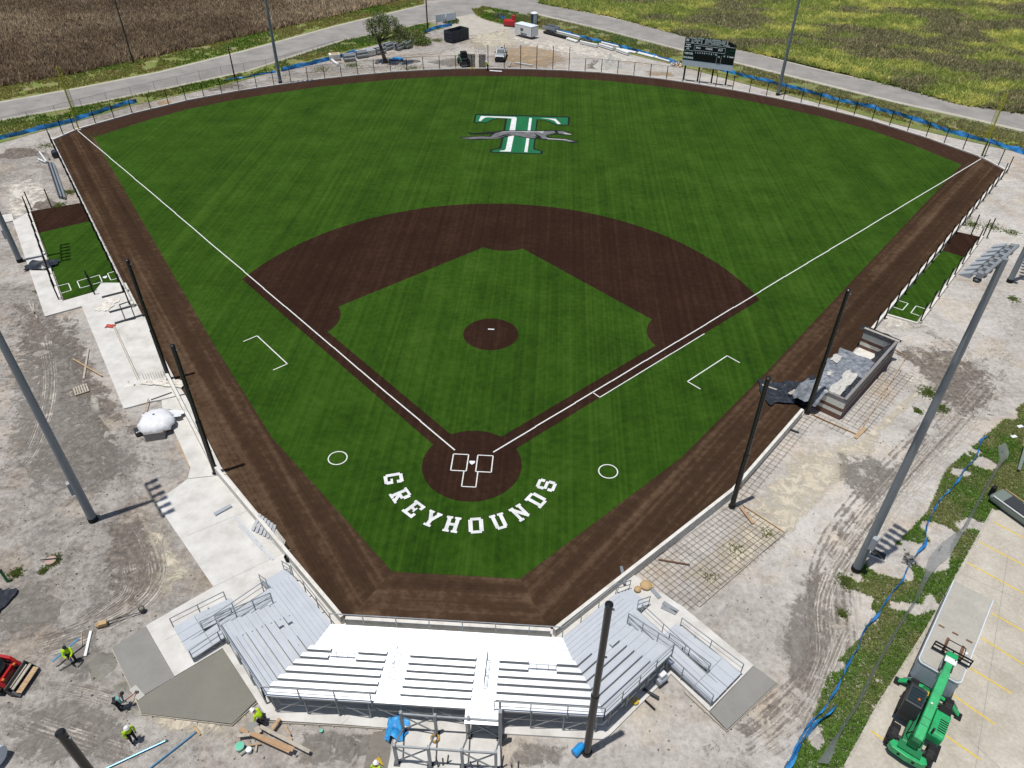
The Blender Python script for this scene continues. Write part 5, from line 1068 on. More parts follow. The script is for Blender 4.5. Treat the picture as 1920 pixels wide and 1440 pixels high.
MB().box(-1.1, 0, 2.66, .04, .4, .02, 0, -.18).build('seam', 'lift_green_dark', bo); MB().box(-1.55, 0, 2.58, .04, .4, .02, 0, -.18).build('seam', 'lift_green_dark', bo); MB().lathe([(.06, 0), (.06, .03)], 10, (-.2, .05, 2.83)).build('cap', 'white_paint', bo)
MB().side([(3.0,3.25),(3.5,3.15),(3.55,2.55),(3.25,2.5),(2.95,2.95)], -.3, .3).build('boom_head', 'lift_green', tl, bevel=.03); MB().box(2.75, 0, 3.3, .4, .6, .06).build('head_plate', 'white_paint', tl)
MB().tube((2.4, .28, 2.7), (3.1, .28, 2.6), .06, n=8).build('tilt_cylinder', 'steel_galv', tl)
fr = MB()
for z in (2.62, 2.95, 3.2): fr.bar((3.62, -1.0, z), (3.62, 1.0, z), .07, .08)
for y in (-1.0, -.5, 0, .5, 1.0): fr.bar((3.62, y, 2.55), (3.62, y, 3.24), .06, .06)
fr.bar((3.95, -.45, 3.5), (3.95, .45, 3.5), .04, .04).bar((3.62, -.5, 3.24), (3.95, -.45, 3.5), .04, .04).bar((3.62, .5, 3.24), (3.95, .45, 3.5), .04, .04)
fr.build('fork_carriage', 'black_rough', tl)
for y in (-.42, .42): MB().bar((3.66, y, 2.66), (4.85, y, 2.62), .15, .05).build('fork', 'rust', tl)
for k, (pa, pb) in enumerate((((-2.0, .3, 2.2), (-1.6, .42, 1.2)), ((-1.6, .42, 1.2), (-.4, .3, 1.1)), ((-2.1, -.3, 2.2), (-1.5, -.42, 1.25)), ((2.2, .26, 3.0), (2.9, .2, 3.32)), ((2.2, -.2, 3.05), (2.95, -.2, 3.34)))): MB().tube(pa, pb, .03, n=6).build('hose', 'black_rough', tl)
MB().tube((-1.6, 0, 1.3), (.3, 0, 2.3), .09, n=10).build('lift_cylinder', 'steel_galv', tl); MB().box(-.3, .0, 1.1, 2.6, .34, .12).build('frame_tray', 'black_rough', tl); MB().box(1.5, .15, 1.1, .5, .7, .2).build('front_cover', 'lift_green_dark', tl); MB().box(1.45, .28, 1.25, .3, .26, .18).build('fluid_tank', 'yellow_paint', tl); MB().box(.3, -.225, 2.62, 1.3, .012, .22, 0, -.18).build('decal', 'black_rough', tl); MB().tube((-.9, -.6, 1.5), (-.9, -.6, 1.95), .06, n=10).build('exhaust', 'steel_dark', tl)
MB().box(1.0, 1.32, 2.0, .08, .2, .28).build('mirror', 'black_rough', tl); MB().box(-1.72, -1.2, 1.22, 1.1, .14, .05).build('mudguard', 'black_rough', tl)
for sd in (1, -1):
    a = MB().bar((2.15, .4*sd, .75), (2.15, 1.25*sd, .55), .22, .22).build('stabiliser', 'lift_green', tl, bevel=.02); MB().bar((2.15, 1.2*sd, .62), (2.15, 1.66*sd, .2), .3, .1).build('leg', 'lift_green', a); MB().bar((2.32, 1.15*sd, .8), (2.3, 1.5*sd, .42), .07, .07).build('ram', 'steel_galv', a); MB().box(2.15, 1.7*sd, .06, .5, .36, .08).build('pad', 'black_rough', a)
# ================================================================ PARKED TRAILER (box van body)
tb = thing('box_trailer', 'old grey box trailer with pale roof parked beside the telehandler', 'trailer', (30.82, -14.15), R(53.5))
def rrect(x0, x1, y0, y1, r_, sides=(1, 1, 1, 1)):
    o = []
    for cx, cy, a0_, s_ in ((x1-r_, y1-r_, 0, sides[0]), (x0+r_, y1-r_, 90, sides[1]), (x0+r_, y0+r_, 180, sides[2]), (x1-r_, y0+r_, 270, sides[3])):
        if s_: o += [(cx+r_*math.cos(R(a0_+k*18)), cy+r_*math.sin(R(a0_+k*18))) for k in range(6)]
        else: o += [(cx+r_*(1 if a0_ in (0, 270) else -1), cy+r_*(1 if a0_ < 170 else -1))]
    return o
MB().prism(rrect(-3.65, 3.65, -1.15, 1.15, .3, (0, 1, 1, 0)), .75, 2.36).build('body', 'trailer_side', tb)
MB().prism(rrect(-3.6, 3.62, -1.1, 1.1, .28, (0, 1, 1, 0)), 2.36, 2.41).build('roof', 'trailer_roof', tb, bevel=.02)
MB().prism(rrect(-3.68, 3.68, -1.18, 1.18, .32, (0, 1, 1, 0)), 2.28, 2.345).build('roof_rail', 'white_paint', tb)
MB().box(0, 1.165, 1.55, 6.6, .02, .08).build('side_moulding', 'steel_galv', tb); MB().box(0, 1.165, 1.0, 6.9, .03, .2).build('skirt', 'steel_dark', tb)
for y in (-.78, 0, .78): MB().bar((-.45, y-.17, 2.425), (-.45, y+.17, 2.425), .12, .04).build('roof_patch', 'rust', tb, bevel=.02)
MB().lathe([(.1, 0), (.12, .05), (.06, .08)], 12, (-1.42, -.84, 2.41)).build('roof_vent', 'white_paint', tb)
for x in (1.2, 2.0):
    for y in (1.0, -1.0): wheel(tb, x, y, .4, .24, 'steel_galv', False)
MB().box(0, 0, .66, 6.9, 1.5, .16).build('underframe', 'black_rough', tb); MB().bar((-3.6, 0, .6), (-4.1, 0, .55), .1, .1).build('drawbar', 'black_rough', tb) if False else None
# ---- car park stripes
cp = bpy.data.objects['car_park']
for a, b in (((38.64,-3.16), (40.9,-5.3)), ((36.81,-5.16), (40.4,-8.3)), ((35.17,-7.1), (39.0,-10.4)), ((33.59,-13.02), (36.2,-15.5)), ((35.11,-11.16), (37.6,-13.3)), ((32.01,-15.2), (33.84,-16.76)), ((29.89,-16.65), (32.02,-18.75)), ((27.28,-18.07), (30.31,-20.84)), ((24.78,-19.56), (28.3,-22.8))):
    line([a, b], 'parking_stripe', cp, w=.11, z=.0245, m='stripe_yellow')
for a, b in (((34.32,-8.05), (41.5,-12.5)), ((30.74,-12.44), (39,-20)), ((27.71,-15.94), (33,-24)), ((24.9,-19.85), (29,-25)), ((38.35,-6.19), (26.3,-27.6))): line([a, b], 'slab_joint', cp, w=.04, z=.0225, m='joint')
# kerb of the car park
S(MB().prism(ribbon([(39.17,-1.94),(34.39,-7.87),(30.44,-12.61),(25.84,-17.81),(22.67,-21.76)], .16), -.1, .05), 'kerb', 'shoulder')
# ================================================================ SKID STEER
sk = thing('skid_steer', 'red compact track loader with a bucket of timber at the left edge', 'loader', (-26.15, -19.75), R(-3))
for sd in (1, -1):
    tk = MB().side([(-.95,.12),(-.75,.02),(.7,.02),(.95,.2),(.85,.5),(-.8,.62),(-1.0,.45)], .62*sd if sd > 0 else -.98, .98 if sd > 0 else -.62).build('track', 'rubber', sk, bevel=.04)
    rr_ = MB()
    for k in range(11): rr_.box(-.85+.17*k, .8*sd, .6-.011*k, .06, .36, .06)
    rr_.build('track_lug', 'rubber', tk); MB().tube((-.6, sd*.95, .33), (-.6, sd*1.0, .33), .2, n=12).build('idler', 'steel_dark', tk); MB().tube((.5, sd*.95, .28), (.5, sd*1.0, .28), .2, n=12).build('idler', 'steel_dark', tk)
    am = MB().side([(-1.0,1.35),(-.7,1.55),(.75,1.35),(1.25,.55),(1.05,.45),(.6,1.1),(-.75,1.3)], .62*sd if sd > 0 else -.8, .8 if sd > 0 else -.62).build('lift_arm', 'loader_red', sk, bevel=.02)
    MB().tube((-.3, .7*sd, .8), (.55, .7*sd, 1.12), .05, n=8).build('lift_cylinder', 'steel_galv', am)
    MB().box(1.0, .5*sd, 1.0, .12, .14, .1).build('work_lamp', 'orange_paint', am)
MB().side([(-1.2,.4),(.8,.3),(.85,.75),(.3,.9),(-.6,1.25),(-1.2,1.2)], -.6, .6).build('body', 'loader_red', sk, bevel=.04)
cb = MB().side([(-.65,.8),(.55,.7),(.6,1.1),(.4,1.95),(-.6,1.95)], -.48, .48).build('cab', 'black_rough', sk, bevel=.03); MB().box(-.1, 0, 1.975, 1.05, 1.0, .05).build('cab_roof', 'grey_paint', cb); MB().side([(.43,1.9),(.62,1.1),(.64,1.1),(.45,1.9)], -.42, .42).build('windscreen', 'glass_dark', cb)
MB().bar((.75, -.6, .8), (.75, .6, .8), .14, .12).build('cross_tube', 'loader_red', sk)
bk_ = MB().side([(1.2,.75),(1.25,.15),(1.95,.08),(1.95,.12),(1.32,.2),(1.28,.75)], -.95, .95).build('bucket', 'steel_dark', sk)
for y in (-.95, .93): MB().side([(1.2,.75),(1.25,.12),(1.95,.08),(1.5,.5)], y, y+.02).build('cheek', 'steel_dark', bk_)
plank('grey board lying in the red loader bucket', (-24.72,-20.55), (-24.6,-18.9), .16, .42, 'wood_grey', .06); plank('wide tan board on the lip of the loader bucket', (-24.35,-20.65), (-24.25,-19.0), .34, .28, 'wood', .05)
plank('thin pale board in the loader bucket', (-24.85,-20.5), (-24.75,-19.0), .07, .5, 'wood_grey', .06)
# ================================================================ PEOPLE
def skin_mesh(name, V, E, rad, m, parent, root=0):
    me = bpy.data.meshes.new(name); me.from_pydata(V, E, []); o = bpy.data.objects.new(name, me); COL.objects.link(o)
    o.modifiers.new('skin', 'SKIN'); o.modifiers.new('sub', 'SUBSURF').levels = 1; o.modifiers['sub'].render_levels = 1
    sv = me.skin_vertices[0].data if len(me.skin_vertices) else None
    if sv is None:
        bm = bmesh.new(); bm.from_mesh(me); bm.verts.layers.skin.verify(); bm.to_mesh(me); bm.free(); sv = me.skin_vertices[0].data
    for i, r_ in enumerate(rad): sv[i].radius = (r_, r_) if not isinstance(r_, tuple) else r_; sv[i].use_root = i == root
    dgp = bpy.context.evaluated_depsgraph_get(); ev = o.evaluated_get(dgp); nm = bpy.data.meshes.new_from_object(ev)
    o.modifiers.clear(); old = o.data; o.data = nm; bpy.data.meshes.remove(old); nm.materials.clear(); nm.materials.append(MATS[m]); nm.polygons.foreach_set('use_smooth', [True]*len(nm.polygons))
    if parent is not None: o.parent = parent
    return o
def person(label, loc, rz, lean=0, arms=None, shirt='hivis', trousers='cloth_dark', hat='hat_white', sleeve=True, crouch=0, vest=None):
    th = thing('person', label, 'person', loc, rz)
    hz = .95-crouch; hip = Vector((-.05*min(1, lean*1.5)-crouch*.35, 0, hz)); Rm = Matrix.Rotation(lean, 3, 'Y')
    up = lambda x, y, z: tuple(hip+Rm @ Vector((x, y, z-.95)))
    V = [tuple(hip), up(0, 0, 1.15), up(.0, 0, 1.36), up(0, 0, 1.5), up(.02, 0, 1.58), up(.03, 0, 1.70), up(.12, 0, 1.625)]
    E = [(0, 1), (1, 2), (2, 3), (3, 4), (4, 5), (4, 6)]; rad = [(.155, .125), (.15, .115), (.185, .125), .06, .088, .092, .022]
    arms = arms or {1: ((.05, .29, 1.14), (.2, .25, .95)), -1: ((.05, -.29, 1.14), (.2, -.25, .95))}
    legs = {}; ar = {}
    for sd in (1, -1):
        i0 = len(V); kx = .12+crouch*.75 if crouch else .03; ky = .11+crouch*.12
        V += [tuple(hip+Vector((0, .1*sd, -.05))), (hip.x*.5+kx, ky*sd, .5-crouch*.12), (hip.x*.3, .12*sd, .09), (hip.x*.3+.17, .14*sd, .045)]; rad += [.1, .066, .048, .042]
        E += [(0, i0), (i0, i0+1), (i0+1, i0+2), (i0+2, i0+3)]; legs[sd] = i0
        j0 = len(V); el, ha = arms[sd]
        V += [up(0, .2*sd, 1.42), up(*el), up(*ha)]; rad += [.072, .052, .036]; E += [(2, j0), (j0, j0+1), (j0+1, j0+2)]; ar[sd] = j0
        e_ = Vector(V[j0+1]); h_ = Vector(V[j0+2]); d = (h_-e_).normalized(); sdv = d.cross(Vector((0, 0, 1))).normalized() if abs(d.z) < .95 else Vector((0, 1, 0)); palm = h_+d*.08
        V.append(tuple(palm)); rad.append(.036); E.append((j0+2, j0+3)); dn_ = sdv.cross(d)
        for k, (off, ln) in enumerate(((-.03, .07), (-.01, .085), (.01, .08), (.03, .06))):
            b0 = len(V); V += [tuple(palm+sdv*off+d*ln*.5), tuple(palm+sdv*off*1.1+d*ln*.8-dn_*.03)]; rad += [.0095, .008]; E += [(j0+3, b0), (b0, b0+1)]
        b0 = len(V); V += [tuple(h_+d*.03+sdv*.05), tuple(h_+d*.075+sdv*.065-dn_*.02)]; rad += [.011, .009]; E += [(j0+2, b0), (b0, b0+1)]
    body = skin_mesh('body', V, E, rad, 'skin', th)
    g = 1.16; sub = lambda idx: [V[i] for i in idx]
    sV = [0, 1, 2]; sE = [(0, 1), (1, 2)]; sr = [(.175, .15), (.18, .15), (.215, .155)]
    for sd in (1, -1):
        k = len(sV); sV += [ar[sd], ar[sd]+1]; sE += [(2, k), (k, k+1)]; sr += [.095, .07]
        if sleeve: sV += [ar[sd]+2]; sE += [(k+1, k+2)]; sr += [.052]
    skin_mesh('shirt', sub(sV), sE, sr, shirt, th)
    if vest: skin_mesh('vest', sub([0, 1, 2]), [(0, 1), (1, 2)], [(.19, .16), (.195, .165), (.225, .17)], vest, th)
    tV = [0]; tE = []; tr = [(.168, .138)]
    for sd in (1, -1):
        k = len(tV); tV += [legs[sd], legs[sd]+1, legs[sd]+2]; tE += [(0, k), (k, k+1), (k+1, k+2)]; tr += [.118, .086, .07]
    skin_mesh('trousers', sub(tV), tE, tr, trousers, th)
    for sd in (1, -1): skin_mesh('boot', [V[legs[sd]+2], V[legs[sd]+3]], [(0, 1)], [.062, .055], 'black_rough', th)
    hd = Vector(V[5]); ax = (Rm @ Vector((0, 0, 1))).normalized()
    prof = [(.155, .0), (.135, .015), (.128, .05), (.10, .11), (.05, .145), (.01, .15)] if hat == 'hat_white' else [(.112, -.02), (.115, .03), (.085, .085), (.02, .105)]
    n_ = 14; xx = ax.orthogonal().normalized(); yy = ax.cross(xx); vs = [tuple(hd+ax*(z-.01)+(xx*math.cos(2*math.pi*i/n_)+yy*math.sin(2*math.pi*i/n_))*r_) for r_, z in prof for i in range(n_)]
    mb = MB(); mb.add(vs, [(k*n_+i, k*n_+(i+1) % n_, (k+1)*n_+(i+1) % n_, (k+1)*n_+i) for k in range(len(prof)-1) for i in range(n_)]+[tuple(range(n_))]); mb.build('hard_hat' if hat == 'hat_white' else 'cap', hat, th, smooth=True)
    return th, [tuple(Matrix.Translation(th.location) @ Matrix.Rotation(rz, 4, 'Z') @ Vector(V[ar[s_]+3])) for s_ in (1, -1)]
fw = {1: ((.22, .26, 1.2), (.42, .1, 1.08)), -1: ((.2, -.26, 1.15), (.38, -.12, 1.0))}
p1, h1 = person('worker in yellow hi-vis shirt and dark cap holding a blue straightedge', (-22.35,-18.35), R(-60), .12, fw, hat='cloth_dark')
reach = {1: ((.2, .28, 1.18), (.42, .12, 1.02)), -1: ((.25, -.24, 1.22), (.52, -.06, 1.1))}
p2, h2 = person('stooping worker in teal shirt and dark vest pushing a float', (-18.15,-21.05), R(18), .75, reach, 'cloth_teal', 'cloth_dark', 'cloth_dark', vest='cloth_dark')
p3, h3 = person('worker in yellow hi-vis shirt and white hard hat standing alone', (-16.55,-22.8), R(-35), .2)
p4, h4 = person('worker in yellow hi-vis shirt and white hard hat bending at the slab corner', (-9.75,-21.35), R(175), .6, {1: ((.2, .28, 1.15), (.42, .2, 1.0)), -1: ((.2, -.28, 1.15), (.45, -.15, 1.05))}, crouch=.18)
p5, h5 = person('distant worker in hi-vis vest stooping at the outfield kerb', (-7.7,104.0), R(200), .45, fw)
p6, h6 = person('worker in pale yellow shirt and white hard hat at the bottom edge', (-2.6,-24.0), R(80), .2)
# tools
o = thing('straightedge', 'blue straightedge held by the worker in dark cap', 'straightedge', (-22.3,-18.3)); a = Vector((-23.3,-18.76)); b = Vector((-22.37,-17.26)); MB().bar((*a, .55), (*b, .75), .11, .05).build('bar', 'blue_pole', o, world=True); MB().box(b.x-.05, b.y-.12, .72, .28, .2, .03).build('plate', 'white_paint', o) if False else None
MB().bar((h1[0][0], h1[0][1], .62), (h1[0][0], h1[0][1], .98), .05, .05).build('handle', 'blue_pole', o, world=True)
o = thing('bull_float', 'bull float with red handle resting on the edge of the wet slab', 'bull float', (-16.9,-20.1)); c1 = Vector((-17.9,-19.89)); c2 = Vector((-17.32,-20.31)); t_ = (c2-c1).normalized()
MB().bar((*(c1-t_*.15), .115), (*(c2+t_*.15), .115), .42, .03).build('blade', 'magnesium', o, world=True); mid = (c1+c2)/2; MB().box(mid.x, mid.y, .17, .2, .14, .1).build('bracket', 'steel_dark', o, world=True)
hm = (Vector(h2[0])+Vector(h2[1]))/2; MB().tube((mid.x, mid.y, .2), tuple(hm), .028, n=8).build('handle', 'red_metal', o, world=True); MB().tube(tuple(hm), tuple(hm+(hm-Vector((mid.x, mid.y, .2))).normalized()*.5), .024, n=8).build('grip', 'black_rough', o, world=True)
plank('white board leaning near the wet slab on the left', (-22.36,-16.29), (-21.85,-17.99), .16, .06, 'pipe_white', .05); plank('thin stick beside the white board on the left', (-22.88,-16.4), (-22.39,-17.34), .04, .05, 'wood')
plank('rusty bar lying on the soil by the standing left worker', (-22.9,-19.01), (-21.7,-17.76), .05, .05, 'steel_dark')
for lab, a, b in (('left blue pole lying on the soil at the bottom edge', (-17.31,-24.35,0.06), (-14.8,-22.72,0.06)), ('right blue pole lying on the soil at the bottom edge', (-15.01,-24.21,0.06), (-13.29,-22.11,0.06))):
    o = thing('float_pole', lab, 'pole', a); a = Vector(a); b = Vector(b); a2 = a+(a-b)*.25; MB().tube(tuple(a2), tuple(b), .045, n=8).build('tube', 'blue_pole', o, world=True); MB().tube(tuple(b), tuple(b+(b-a).normalized()*.12), .05, n=8).build('end_cap', 'steel_dark', o, world=True)
plank('short tan block beside the end of the blue pole', (-13.51,-21.82), (-12.99,-22.27), .12, .07, 'wood', .08)
o = thing('bucket', 'grey bucket with a tool in it on the soil left of the ramp', 'bucket', (-19.76,-14.68,0)); MB().lathe([(.16, 0), (.2, .4), (.17, .4), (.14, .05)], 14).build('pail', 'steel_dark', o); MB().tube((0, 0, .1), (-.15, .2, .75), .025, n=6).build('tool_handle', 'wood_grey', o); MB().lathe([(.17, .34), (.12, .42)], 12).build('contents', 'concrete_wet', o)
o = thing('power_trowel', 'tan powered screed with a black shaft lying on the soil', 'screed', (-21.76,-15.83,0)); MB().box(0, 0, .22, .5, .32, .3, .4).build('motor', 'sand_tan', o, bevel=.04); MB().box(-.25, -.1, .15, .3, .3, .2, .2).build('tank', 'wood_orange', o, bevel=.04); MB().tube((.2, .1, .3), (1.9, 1.0, .15), .03, n=8).build('shaft', 'steel_dark', o); MB().tube((.1, 0, .2), (1.3, .7, .4), .02, n=6).build('cable', 'black_rough', o)
# lumber heap and buckets below the stand
LUM = [('long orange beam on top of the lumber heap', (478,1384), (553,1413), .26, 'wood_orange'), ('orange beam under the top beam of the lumber heap', (472,1382), (546,1416), .2, 'wood_orange'), ('mossy grey beam on the right of the lumber heap', (490,1368), (583,1416), .2, 'wood_grey'), ('tan beam along the slab edge of the lumber heap', (506,1381), (527,1353), .2, 'wood'), ('short pale beam at the left of the lumber heap', (448,1385), (482,1381), .2, 'wood_grey'), ('short orange offcut beside the wet mortar', (453,1371), (466,1379), .24, 'wood_orange'), ('thin stick on the right of the lumber heap', (535,1364), (546,1382), .08, 'wood'), ('pale square offcut near the mortar puddle', (482,1367), (488,1378), .3, 'wood_grey'), ('short stick crossing the grass by the mint bucket', (463,1419), (451,1418), .1, 'wood_grey'), ('thin batten below the lumber heap', (468,1400), (490,1397), .07, 'wood'), ('short batten standing out below the heap', (482,1398), (480,1411), .1, 'wood_grey'), ('brown board deep in the lumber heap', (515,1380), (548,1388), .14, 'wood')]
for _ in ():
    pass
LUMW = [((-9.91,-22.22), (-7.43,-22.92)), ((-10.1,-22.18), (-7.61,-23.02)), ((-9.71,-21.73), (-6.53,-22.95)), ((-9.1,-22.08), (-8.74,-21.2)), ((-10.79,-22.31), (-9.82,-22.13)), ((-10.78,-21.89), (-10.31,-22.1)), ((-8.39,-21.52), (-7.9,-22.03)), ((-9.96,-21.71), (-9.67,-22.03)), ((-10.1,-22.97), (-10.37,-23.25)), ((-10.05,-22.71), (-9.43,-22.58)), ((-9.65,-22.62), (-9.59,-23)), ((-8.84,-22.03), (-7.79,-22.21))]
for k, ((lab, _, _, w, m_), (a, b)) in enumerate(zip(LUM, LUMW)): plank(lab, a, b, w, .05+.035*(len(LUM)-k), m_, .05, 'lumber', 'lumber')
for lab, p, m_, r_ in (('mint green bucket beside the lumber heap', (-10.47,-22.88,0), 'mint', .24), ('grey bucket beside the mint green bucket', (-9.96,-22.97,0), 'score_grey', .16), ('small green and white can on the soil behind the stand', (-6.29,-21.63,0), 'mint', .1)):
    o = thing('bucket', lab, 'bucket', p); MB().lathe([(r_*.85, 0), (r_, r_*1.7), (r_*.9, r_*1.7), (r_*.2, r_*1.75)], 14).build('pail', m_, o); MB().lathe([(r_*1.04, r_*1.5), (r_*1.04, r_*1.62)], 14).build('rim', 'white_paint', o)
S(MB().sheet([(-10.68,-21.39),(-10.17,-21.26),(-9.76,-21.55),(-9.79,-22.03),(-10.24,-22.12),(-10.6,-21.78)], -.008), 'mortar_puddle', 'concrete_damp')
tag(drape('tarpaulin', 'tarp_blue', None, -2.65, -1.5, -22.0, -20.6, lambda x, y: .22+.12*math.sin(x*5)+.1*math.sin(y*6), 16, 16, .22, seed=41), 'crumpled bright blue tarpaulin beside the open steel frame', 'tarpaulin')
def coil(lab, p, m_, r_=.28, n_=4):
    o = thing('hose_coil', lab, 'hose', p)
    for k in range(n_):
        pts = [(r_*(1-.12*k)*math.cos(2*math.pi*i/16), r_*(1-.1*k)*math.sin(2*math.pi*i/16), .13+.03*(i % 3)+.02*k) for i in range(17)]; MB().path(pts, .025, 6).build('loop', m_, o)
coil('orange hose coil on the pad under the steel frame', (0.17,-21.68,0.1), mat('hose_tan', [(.45, .27, .07)], rough=.6), .24, 3); coil('yellow hose coil in the shade under the right wing', (11.46,-18.77,0.1), 'yellow_paint', .22)
o = thing('barrel', 'blue barrel at the foot of the tall black net pole', 'barrel', (8.15,-21.77,0)); MB().tube((-.25, -.28, .25), (.2, .2, .25), .23, n=16).build('drum', 'blue_bright', o, bevel=.03); MB().tube((.2, .2, .25), (.26, .26, .25), .17, n=12).build('lid', 'silt_blue', o)
o = thing('compressor', 'grey portable compressor beside the right wing of the grandstand', 'compressor', (13.09,-17.44,0), R(40)); MB().tube((-.35, 0, .45), (.4, 0, .45), .24, n=14).build('tank', 'grey_paint', o, bevel=.05); MB().box(.05, .05, .85, .45, .35, .3).build('motor', 'white_paint', o, bevel=.04)
for x in (-.3, .3): MB().bar((x, -.2, 0), (x, -.2, .4), .05, .05).build('leg', 'steel_dark', o); MB().bar((x, .2, 0), (x, .2, .4), .05, .05).build('leg', 'steel_dark', o)
plank('steel beam lying under the edge of the right wing', (12,-17.99), (12.89,-18.49), .14, .2, 'steel_dark', .1)
plank('black bar lying on the soil beyond the right wing', (12.05,-18.58), (12.62,-19.15), .1, .06, 'black_rough', .06)
o = thing('warning_flag', 'yellow triangular flag on the soil by the bottom worker', 'flag', (-2.74,-22.82,0)); MB().add([(0, 0, .1), (.35, -.5, .12), (-.2, -.3, .35)], [(0, 1, 2)]).build('cloth', 'yellow_paint', o); MB().bar((0, 0, 0), (0, 0, .6), .02, .02).build('stick', 'wood', o)
# left side odds and ends
mh = thing('manhole_cover', 'round pinkish concrete lid with a bar across it on the left', 'manhole cover', (-27.85,-11.15,0)); MB().lathe([(.38, -.02), (.38, .06), (.3, .1)], 20).build('lid', mat('pink_concrete', [(.36, .25, .21), (.44, .32, .27)], sc=5, rough=.9), mh); MB().bar((-.6, -.12, .16), (.65, .15, .16), .06, .05).build('bar', 'steel_dark', mh)
o = thing('vent_pipe', 'green vent pipe standing at the left edge', 'pipe', (-29.78,-12.99,0)); MB().tube((0, 0, -.1), (0, 0, 1.1), .09, n=12).build('tube', 'green_pipe', o); MB().lathe([(.11, 0), (.11, .06)], 12, (0, 0, 1.1)).build('cap', 'black_rough', o)
tag(drape('plastic_sheet', 'plastic_black', None, -31.2, -28.6, -15.7, -13.5, lambda x, y: .12, 22, 18, .35, seed=51), 'crumpled black plastic beside the puddle at the left edge', 'plastic sheet')
tag(drape('net_heap', 'plastic_black', None, -51.9, -48.8, 26.3, 28.4, lambda x, y: .12+.5*math.exp(-((x+50)**2+(y-27.3)**2)*1.2), 20, 14, .3, seed=52), 'dark heap of netting on the left bullpen kerb', 'netting')
o = thing('portable_tank', 'pale green cylinder end cut by the bottom left corner', 'tank', (-23.0, -24.4)); MB().tube((-.9, .1, .7), (.0, .0, .7), .55, n=20).build('tank', 'mint' if False else 'score_grey', o, bevel=.05)
# right side: ground box, silt fence, chain link
o = thing('ground_box', 'concrete ground box with a dark open lid near the light pole', 'ground box', (29.17,-6.81,0), R(-28)); MB().box(0, 0, 0, 1.2, .85, .16).build('frame', 'concrete', o); MB().box(.03, 0, .06, .95, .62, .06).build('lid', 'steel_dark', o); MB().bar((-.45, .3, .12), (.4, -.3, .12), .04, .03).build('stick', 'wood', o)
def silt(lab, pts, h=.55, m_='silt_blue', seed=0, lean=.25, name='silt_fence', cat='silt fence', stake=3):
    th = thing(name, lab, cat, pts[0]); ps = along(pts, .3); r_ = np.random.default_rng(seed); vs = []; n_ = len(ps)
    for i, p in enumerate(ps):
        d = (ps[min(i+1, n_-1)]-ps[max(i-1, 0)]).normalized(); nn = Vector((-d.y, d.x)); w = .5+.5*math.sin(i*.37+seed)*math.sin(i*.11+seed*2); hh = h*(.55+.6*float(fbm(np.array([i*.16+seed*9.]), np.array([.5]))[0])); lf_ = lean*(w-.3)
        for t_ in (0, .35, .7, 1): vs.append((*(p+nn*(lf_*t_+.06*math.sin(i*.9+t_*5))), -.05+hh*t_*(1-.25*t_)))
    mb = MB(); mb.add(vs, [(4*i+j, 4*i+4+j, 4*i+5+j, 4*i+1+j) for i in range(n_-1) for j in range(3)]); mb.build('fabric', m_, th, world=True, smooth=True)
    for p in along(pts, stake, .5): MB().bar((*p, -.1), (p.x+.02, p.y+.03, h+.15), .04, .04).build('stake', 'wood_grey', th, world=True)
    return th
silt('blue silt fence through the grass beside the car park', [(42.29,6.29),(41.56,5.98),(40.75,4.46),(39.64,2.98),(37.4,0.67),(34.84,-2.07),(33.65,-3.85),(32.7,-5.63),(30.89,-7.84),(30.07,-8.99),(27.94,-11.23),(26.63,-12.71),(25.97,-13.71),(25.56,-14.4),(24.73,-15.25),(24.12,-16.28),(23.18,-17.42),(22.05,-18.8),(20.63,-20.28),(19.37,-21.97)], .42, seed=1, lean=.3)
tag(drape('tarpaulin', 'tarp_blue', None, 20.7, 22.4, -21.5, -18.9, lambda x, y: .2, 14, 18, .2, seed=61), 'wide flap of blue fabric fallen at the near end of the silt fence', 'tarpaulin') if False else None
ch = thing('fallen_chain_link', 'grey chain link fabric fallen along the grass strip', 'chain link', (31.72,-9.32,0))
pts = [(42.6,5.03),(42.11,3.51),(39.76,0.55),(37.92,-1.76),(36.19,-3.93),(34.22,-5.53),(32.73,-7.03),(31.67,-8.67),(30.44,-10.45),(28.45,-12.78),(26.26,-15.51),(24.15,-18.34),(22.4,-20.32),(21.12,-21.86)]; ps = along(pts, .35); vs = []
for i, p in enumerate(ps):
    d = (ps[min(i+1, len(ps)-1)]-ps[max(i-1, 0)]).normalized(); nn = Vector((-d.y, d.x)); t_ = i/len(ps); w = .16+.75*math.exp(-((t_-.42)/.07)**2)+.35*math.exp(-((t_-.99)/.04)**2)+.35*math.exp(-((t_-.03)/.04)**2); hh = .55*(1-.8*math.exp(-((t_-.42)/.08)**2))
    vs += [(*(p-nn*w*.2), .0), (*(p+nn*w*.3), hh*.5+.05), (*(p+nn*w*.8), hh+.06)]
mb = MB(); mb.add(vs, [(3*i+j, 3*i+3+j, 3*i+4+j, 3*i+1+j) for i in range(len(ps)-1) for j in range(2)]); mb.build('mesh', mat('mesh_fallen', [(.26, .275, .275), (.34, .35, .35)], sc=9, rough=.6, alpha=.5), ch, world=True, smooth=True)
for p in along(pts, 3.4, 1.0): MB().tube((*p, -.1), (p.x+.1, p.y+.05, .5), .03, n=6).build('post', 'steel_galv', ch, world=True)
bt = thing('boat', 'small grey boat on the car park cut by the right edge', 'boat', (40.6,-2.3), R(-58))
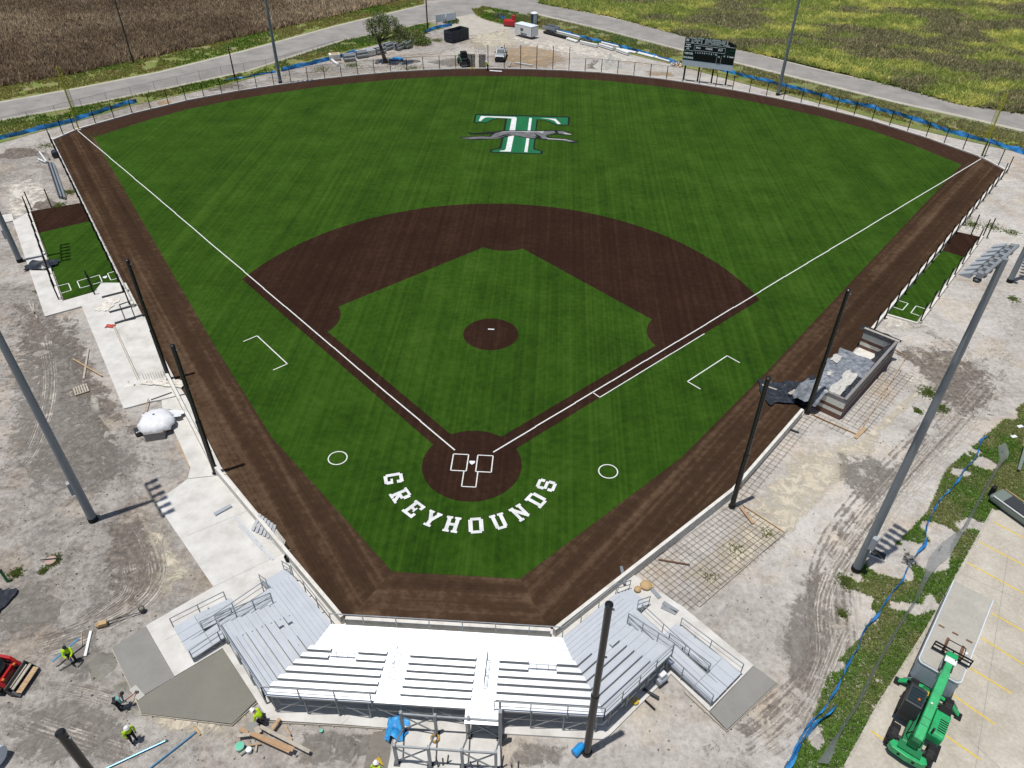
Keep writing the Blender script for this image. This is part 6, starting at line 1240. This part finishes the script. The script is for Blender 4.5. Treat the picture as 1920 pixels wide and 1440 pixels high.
MB().side([(-1.9,.45),(-1.7,.2),(2.2,.2),(2.2,.75),(-1.8,.75)], -.75, .75).build('hull', 'boat_grey', bt, bevel=.18); MB().box(.4, 0, .78, 2.6, 1.1, .08).build('deck', 'steel_dark', bt); MB().box(-2.05, 0, .6, .3, .35, .8).build('motor', 'black_rough', bt, bevel=.05); MB().bar((-1.6, .72, .8), (2.1, .72, .8), .06, .08).build('gunwale', 'wood', bt); MB().bar((-1.6, -.72, .8), (2.1, -.72, .8), .06, .08).build('gunwale', 'white_paint', bt)
for lab, p in (('white board lying in the grass at the right edge', (45.49,7.63,0)), ('small white board by the top of the fallen chain link', (44.37,6.3,0))):
    o = thing('board', lab, 'board', p); MB().box(0, 0, .1, .5, .28, .04, .3).build('panel', 'white_paint', o)
plank('green roll of netting standing at the right edge', (42.83,2.19), (44.56,5.04), .22, .2, 'boat_grey', .2, 'net_roll', 'roll', .9)
# left far corner odds and ends
o = thing('pipe_bundle', 'silver pipes wrapped in dark sheet along the left wall', 'pipe bundle', (-60.61,49.22,0)); a = Vector((-64.46,54.68)); b = Vector((-57.08,44.2))
for k in range(4):
    off = Vector((.28*k-.4, -.1*k)); MB().tube((*(a+off), .2), (*(b+off), .2), .16, n=8).build('pipe', 'steel_galv' if k % 2 else 'plastic_black', o, world=True)
o = thing('pipe_bundle', 'loose bright pipes above the wrapped bundle on the left', 'pipe bundle', (-66.53,56.03,0))
for k, (a, b) in enumerate((((-68.27,57.84), (-65.79,55.13)), ((-68.29,58.44), (-65.42,55.17)), ((-67.28,58.32), (-65.57,56.11)), ((-67.05,55.99), (-65.47,54.97)))): MB().tube((*a, .15), (*b, .15), .12, n=8).build('pipe', 'pipe_white' if k % 2 else 'steel_galv', o, world=True)
o = thing('barrel', 'dark barrel lying against the left wall', 'barrel', (-65.37,57.29,0)); MB().tube((-.3, .5, .45), (.4, -.5, .45), .42, n=16).build('drum', 'dumpster', o); MB().tube((-.3, .5, .45), (-.35, .56, .45), .34, n=14).build('lid', 'pipe_white', o)

# ================================================================ BACKGROUND
# scoreboard on four black posts
SBA = math.atan2(98.57-101.2, 35.74-28.46); sb = thing('scoreboard', 'dark green scoreboard on black posts behind the right outfield fence', 'scoreboard', (32.1, 99.95), SBA)
for x in (-3.85, -1.3, 1.2, 3.75): MB().box(x, 0, 2.6, .24, .3, 5.4).build('post', 'black_rough', sb); MB().box(x, 0, .02, .8, .8, .12).build('footing', 'concrete', sb)
PW, PB, PT = 9.0, 2.65, 6.55
MB().box(0, -.22, (PB+1.0+PT)/2, PW, .22, PT-PB-1.0).build('panel', 'score_green', sb); MB().box(0, -.22, PB+.49, PW, .2, .98).build('lower_panel', 'score_grey', sb)
hd = [(-4.5,PT),(4.5,PT)]+[(4.5, PT+.35), (3.9, PT+.55)]+[(3.6-.6*k, PT+.62+.42*math.sin(math.pi*(k+1)/13)) for k in range(12)]+[(-3.9, PT+.75), (-4.5, PT+.75)]
MB().side(hd, -.34, -.12).build('header_panel', 'score_black', sb)
def inset(x0, x1, z0, z1, m='score_black', y=-.335, name='inset_panel'): return MB().box((x0+x1)/2, y-.006, (z0+z1)/2, x1-x0, .012, z1-z0).build(name, m, sb)
inset(-2.5, 2.6, 5.45, 6.15); inset(-2.6, 4.3, 3.75, 4.75); inset(1.55, 2.2, 3.72, 5.0, 'score_black', -.349)
def text(s_, x, z, size, m='score_letter', y=-.35, ext=.006, name='lettering', bold=0):
    cu = bpy.data.curves.new('txt', 'FONT'); cu.body = s_; cu.size = size; cu.align_x = 'CENTER'; cu.align_y = 'CENTER'; cu.extrude = ext; cu.offset = bold; cu.resolution_u = 2
    o = bpy.data.objects.new('txt', cu); COL.objects.link(o); dgp = bpy.context.evaluated_depsgraph_get(); me = bpy.data.meshes.new_from_object(o.evaluated_get(dgp)); bpy.data.objects.remove(o)
    Mx = Matrix.Translation((x, y, z)) @ Matrix.Rotation(math.pi/2, 4, 'X'); me.transform(Mx); me.materials.clear(); me.materials.append(MATS[m]); ob = bpy.data.objects.new(name, me); COL.objects.link(ob); ob.parent = sb; return ob
hx = -3.55
for ch, w in zip('TAFT BASEBALL', (.62,.62,.55,.62,.35,.6,.62,.55,.55,.6,.62,.5,.5)):
    if ch != ' ':
        z = PT+.36-.10*(hx/3.5)*0+.12*math.cos(hx/3.6*1.5); text(ch, hx+w/2, z, 1.12, 'score_letter', -.352, .004, 'letter_outline', .05); text(ch, hx+w/2, z, 1.12, 'score_dark_letter', -.372, .006, 'letter', -.03)
    hx += w*.93
for s_, x, z, sz in (('BALL', -2.0, 5.85, .38), ('STRIKE', -.1, 5.85, .38), ('OUT', 1.9, 5.85, .38), ('VISITOR', -3.55, 4.75, .42), ('HOUNDS', -3.55, 4.05, .42), ('R', 1.87, 4.75, .34), ('H', 2.75, 4.95, .3), ('E', 3.35, 4.95, .3)): text(s_, x, z, sz, 'score_letter', -.362 if s_ == 'R' else -.35, bold=.03)
for k in range(10): text(str(k+1), -2.35+.4*k, 5.05, .32, bold=.025)
for (x0, z0, x1, z1) in ((-2.7,6.22,2.75,6.22),(-2.7,5.4,2.75,5.4),(-4.4,5.25,-2.75,5.25),(1.5,3.7,1.5,4.95),(2.25,3.7,2.25,4.95),(-2.7,5.4,-2.7,6.22),(2.75,5.4,2.75,6.22),(-4.4,6.5,4.4,6.5)): MB().bar((x0, -.345, z0), (x1, -.345, z1), .04, .04).build('trim', 'score_letter', sb)
MB().side([(-4.4,5.45),(-3.2,5.45),(-3.2,6.35),(-4.4,6.35)], -.34, -.335).build('badge_panel', 'score_green', sb)
for x0, z0, x1, z1 in ((-4.2,6.2,-3.4,6.2),(-3.8,6.2,-3.8,5.5),(-4.05,5.5,-3.55,5.5),(-4.3,5.85,-3.3,5.9)): MB().bar((x0, -.346, z0), (x1, -.346, z1), .12, .12).build('badge', 'score_letter', sb)
MB().box(-4.05, -.35, PT+.42, .55, .02, .4).build('sponsor_plate', 'white_paint', sb); MB().box(4.1, -.35, 5.95, .7, .015, .16).build('sponsor_plate', 'logo_green', sb); MB().box(4.0, -.35, 4.93, .75, .015, .2).build('sponsor_plate', 'score_letter', sb)
# utility poles
for lab, b, h, r_ in (('bare wooden utility pole between the maize and the left road', (-75.22,102.64,0), 10.8, .16), ('short black utility pole inside the left road', (-52.56,94.4,0), 5.6, .13), ('tall dark utility pole beside the dumpster', (-23.29,132.45,0), 12, .16)):
    o = thing('utility_pole', lab, 'utility pole', b); MB().tube((0, 0, -.3), (0, 0, h), r_, r_*.75, n=10).build('shaft', 'black_rough' if h < 8 else 'bark', o); MB().bar((-.5, 0, h-.5), (.5, 0, h-.5), .1, .12).build('cross_arm', 'bark', o); MB().lathe([(.1, 0), (.14, .3)], 8, (.35, 0, h-.4)).build('insulator', 'steel_galv', o)
# property fence
fence('grey chain link fence along the left road verge', [(-79.82,67.55),(-76.25,71.63),(-70.6,79.22),(-61.7,90.19),(-55.58,97),(-47.55,103.09),(-39.95,115.58),(-33.27,122.71),(-26.69,130.3),(-20.54,136.46)], 1.5, step=4.2, r=.03, m='steel_galv', mesh='mesh_grey')
fence('grey chain link fence along the right road verge', [(-9.78,143.39),(-0.56,142.31),(11.38,133.09),(22.18,123.03),(29.99,115.24),(40.75,105.71),(53.27,93.9),(63.12,85.56),(76.58,73.99)]+[(92,64)], 1.5, step=4.2, r=.03, m='steel_galv', mesh='mesh_grey')
for k, (lab, pts) in enumerate((('blue silt fence behind the left field corner', [(-78.41,60.04),(-76.96,62.9),(-73.99,66.23),(-69.97,71.2),(-67.38,76.37),(-64.31,80.84)]), ('blue silt fence behind the left light pole', [(-54.22,93.31),(-51.45,95.13),(-48.06,98.33),(-46.32,99.15)]), ('blue silt fence between the left light pole and the pallets', [(-45.74,99.86),(-41.75,104.32),(-36.91,109.78),(-34.85,113.73)]), ('blue silt fence beside the dumpster', [(-23.57,129.71),(-21.33,133.56),(-18.42,136.66)]), ('blue silt fence beside the red tank', [(-9.65,146.46),(-7.28,142.63)]), ('blue silt fence behind the row of white pipes', [(2.27,135.87),(9.05,129.33),(15.64,124.04),(21.83,118.26),(28.65,110.77)]), ('blue silt fence behind the scoreboard and right outfield', [(31.52,112.46),(35.26,108.59),(40.39,103.72),(46.88,98.04),(52.8,92.16),(58.64,87.78),(62.58,84),(66.91,77.64),(71.66,73.58),(74.55,69.61)]+[(84,66)]))):
    silt(lab, pts, 1.05 if k != 1 else .5, seed=70+k, lean=.5, stake=4)
# stored fence rolls and pallets by the tree
for k, (px, lab) in enumerate((((-37.8,108.23), 'tan crate of grey fittings at the left end of the pallet row'), ((-34.95,108.14), 'grey wire fence roll stack second in the pallet row'), ((-33.07,110.51), 'grey wire fence roll stack third in the pallet row'), ((-31.74,111.75), 'tan block pallet in the middle of the pallet row'), ((-30.06,113.41), 'grey wire fence roll stack before the tree'), ((-28.96,116.61), 'grey wire fence roll stack behind the tree trunk'), ((-26.82,116.82), 'grey wire mesh bundle right of the tree'), ((-25.52,118.13), 'last grey wire mesh bundle at the right end of the pallet row'))):
    o = thing('pallet_load', lab, 'pallet', px, R(20+7*k), group='pallets stored by the tree'); o.scale = (1.45, 1.45, 1.45)
    for y in (-.5, 0, .5): MB().box(0, y, .06, 1.3, .1, .1).build('skid', 'wood_grey', o)
    if k in (0, 3): 
        for z in (.3, .62): MB().box(0, 0, z, 1.4, 1.1, .3).build('block_layer', 'block_tan', o)
        MB().box(.1, 0, .8, 1.0, .8, .05).build('top_sheet', 'wood' if k == 0 else 'grey_paint', o)
    else:
        for j in range(6): MB().tube((-.75, -.45+.3*(j % 3)+.1*(j//3), .3+.36*(j//3)), (.75, -.45+.3*(j % 3)+.1*(j//3), .3+.36*(j//3)), .19, n=9).build('roll', ('steel_galv', 'steel_dark', 'grey_paint')[j % 3], o)
tag(drape('tarpaulin', 'tarp_blue', None, *([-27.0,-24.6]), *([108.6,110.4]), lambda x, y: .15, 12, 10, .4, seed=81), 'blue tarpaulin lying beside the tree trunk', 'tarpaulin')
plank('pale concrete pipe lying at the left end of the pallet row', (-38.23,107.47), (-36.16,104.13), .4, .2, 'pipe_white', .35, 'pipe', 'pipe')
# tree with open crown
def tree(lab, base, h, rx, blobs, nleaf=5200, lean=(0, 0)):
    th = thing('oak_tree', lab, 'tree', base); mb = MB()
    tp_ = Vector((lean[0], lean[1], h*.45)); mb.tube((0, 0, -.2), (lean[0]*.5-.1, lean[1]*.5, h*.25), .42, .32, 10).tube((lean[0]*.5-.1, lean[1]*.5, h*.25), tuple(tp_), .32, .24, 10)
    C_ = []
    for bx, by, bz, br in blobs:
        c = Vector((bx, by, bz)); mid = tp_.lerp(c, .5)+Vector((0, 0, .3)); mb.tube(tuple(tp_-Vector((0, 0, .4))), tuple(mid), .16, .1, 7).tube(tuple(mid), tuple(c), .1, .04, 6)
        for k in range(5):
            d = Vector(np.random.default_rng(int(abs(bx*100+by*10+k))).normal(size=3)).normalized()*br*.75; mb.tube(tuple(mid.lerp(c, .6)), tuple(c+d), .045, .015, 5)
        n_ = int(nleaf*br**2/sum(b_[3]**2 for b_ in blobs)); p = rng.normal(size=(n_, 3)); p /= np.linalg.norm(p, axis=1)[:, None]; p *= (rng.random((n_, 1))**.45)*br*np.array([1, 1, .75]); cl = fbm(p[:, 0]*1.5+bx, p[:, 1]*1.5+p[:, 2]+by, 3) > .455; C_.append(np.array([[bx, by, bz]])+p[cl])
    mb.build('trunk', 'bark', th, smooth=True); C_ = np.concatenate(C_); t_ = rng.random(len(C_)); leaves('crown', C_, .13, mixc((.10, .135, .05), (.28, .31, .14), t_), 'tree_leaf', th); return th
tree('twisted tree with a thin grey green crown by the outfield fence', (-27.54,107.03,0), 9.0, 4, [(-2.2,.5,6.5,1.7),(-.6,1.0,7.6,1.7),(1.4,.2,7.0,1.8),(3.2,.8,5.6,1.6),(2.6,-.4,4.4,1.3),(-1.9,-.3,5.0,1.2),(4.6,1.4,4.6,1.3),(.6,-.5,6.0,1.5)], 10500, (-1.1, .3))
def bush(lab, p, r_, h, c0, c1, n_=700):
    o = thing('bush', lab, 'bush', p); q_ = rng.normal(size=(n_, 3)); q_ /= np.linalg.norm(q_, axis=1)[:, None]; q_ *= (rng.random((n_, 1))**.4)*np.array([r_, r_, h*.6]); q_[:, 2] = np.abs(q_[:, 2]+h*.35); leaves('foliage', q_, .16, mixc(c0, c1, rng.random(n_)), 'tree_leaf', o); mb = MB()
    for k in range(5): a = k*1.25; mb.tube((0, 0, -.1), (math.cos(a)*r_*.5, math.sin(a)*r_*.5, h*.6), .03, .015, 5)
    mb.build('stem', 'bark', o)
bush('green bush right of the twisted tree', (-26.34,118.45,0), 2.2, 1.8, (.09, .13, .03), (.2, .23, .07), 1500); bush('dark bush between the tree and the dumpster', (-22.94,121.2,0), 2.2, 1.5, (.08, .12, .03), (.18, .22, .06), 1300); bush('olive bush behind the dumpster', (-25.4,126.02,0), 2.6, 1.5, (.1, .14, .03), (.24, .26, .08), 1400); bush('tall weeds beside the sign boards', (-19.13,139.49,0), 2.0, 1.1, (.07, .11, .02), (.17, .2, .05), 900); bush('low weeds in the grass near the red tank', (-8.72,145.53,0), 1.8, .8, (.08, .12, .02), (.2, .2, .06), 600); bush('grey dead palm seedling beside the silt fence', (31.16,-7.28,0), .45, .5, (.2, .2, .19), (.34, .34, .33), 60)
# sign boards at the driveway
sg = thing('sign_boards', 'pair of pale sign boards on posts at the site entrance', 'sign', (-19.72,137.49,0), R(36))
for x in (-1.6, 1.1): MB().box(x, 0, 1.5, 2.3, .08, 1.5).build('board', 'score_grey', sg)
for x in (-2.5, -.5, .2, 2.3): MB().bar((x, .08, -.1), (x, .08, 2.3), .1, .1).build('post', 'wood', sg)
# dumpster
DA_ = math.atan2(125.45-121.84, -13.42+16.25); dm = thing('dumpster', 'dark roll-off dumpster beside the site entrance', 'dumpster', (-16.0, 124.6), DA_)
Lx, Wy, Hz = 4.9, 2.4, 2.05
for y in (-Wy/2, Wy/2): MB().box(0, y, Hz/2+.15, Lx, .08, Hz).build('side_wall', 'dumpster', dm)
for x in (-Lx/2, Lx/2): MB().box(x, 0, Hz/2+.15, .08, Wy, Hz).build('end_wall', 'dumpster', dm)
MB().box(0, 0, .2, Lx, Wy, .08).build('floor', 'dumpster', dm)
for k in range(8): MB().box(-Lx/2+.3+k*.61, -Wy/2-.07, Hz/2+.1, .1, .08, Hz-.1).build('rib', 'dumpster', dm); MB().box(-Lx/2+.3+k*.61, Wy/2+.07, Hz/2+.1, .1, .08, Hz-.1).build('rib', 'dumpster', dm)
for z in (.6, 1.2, 1.8): MB().box(-Lx/2-.07, 0, z, .08, Wy-.2, .1).build('rib', 'dumpster', dm)
MB().box(.3, .2, .9, 3.4, 1.6, .9).build('rubbish', 'dirt_dark', dm); MB().box(.9, -.2, 1.5, .7, .5, .4, .4).build('rubbish', 'pipe_white', dm)
# white cargo trailer
TA = math.atan2(126.27-129.37, -.4+4.08); wt = thing('cargo_trailer', 'white enclosed cargo trailer parked on the site yard', 'trailer', (-1.55, 128.9), TA)
MB().box(0, 0, 1.42, 4.8, 2.2, 1.95).build('body', 'white_paint', wt, bevel=.05); MB().box(0, 0, 2.41, 4.85, 2.25, .05).build('roof', 'score_grey', wt)
MB().box(-.35, -1.11, 1.55, .85, .03, .6).build('window', 'grey_paint', wt); MB().box(-.35, -1.125, 1.55, .65, .02, .42).build('pane', 'glass_dark', wt); MB().box(2.42, 0, 1.4, .04, 1.9, 1.75).build('rear_door', 'white_paint', wt); MB().box(2.41, 0, 1.4, .05, 2.16, 1.92).build('door_seal', 'steel_dark', wt) if False else None
MB().bar((2.43, -1.08, .5), (2.43, -1.08, 2.35), .05, .05).build('door_trim', 'steel_dark', wt); MB().bar((2.43, -1.08, 2.36), (2.43, 1.08, 2.36), .05, .05).build('door_trim', 'steel_dark', wt)
for x in (-.2, .65):
    for y in (-1.0, 1.0): wheel(wt, x, y, .36, .22, 'steel_galv', False)
MB().box(.22, -1.13, .82, 1.8, .06, .1).build('mudguard', 'black_rough', wt); MB().bar((-2.4, 0, .5), (-3.5, 0, .5), .1, .1).build('drawbar', 'black_rough', wt); MB().lathe([(.18, 0), (.12, .1)], 8, (-.4, .3, 2.43)).build('roof_vent', 'white_paint', wt)
# red fuel tank, portable toilet, grey utility trailer
rt = thing('fuel_tank', 'red fuel tank with a box on top at the yard corner', 'tank', (-5.7, 137.4), R(-15)); MB().box(0, 0, .75, 2.6, 1.5, 1.2).build('tank', 'red_tank', rt, bevel=.3); MB().box(0, 0, .1, 2.2, 1.3, .2).build('skid', 'steel_dark', rt); MB().box(.85, .35, 1.75, .8, .7, .9).build('box', 'red_tank', rt, bevel=.04)
for x in (-.9, -.2): MB().lathe([(.16, 0), (.16, .12), (.08, .2)], 10, (x, 0, 1.35)).build('filler_cap', 'red_tank', rt)
pt = thing('portable_toilet', 'blue portable toilet with white roof behind the cargo trailer', 'portable toilet', (-.3, 140.2), R(20)); MB().box(0, 0, 1.05, 1.2, 1.2, 2.1).build('cabin', 'blue_plastic', pt, bevel=.05); MB().lathe([(.9, 0), (.85, .12), (.55, .3), (.2, .36)], 12, (0, 0, 2.1)).build('roof', 'white_paint', pt, smooth=True); MB().box(0, -.62, 1.0, .8, .04, 1.8).build('door', 'score_grey', pt)
ut = thing('utility_trailer', 'small grey open trailer behind the cargo trailer', 'trailer', (3.6, 133.2), TA); MB().box(0, 0, .6, 3.6, 1.8, .12).build('bed', 'steel_dark', ut)
for y in (-.9, .9): MB().box(0, y, .95, 3.6, .06, .6).build('side_rail', 'grey_paint', ut); wheel(ut, 0, y*1.1, .34, .2, 'steel_galv', False)
MB().box(1.78, 0, .95, .06, 1.8, .6).build('tailgate', 'grey_paint', ut); MB().bar((-1.6, -.7, 1.5), (1.6, -.7, 1.5), .08, .08).build('rack_bar', 'steel_dark', ut)
# pickup
pk = thing('pickup_truck', 'silver pickup truck facing the outfield fence', 'pickup', (-5.75, 112.2), R(-92))
MB().side([(-2.7,.55),(2.65,.5),(2.75,.9),(2.6,1.15),(1.15,1.25),(-2.7,1.2)], -.98, .98).build('body', 'silver_paint', pk, bevel=.07)
cbk = MB().side([(1.15,1.24),(.55,1.85),(-.95,1.88),(-1.15,1.24)], -.86, .86).build('cab', 'silver_paint', pk, bevel=.06); MB().side([(1.14,1.29),(.6,1.82),(.63,1.84),(1.18,1.3)], -.76, .76).build('windscreen', 'glass_dark', cbk); MB().side([(.85,1.3),(.45,1.75),(-.8,1.77),(-.95,1.3)], -.88, .88).build('side_window', 'glass_dark', cbk)
MB().box(-1.95, 0, 1.21, 1.4, 1.6, .04).build('bed_floor', 'black_rough', pk); MB().box(2.74, 0, .85, .06, 1.5, .25).build('grille', 'black_rough', pk); MB().box(2.76, 0, .58, .14, 1.9, .16).build('bumper', 'steel_dark', pk)
for y in (-.78, .78): MB().box(2.72, y, .95, .1, .3, .14).build('headlight', 'white_paint', pk); MB().box(.9, y*1.38, 1.35, .12, .2, .18).build('mirror', 'black_rough', pk)
for x in (1.75, -1.75):
    for y in (-.88, .88): wheel(pk, x, y, .4, .26, 'steel_galv', False)
MB().box(-.3, .1, 1.95, .3, .3, .14).build('roof_light', 'black_rough', pk)
# loader behind the fence and netting screens
ld = thing('wheel_loader', 'dark loader with an orange cab behind the outfield fence', 'loader', (-12.6, 107.6), R(-70)); MB().side([(-1.5,.5),(1.2,.5),(1.2,1.2),(.2,1.3),(-1.5,1.5)], -.7, .7).build('body', 'cloth_dark', ld, bevel=.05); MB().side([(-.6,1.3),(.7,1.2),(.6,2.3),(-.5,2.3)], -.55, .55).build('cab', 'black_rough', ld); MB().box(-.9, .55, 1.6, .7, .1, .6).build('panel', 'orange_paint', ld)
for sd in (.75, -.75): MB().bar((-1.2, sd, 1.5), (1.5, sd, .7), .14, .22).build('lift_arm', 'green_pipe', ld)
for x in (-.9, .8):
    for y in (-.85, .85): wheel(ld, x, y, .5, .3, 'yellow_paint')
MB().side([(1.4,.9),(1.4,.1),(2.1,.1),(2.1,.2),(1.5,.3)], -.9, .9).build('bucket', 'steel_dark', ld)
for lab, x0, x1 in (('dark mesh screen panel on the outfield fence by the loader', -11.6, -10.2), ('dark mesh screen panel on the outfield fence beside the gap', -9.4, -8.2)):
    o = thing('mesh_screen', lab, 'screen', (x0, 104.75)); MB().box((x1-x0)/2, .35, 1.35, x1-x0, .02, 2.4).build('mesh', 'mesh_dark', o); MB().bar((0, .35, .1), (0, .35, 2.6), .07, .07).build('post', 'black_rough', o); MB().bar((x1-x0, .35, .1), (x1-x0, .35, 2.6), .07, .07).build('post', 'black_rough', o)
plank('white strip lying on the track beside the distant worker', (-7.32,103.86), (-4.99,103.57), .5, .03, 'pipe_white', .03, 'strip', 'strip')
plank('white formwork strip behind the outfield fence gap', (-2.8,108.95), (0.55,107.5), .25, .15, 'pipe_white', .2); plank('pale board leaning behind the outfield fence gap', (-3.77,106.41), (-3.66,109.58), .2, .2, 'wood_grey', .05)
o = thing('saw_horse', 'small yellow saw horse on the outfield kerb', 'saw horse', (-10.56,104.07,0)); MB().bar((-.4, 0, .5), (.4, 0, .5), .08, .08).build('beam', 'yellow_paint', o)
for x in (-.35, .35):
    for y in (-.2, .2): MB().bar((x, 0, .5), (x, y, 0), .05, .05).build('leg', 'yellow_paint', o)
# bundles of white pipe along the right silt fence
PIPES = [((2.67,134.06), (9.94,127.69), 3, 'pipe_white'), ((2.14,132.19), (7,127.83), 2, 'black_rough'), ((7.12,127.42), (9.24,125.09), 2, 'pipe_white'), ((9.58,125.96), (12.12,124.53), 2, 'black_rough'), ((9.9,124.32), (13.37,121.8), 3, 'pipe_white'), ((13.83,122.65), (16.55,119.71), 3, 'pipe_white'), ((14.31,123.91), (17.69,121), 3, 'pipe_white'), ((17.18,119.38), (19.37,116.51), 4, 'pipe_white'), ((18.17,119.86), (20.94,117.8), 2, 'pipe_white'), ((21.37,117.84), (24.32,115.09), 2, 'pipe_white'), ((24.53,115.11), (27.19,112.43), 2, 'pipe_white')]
LBS = ('long white pipe bundle nearest the cargo trailer', 'black pipe bundle beside the first white bundle', 'short white pipe pair after the black bundle', 'second black pipe bundle along the blue fence', 'white pipe bundle after the second black bundle', 'front white bundle of the paired stacks', 'rear white bundle of the paired stacks', 'thick white pipe bundle standing proud of the row', 'short white pipe pair behind the thick bundle', 'second last white pipe bundle before the scoreboard', 'last white pipe bundle beside the scoreboard')
for (a, b, n_, m_), lab in zip(PIPES, LBS):
    o = thing('pipe_bundle', lab, 'pipe bundle', a, group='pipe bundles along the right silt fence'); d = (Vector(b)-Vector(a)).normalized(); nn = Vector((-d.y, d.x))
    for k in range(n_):
        p = Vector(a)+nn*.34*(k % 2)-nn*.1; s_ = Vector(b)+nn*.34*(k % 2)-nn*.1; z = .2+.3*(k//2); MB().tube((*p, z), (*s_, z), .19, n=9).build('pipe', m_, o, world=True)
o = thing('rubble_heap', 'heap of pale broken board left of the scoreboard', 'rubble', (28.2,110.38,0))
for k in range(26): MB().box(random.gauss(0, .9), random.gauss(0, .6), random.uniform(.05, .5), random.uniform(.2, .6), random.uniform(.15, .5), .1, random.random()*3, random.uniform(-.5, .5), random.uniform(-.5, .5)).build('fragment', ('pipe_white', 'sand_tan', 'wood_grey')[k % 3], o)
def heap(name, lab, cat, p, rx, ry, h, m_, seed=0, n_=22, k_=9):
    vs = []; r_ = np.random.default_rng(seed); ph = r_.random(4)*6
    for j in range(k_):
        for i in range(n_):
            a = 2*math.pi*i/n_; t_ = j/(k_-1); e_ = 1+.16*math.sin(3*a+ph[0])+.1*math.sin(5*a+ph[1]); z = h*(1-t_)**1.15+.1*h*math.sin(7*a+ph[2]+j)*t_*(1-t_)*2+r_.normal()*.03*h; vs.append((rx*t_*e_*math.cos(a), ry*t_*e_*math.sin(a), z-.06 if j < k_-1 else -.12))
    mb = MB(); mb.add(vs, [(j*n_+i, (j+1)*n_+i, (j+1)*n_+(i+1) % n_, j*n_+(i+1) % n_) for j in range(k_-1) for i in range(n_)]); return tag(mb.build(name, m_, None, smooth=False), lab, cat) if p is None else _put(mb, name, m_, p, lab, cat)
def _put(mb, name, m_, p, lab, cat): o = mb.build(name, m_, None); o.location = (p[0], p[1], 0); return tag(o, lab, cat)
heap('gravel_pile', 'pale cone of gravel behind the centre field fence', 'gravel pile', (15.24,108.84), 3.2, 2.6, 2.3, 'gravel_white', 1)
heap('soil_heap', 'dark heap of churned earth near the left field corner', 'soil heap', (-71.08,58.21), 3.4, 2.2, .55, 'dirt_dark', 2); heap('soil_heap', 'low dark heap of earth above the left bullpen', 'soil heap', (-58.55,42.21), 1.9, 1.5, .2, 'dirt_dark', 3)
heap('mortar_heap', 'wet grey concrete spill beside the upper fresh slab', 'concrete spill', (-20.54,-18.4), 1.2, 1.1, .16, 'concrete_wet', 4); heap('mortar_heap', 'small grey concrete spill beside the float', 'concrete spill', (-18.73,-19.76), .55, .5, .12, 'concrete_wet', 5); heap('mortar_heap', 'small concrete spill at the lower slab corner', 'concrete spill', (-17.47,-20.95), .5, .4, .12, 'concrete_wet', 6)
silt('wide sagging end of the blue silt fence at the bottom edge', [(23.02,-18.25),(21.72,-19.51),(20.56,-20.58),(19.28,-22.12),(17.44,-24.53)], .8, 'tarp_blue', 5, .45)
# stones and clods scattered over the open soil
cl = scatter([(-50.99,20.66),(-30.13,5.13),(-24.14,-2.14),(-23.28,-5.93),(-16.33,-12.52),(-19.3,-15.55),(-20.84,-17.34),(-16.98,-21.33),(-11.54,-21.75),(-2.73,-21.64),(-2.39,-23.37),(-23.1,-24.7)], 2.4); c2 = scatter([(23.44,-5.29),(40.35,19.71),(52.52,24.32),(48.41,15.23),(32.62,-2.65),(26.22,-8.82),(23.09,-15.36),(18.03,-21.48),(4.52,-22.35),(4.16,-21.34),(9.53,-21.15),(14.15,-17),(15.76,-19.05),(16.65,-20.08),(20.17,-16.95),(16.72,-12.38),(23.33,-5.78)], 1.6)
cl = np.concatenate([cl, c2]); n_ = len(cl); r_ = .02+.06*rng.random(n_)**3; O8 = np.array([(1, 0, 0), (0, 1, 0), (-1, 0, 0), (0, -1, 0), (0, 0, .8), (0, 0, -.8)]); V = (cl[:, None, :].repeat(6, 1)); V = np.concatenate([V, np.full((n_, 6, 1), -.02)], 2)+O8[None]*r_[:, None, None]*(.6+.8*rng.random((n_, 6, 1)))
Ft = np.array([(0, 1, 4), (1, 2, 4), (2, 3, 4), (3, 0, 4), (1, 0, 5), (2, 1, 5), (3, 2, 5), (0, 3, 5)]); o = npmesh('clods', V.reshape(-1, 3), (np.arange(n_)[:, None, None]*6+Ft[None]).reshape(-1, 3), 'crop_leaf', np.repeat(mixc((.16, .14, .12), (.48, .45, .41), rng.random(n_)), 6, 0), kind='stuff'); o['label'] = 'small stones and clods scattered on the bare soil'; o['category'] = 'clods'
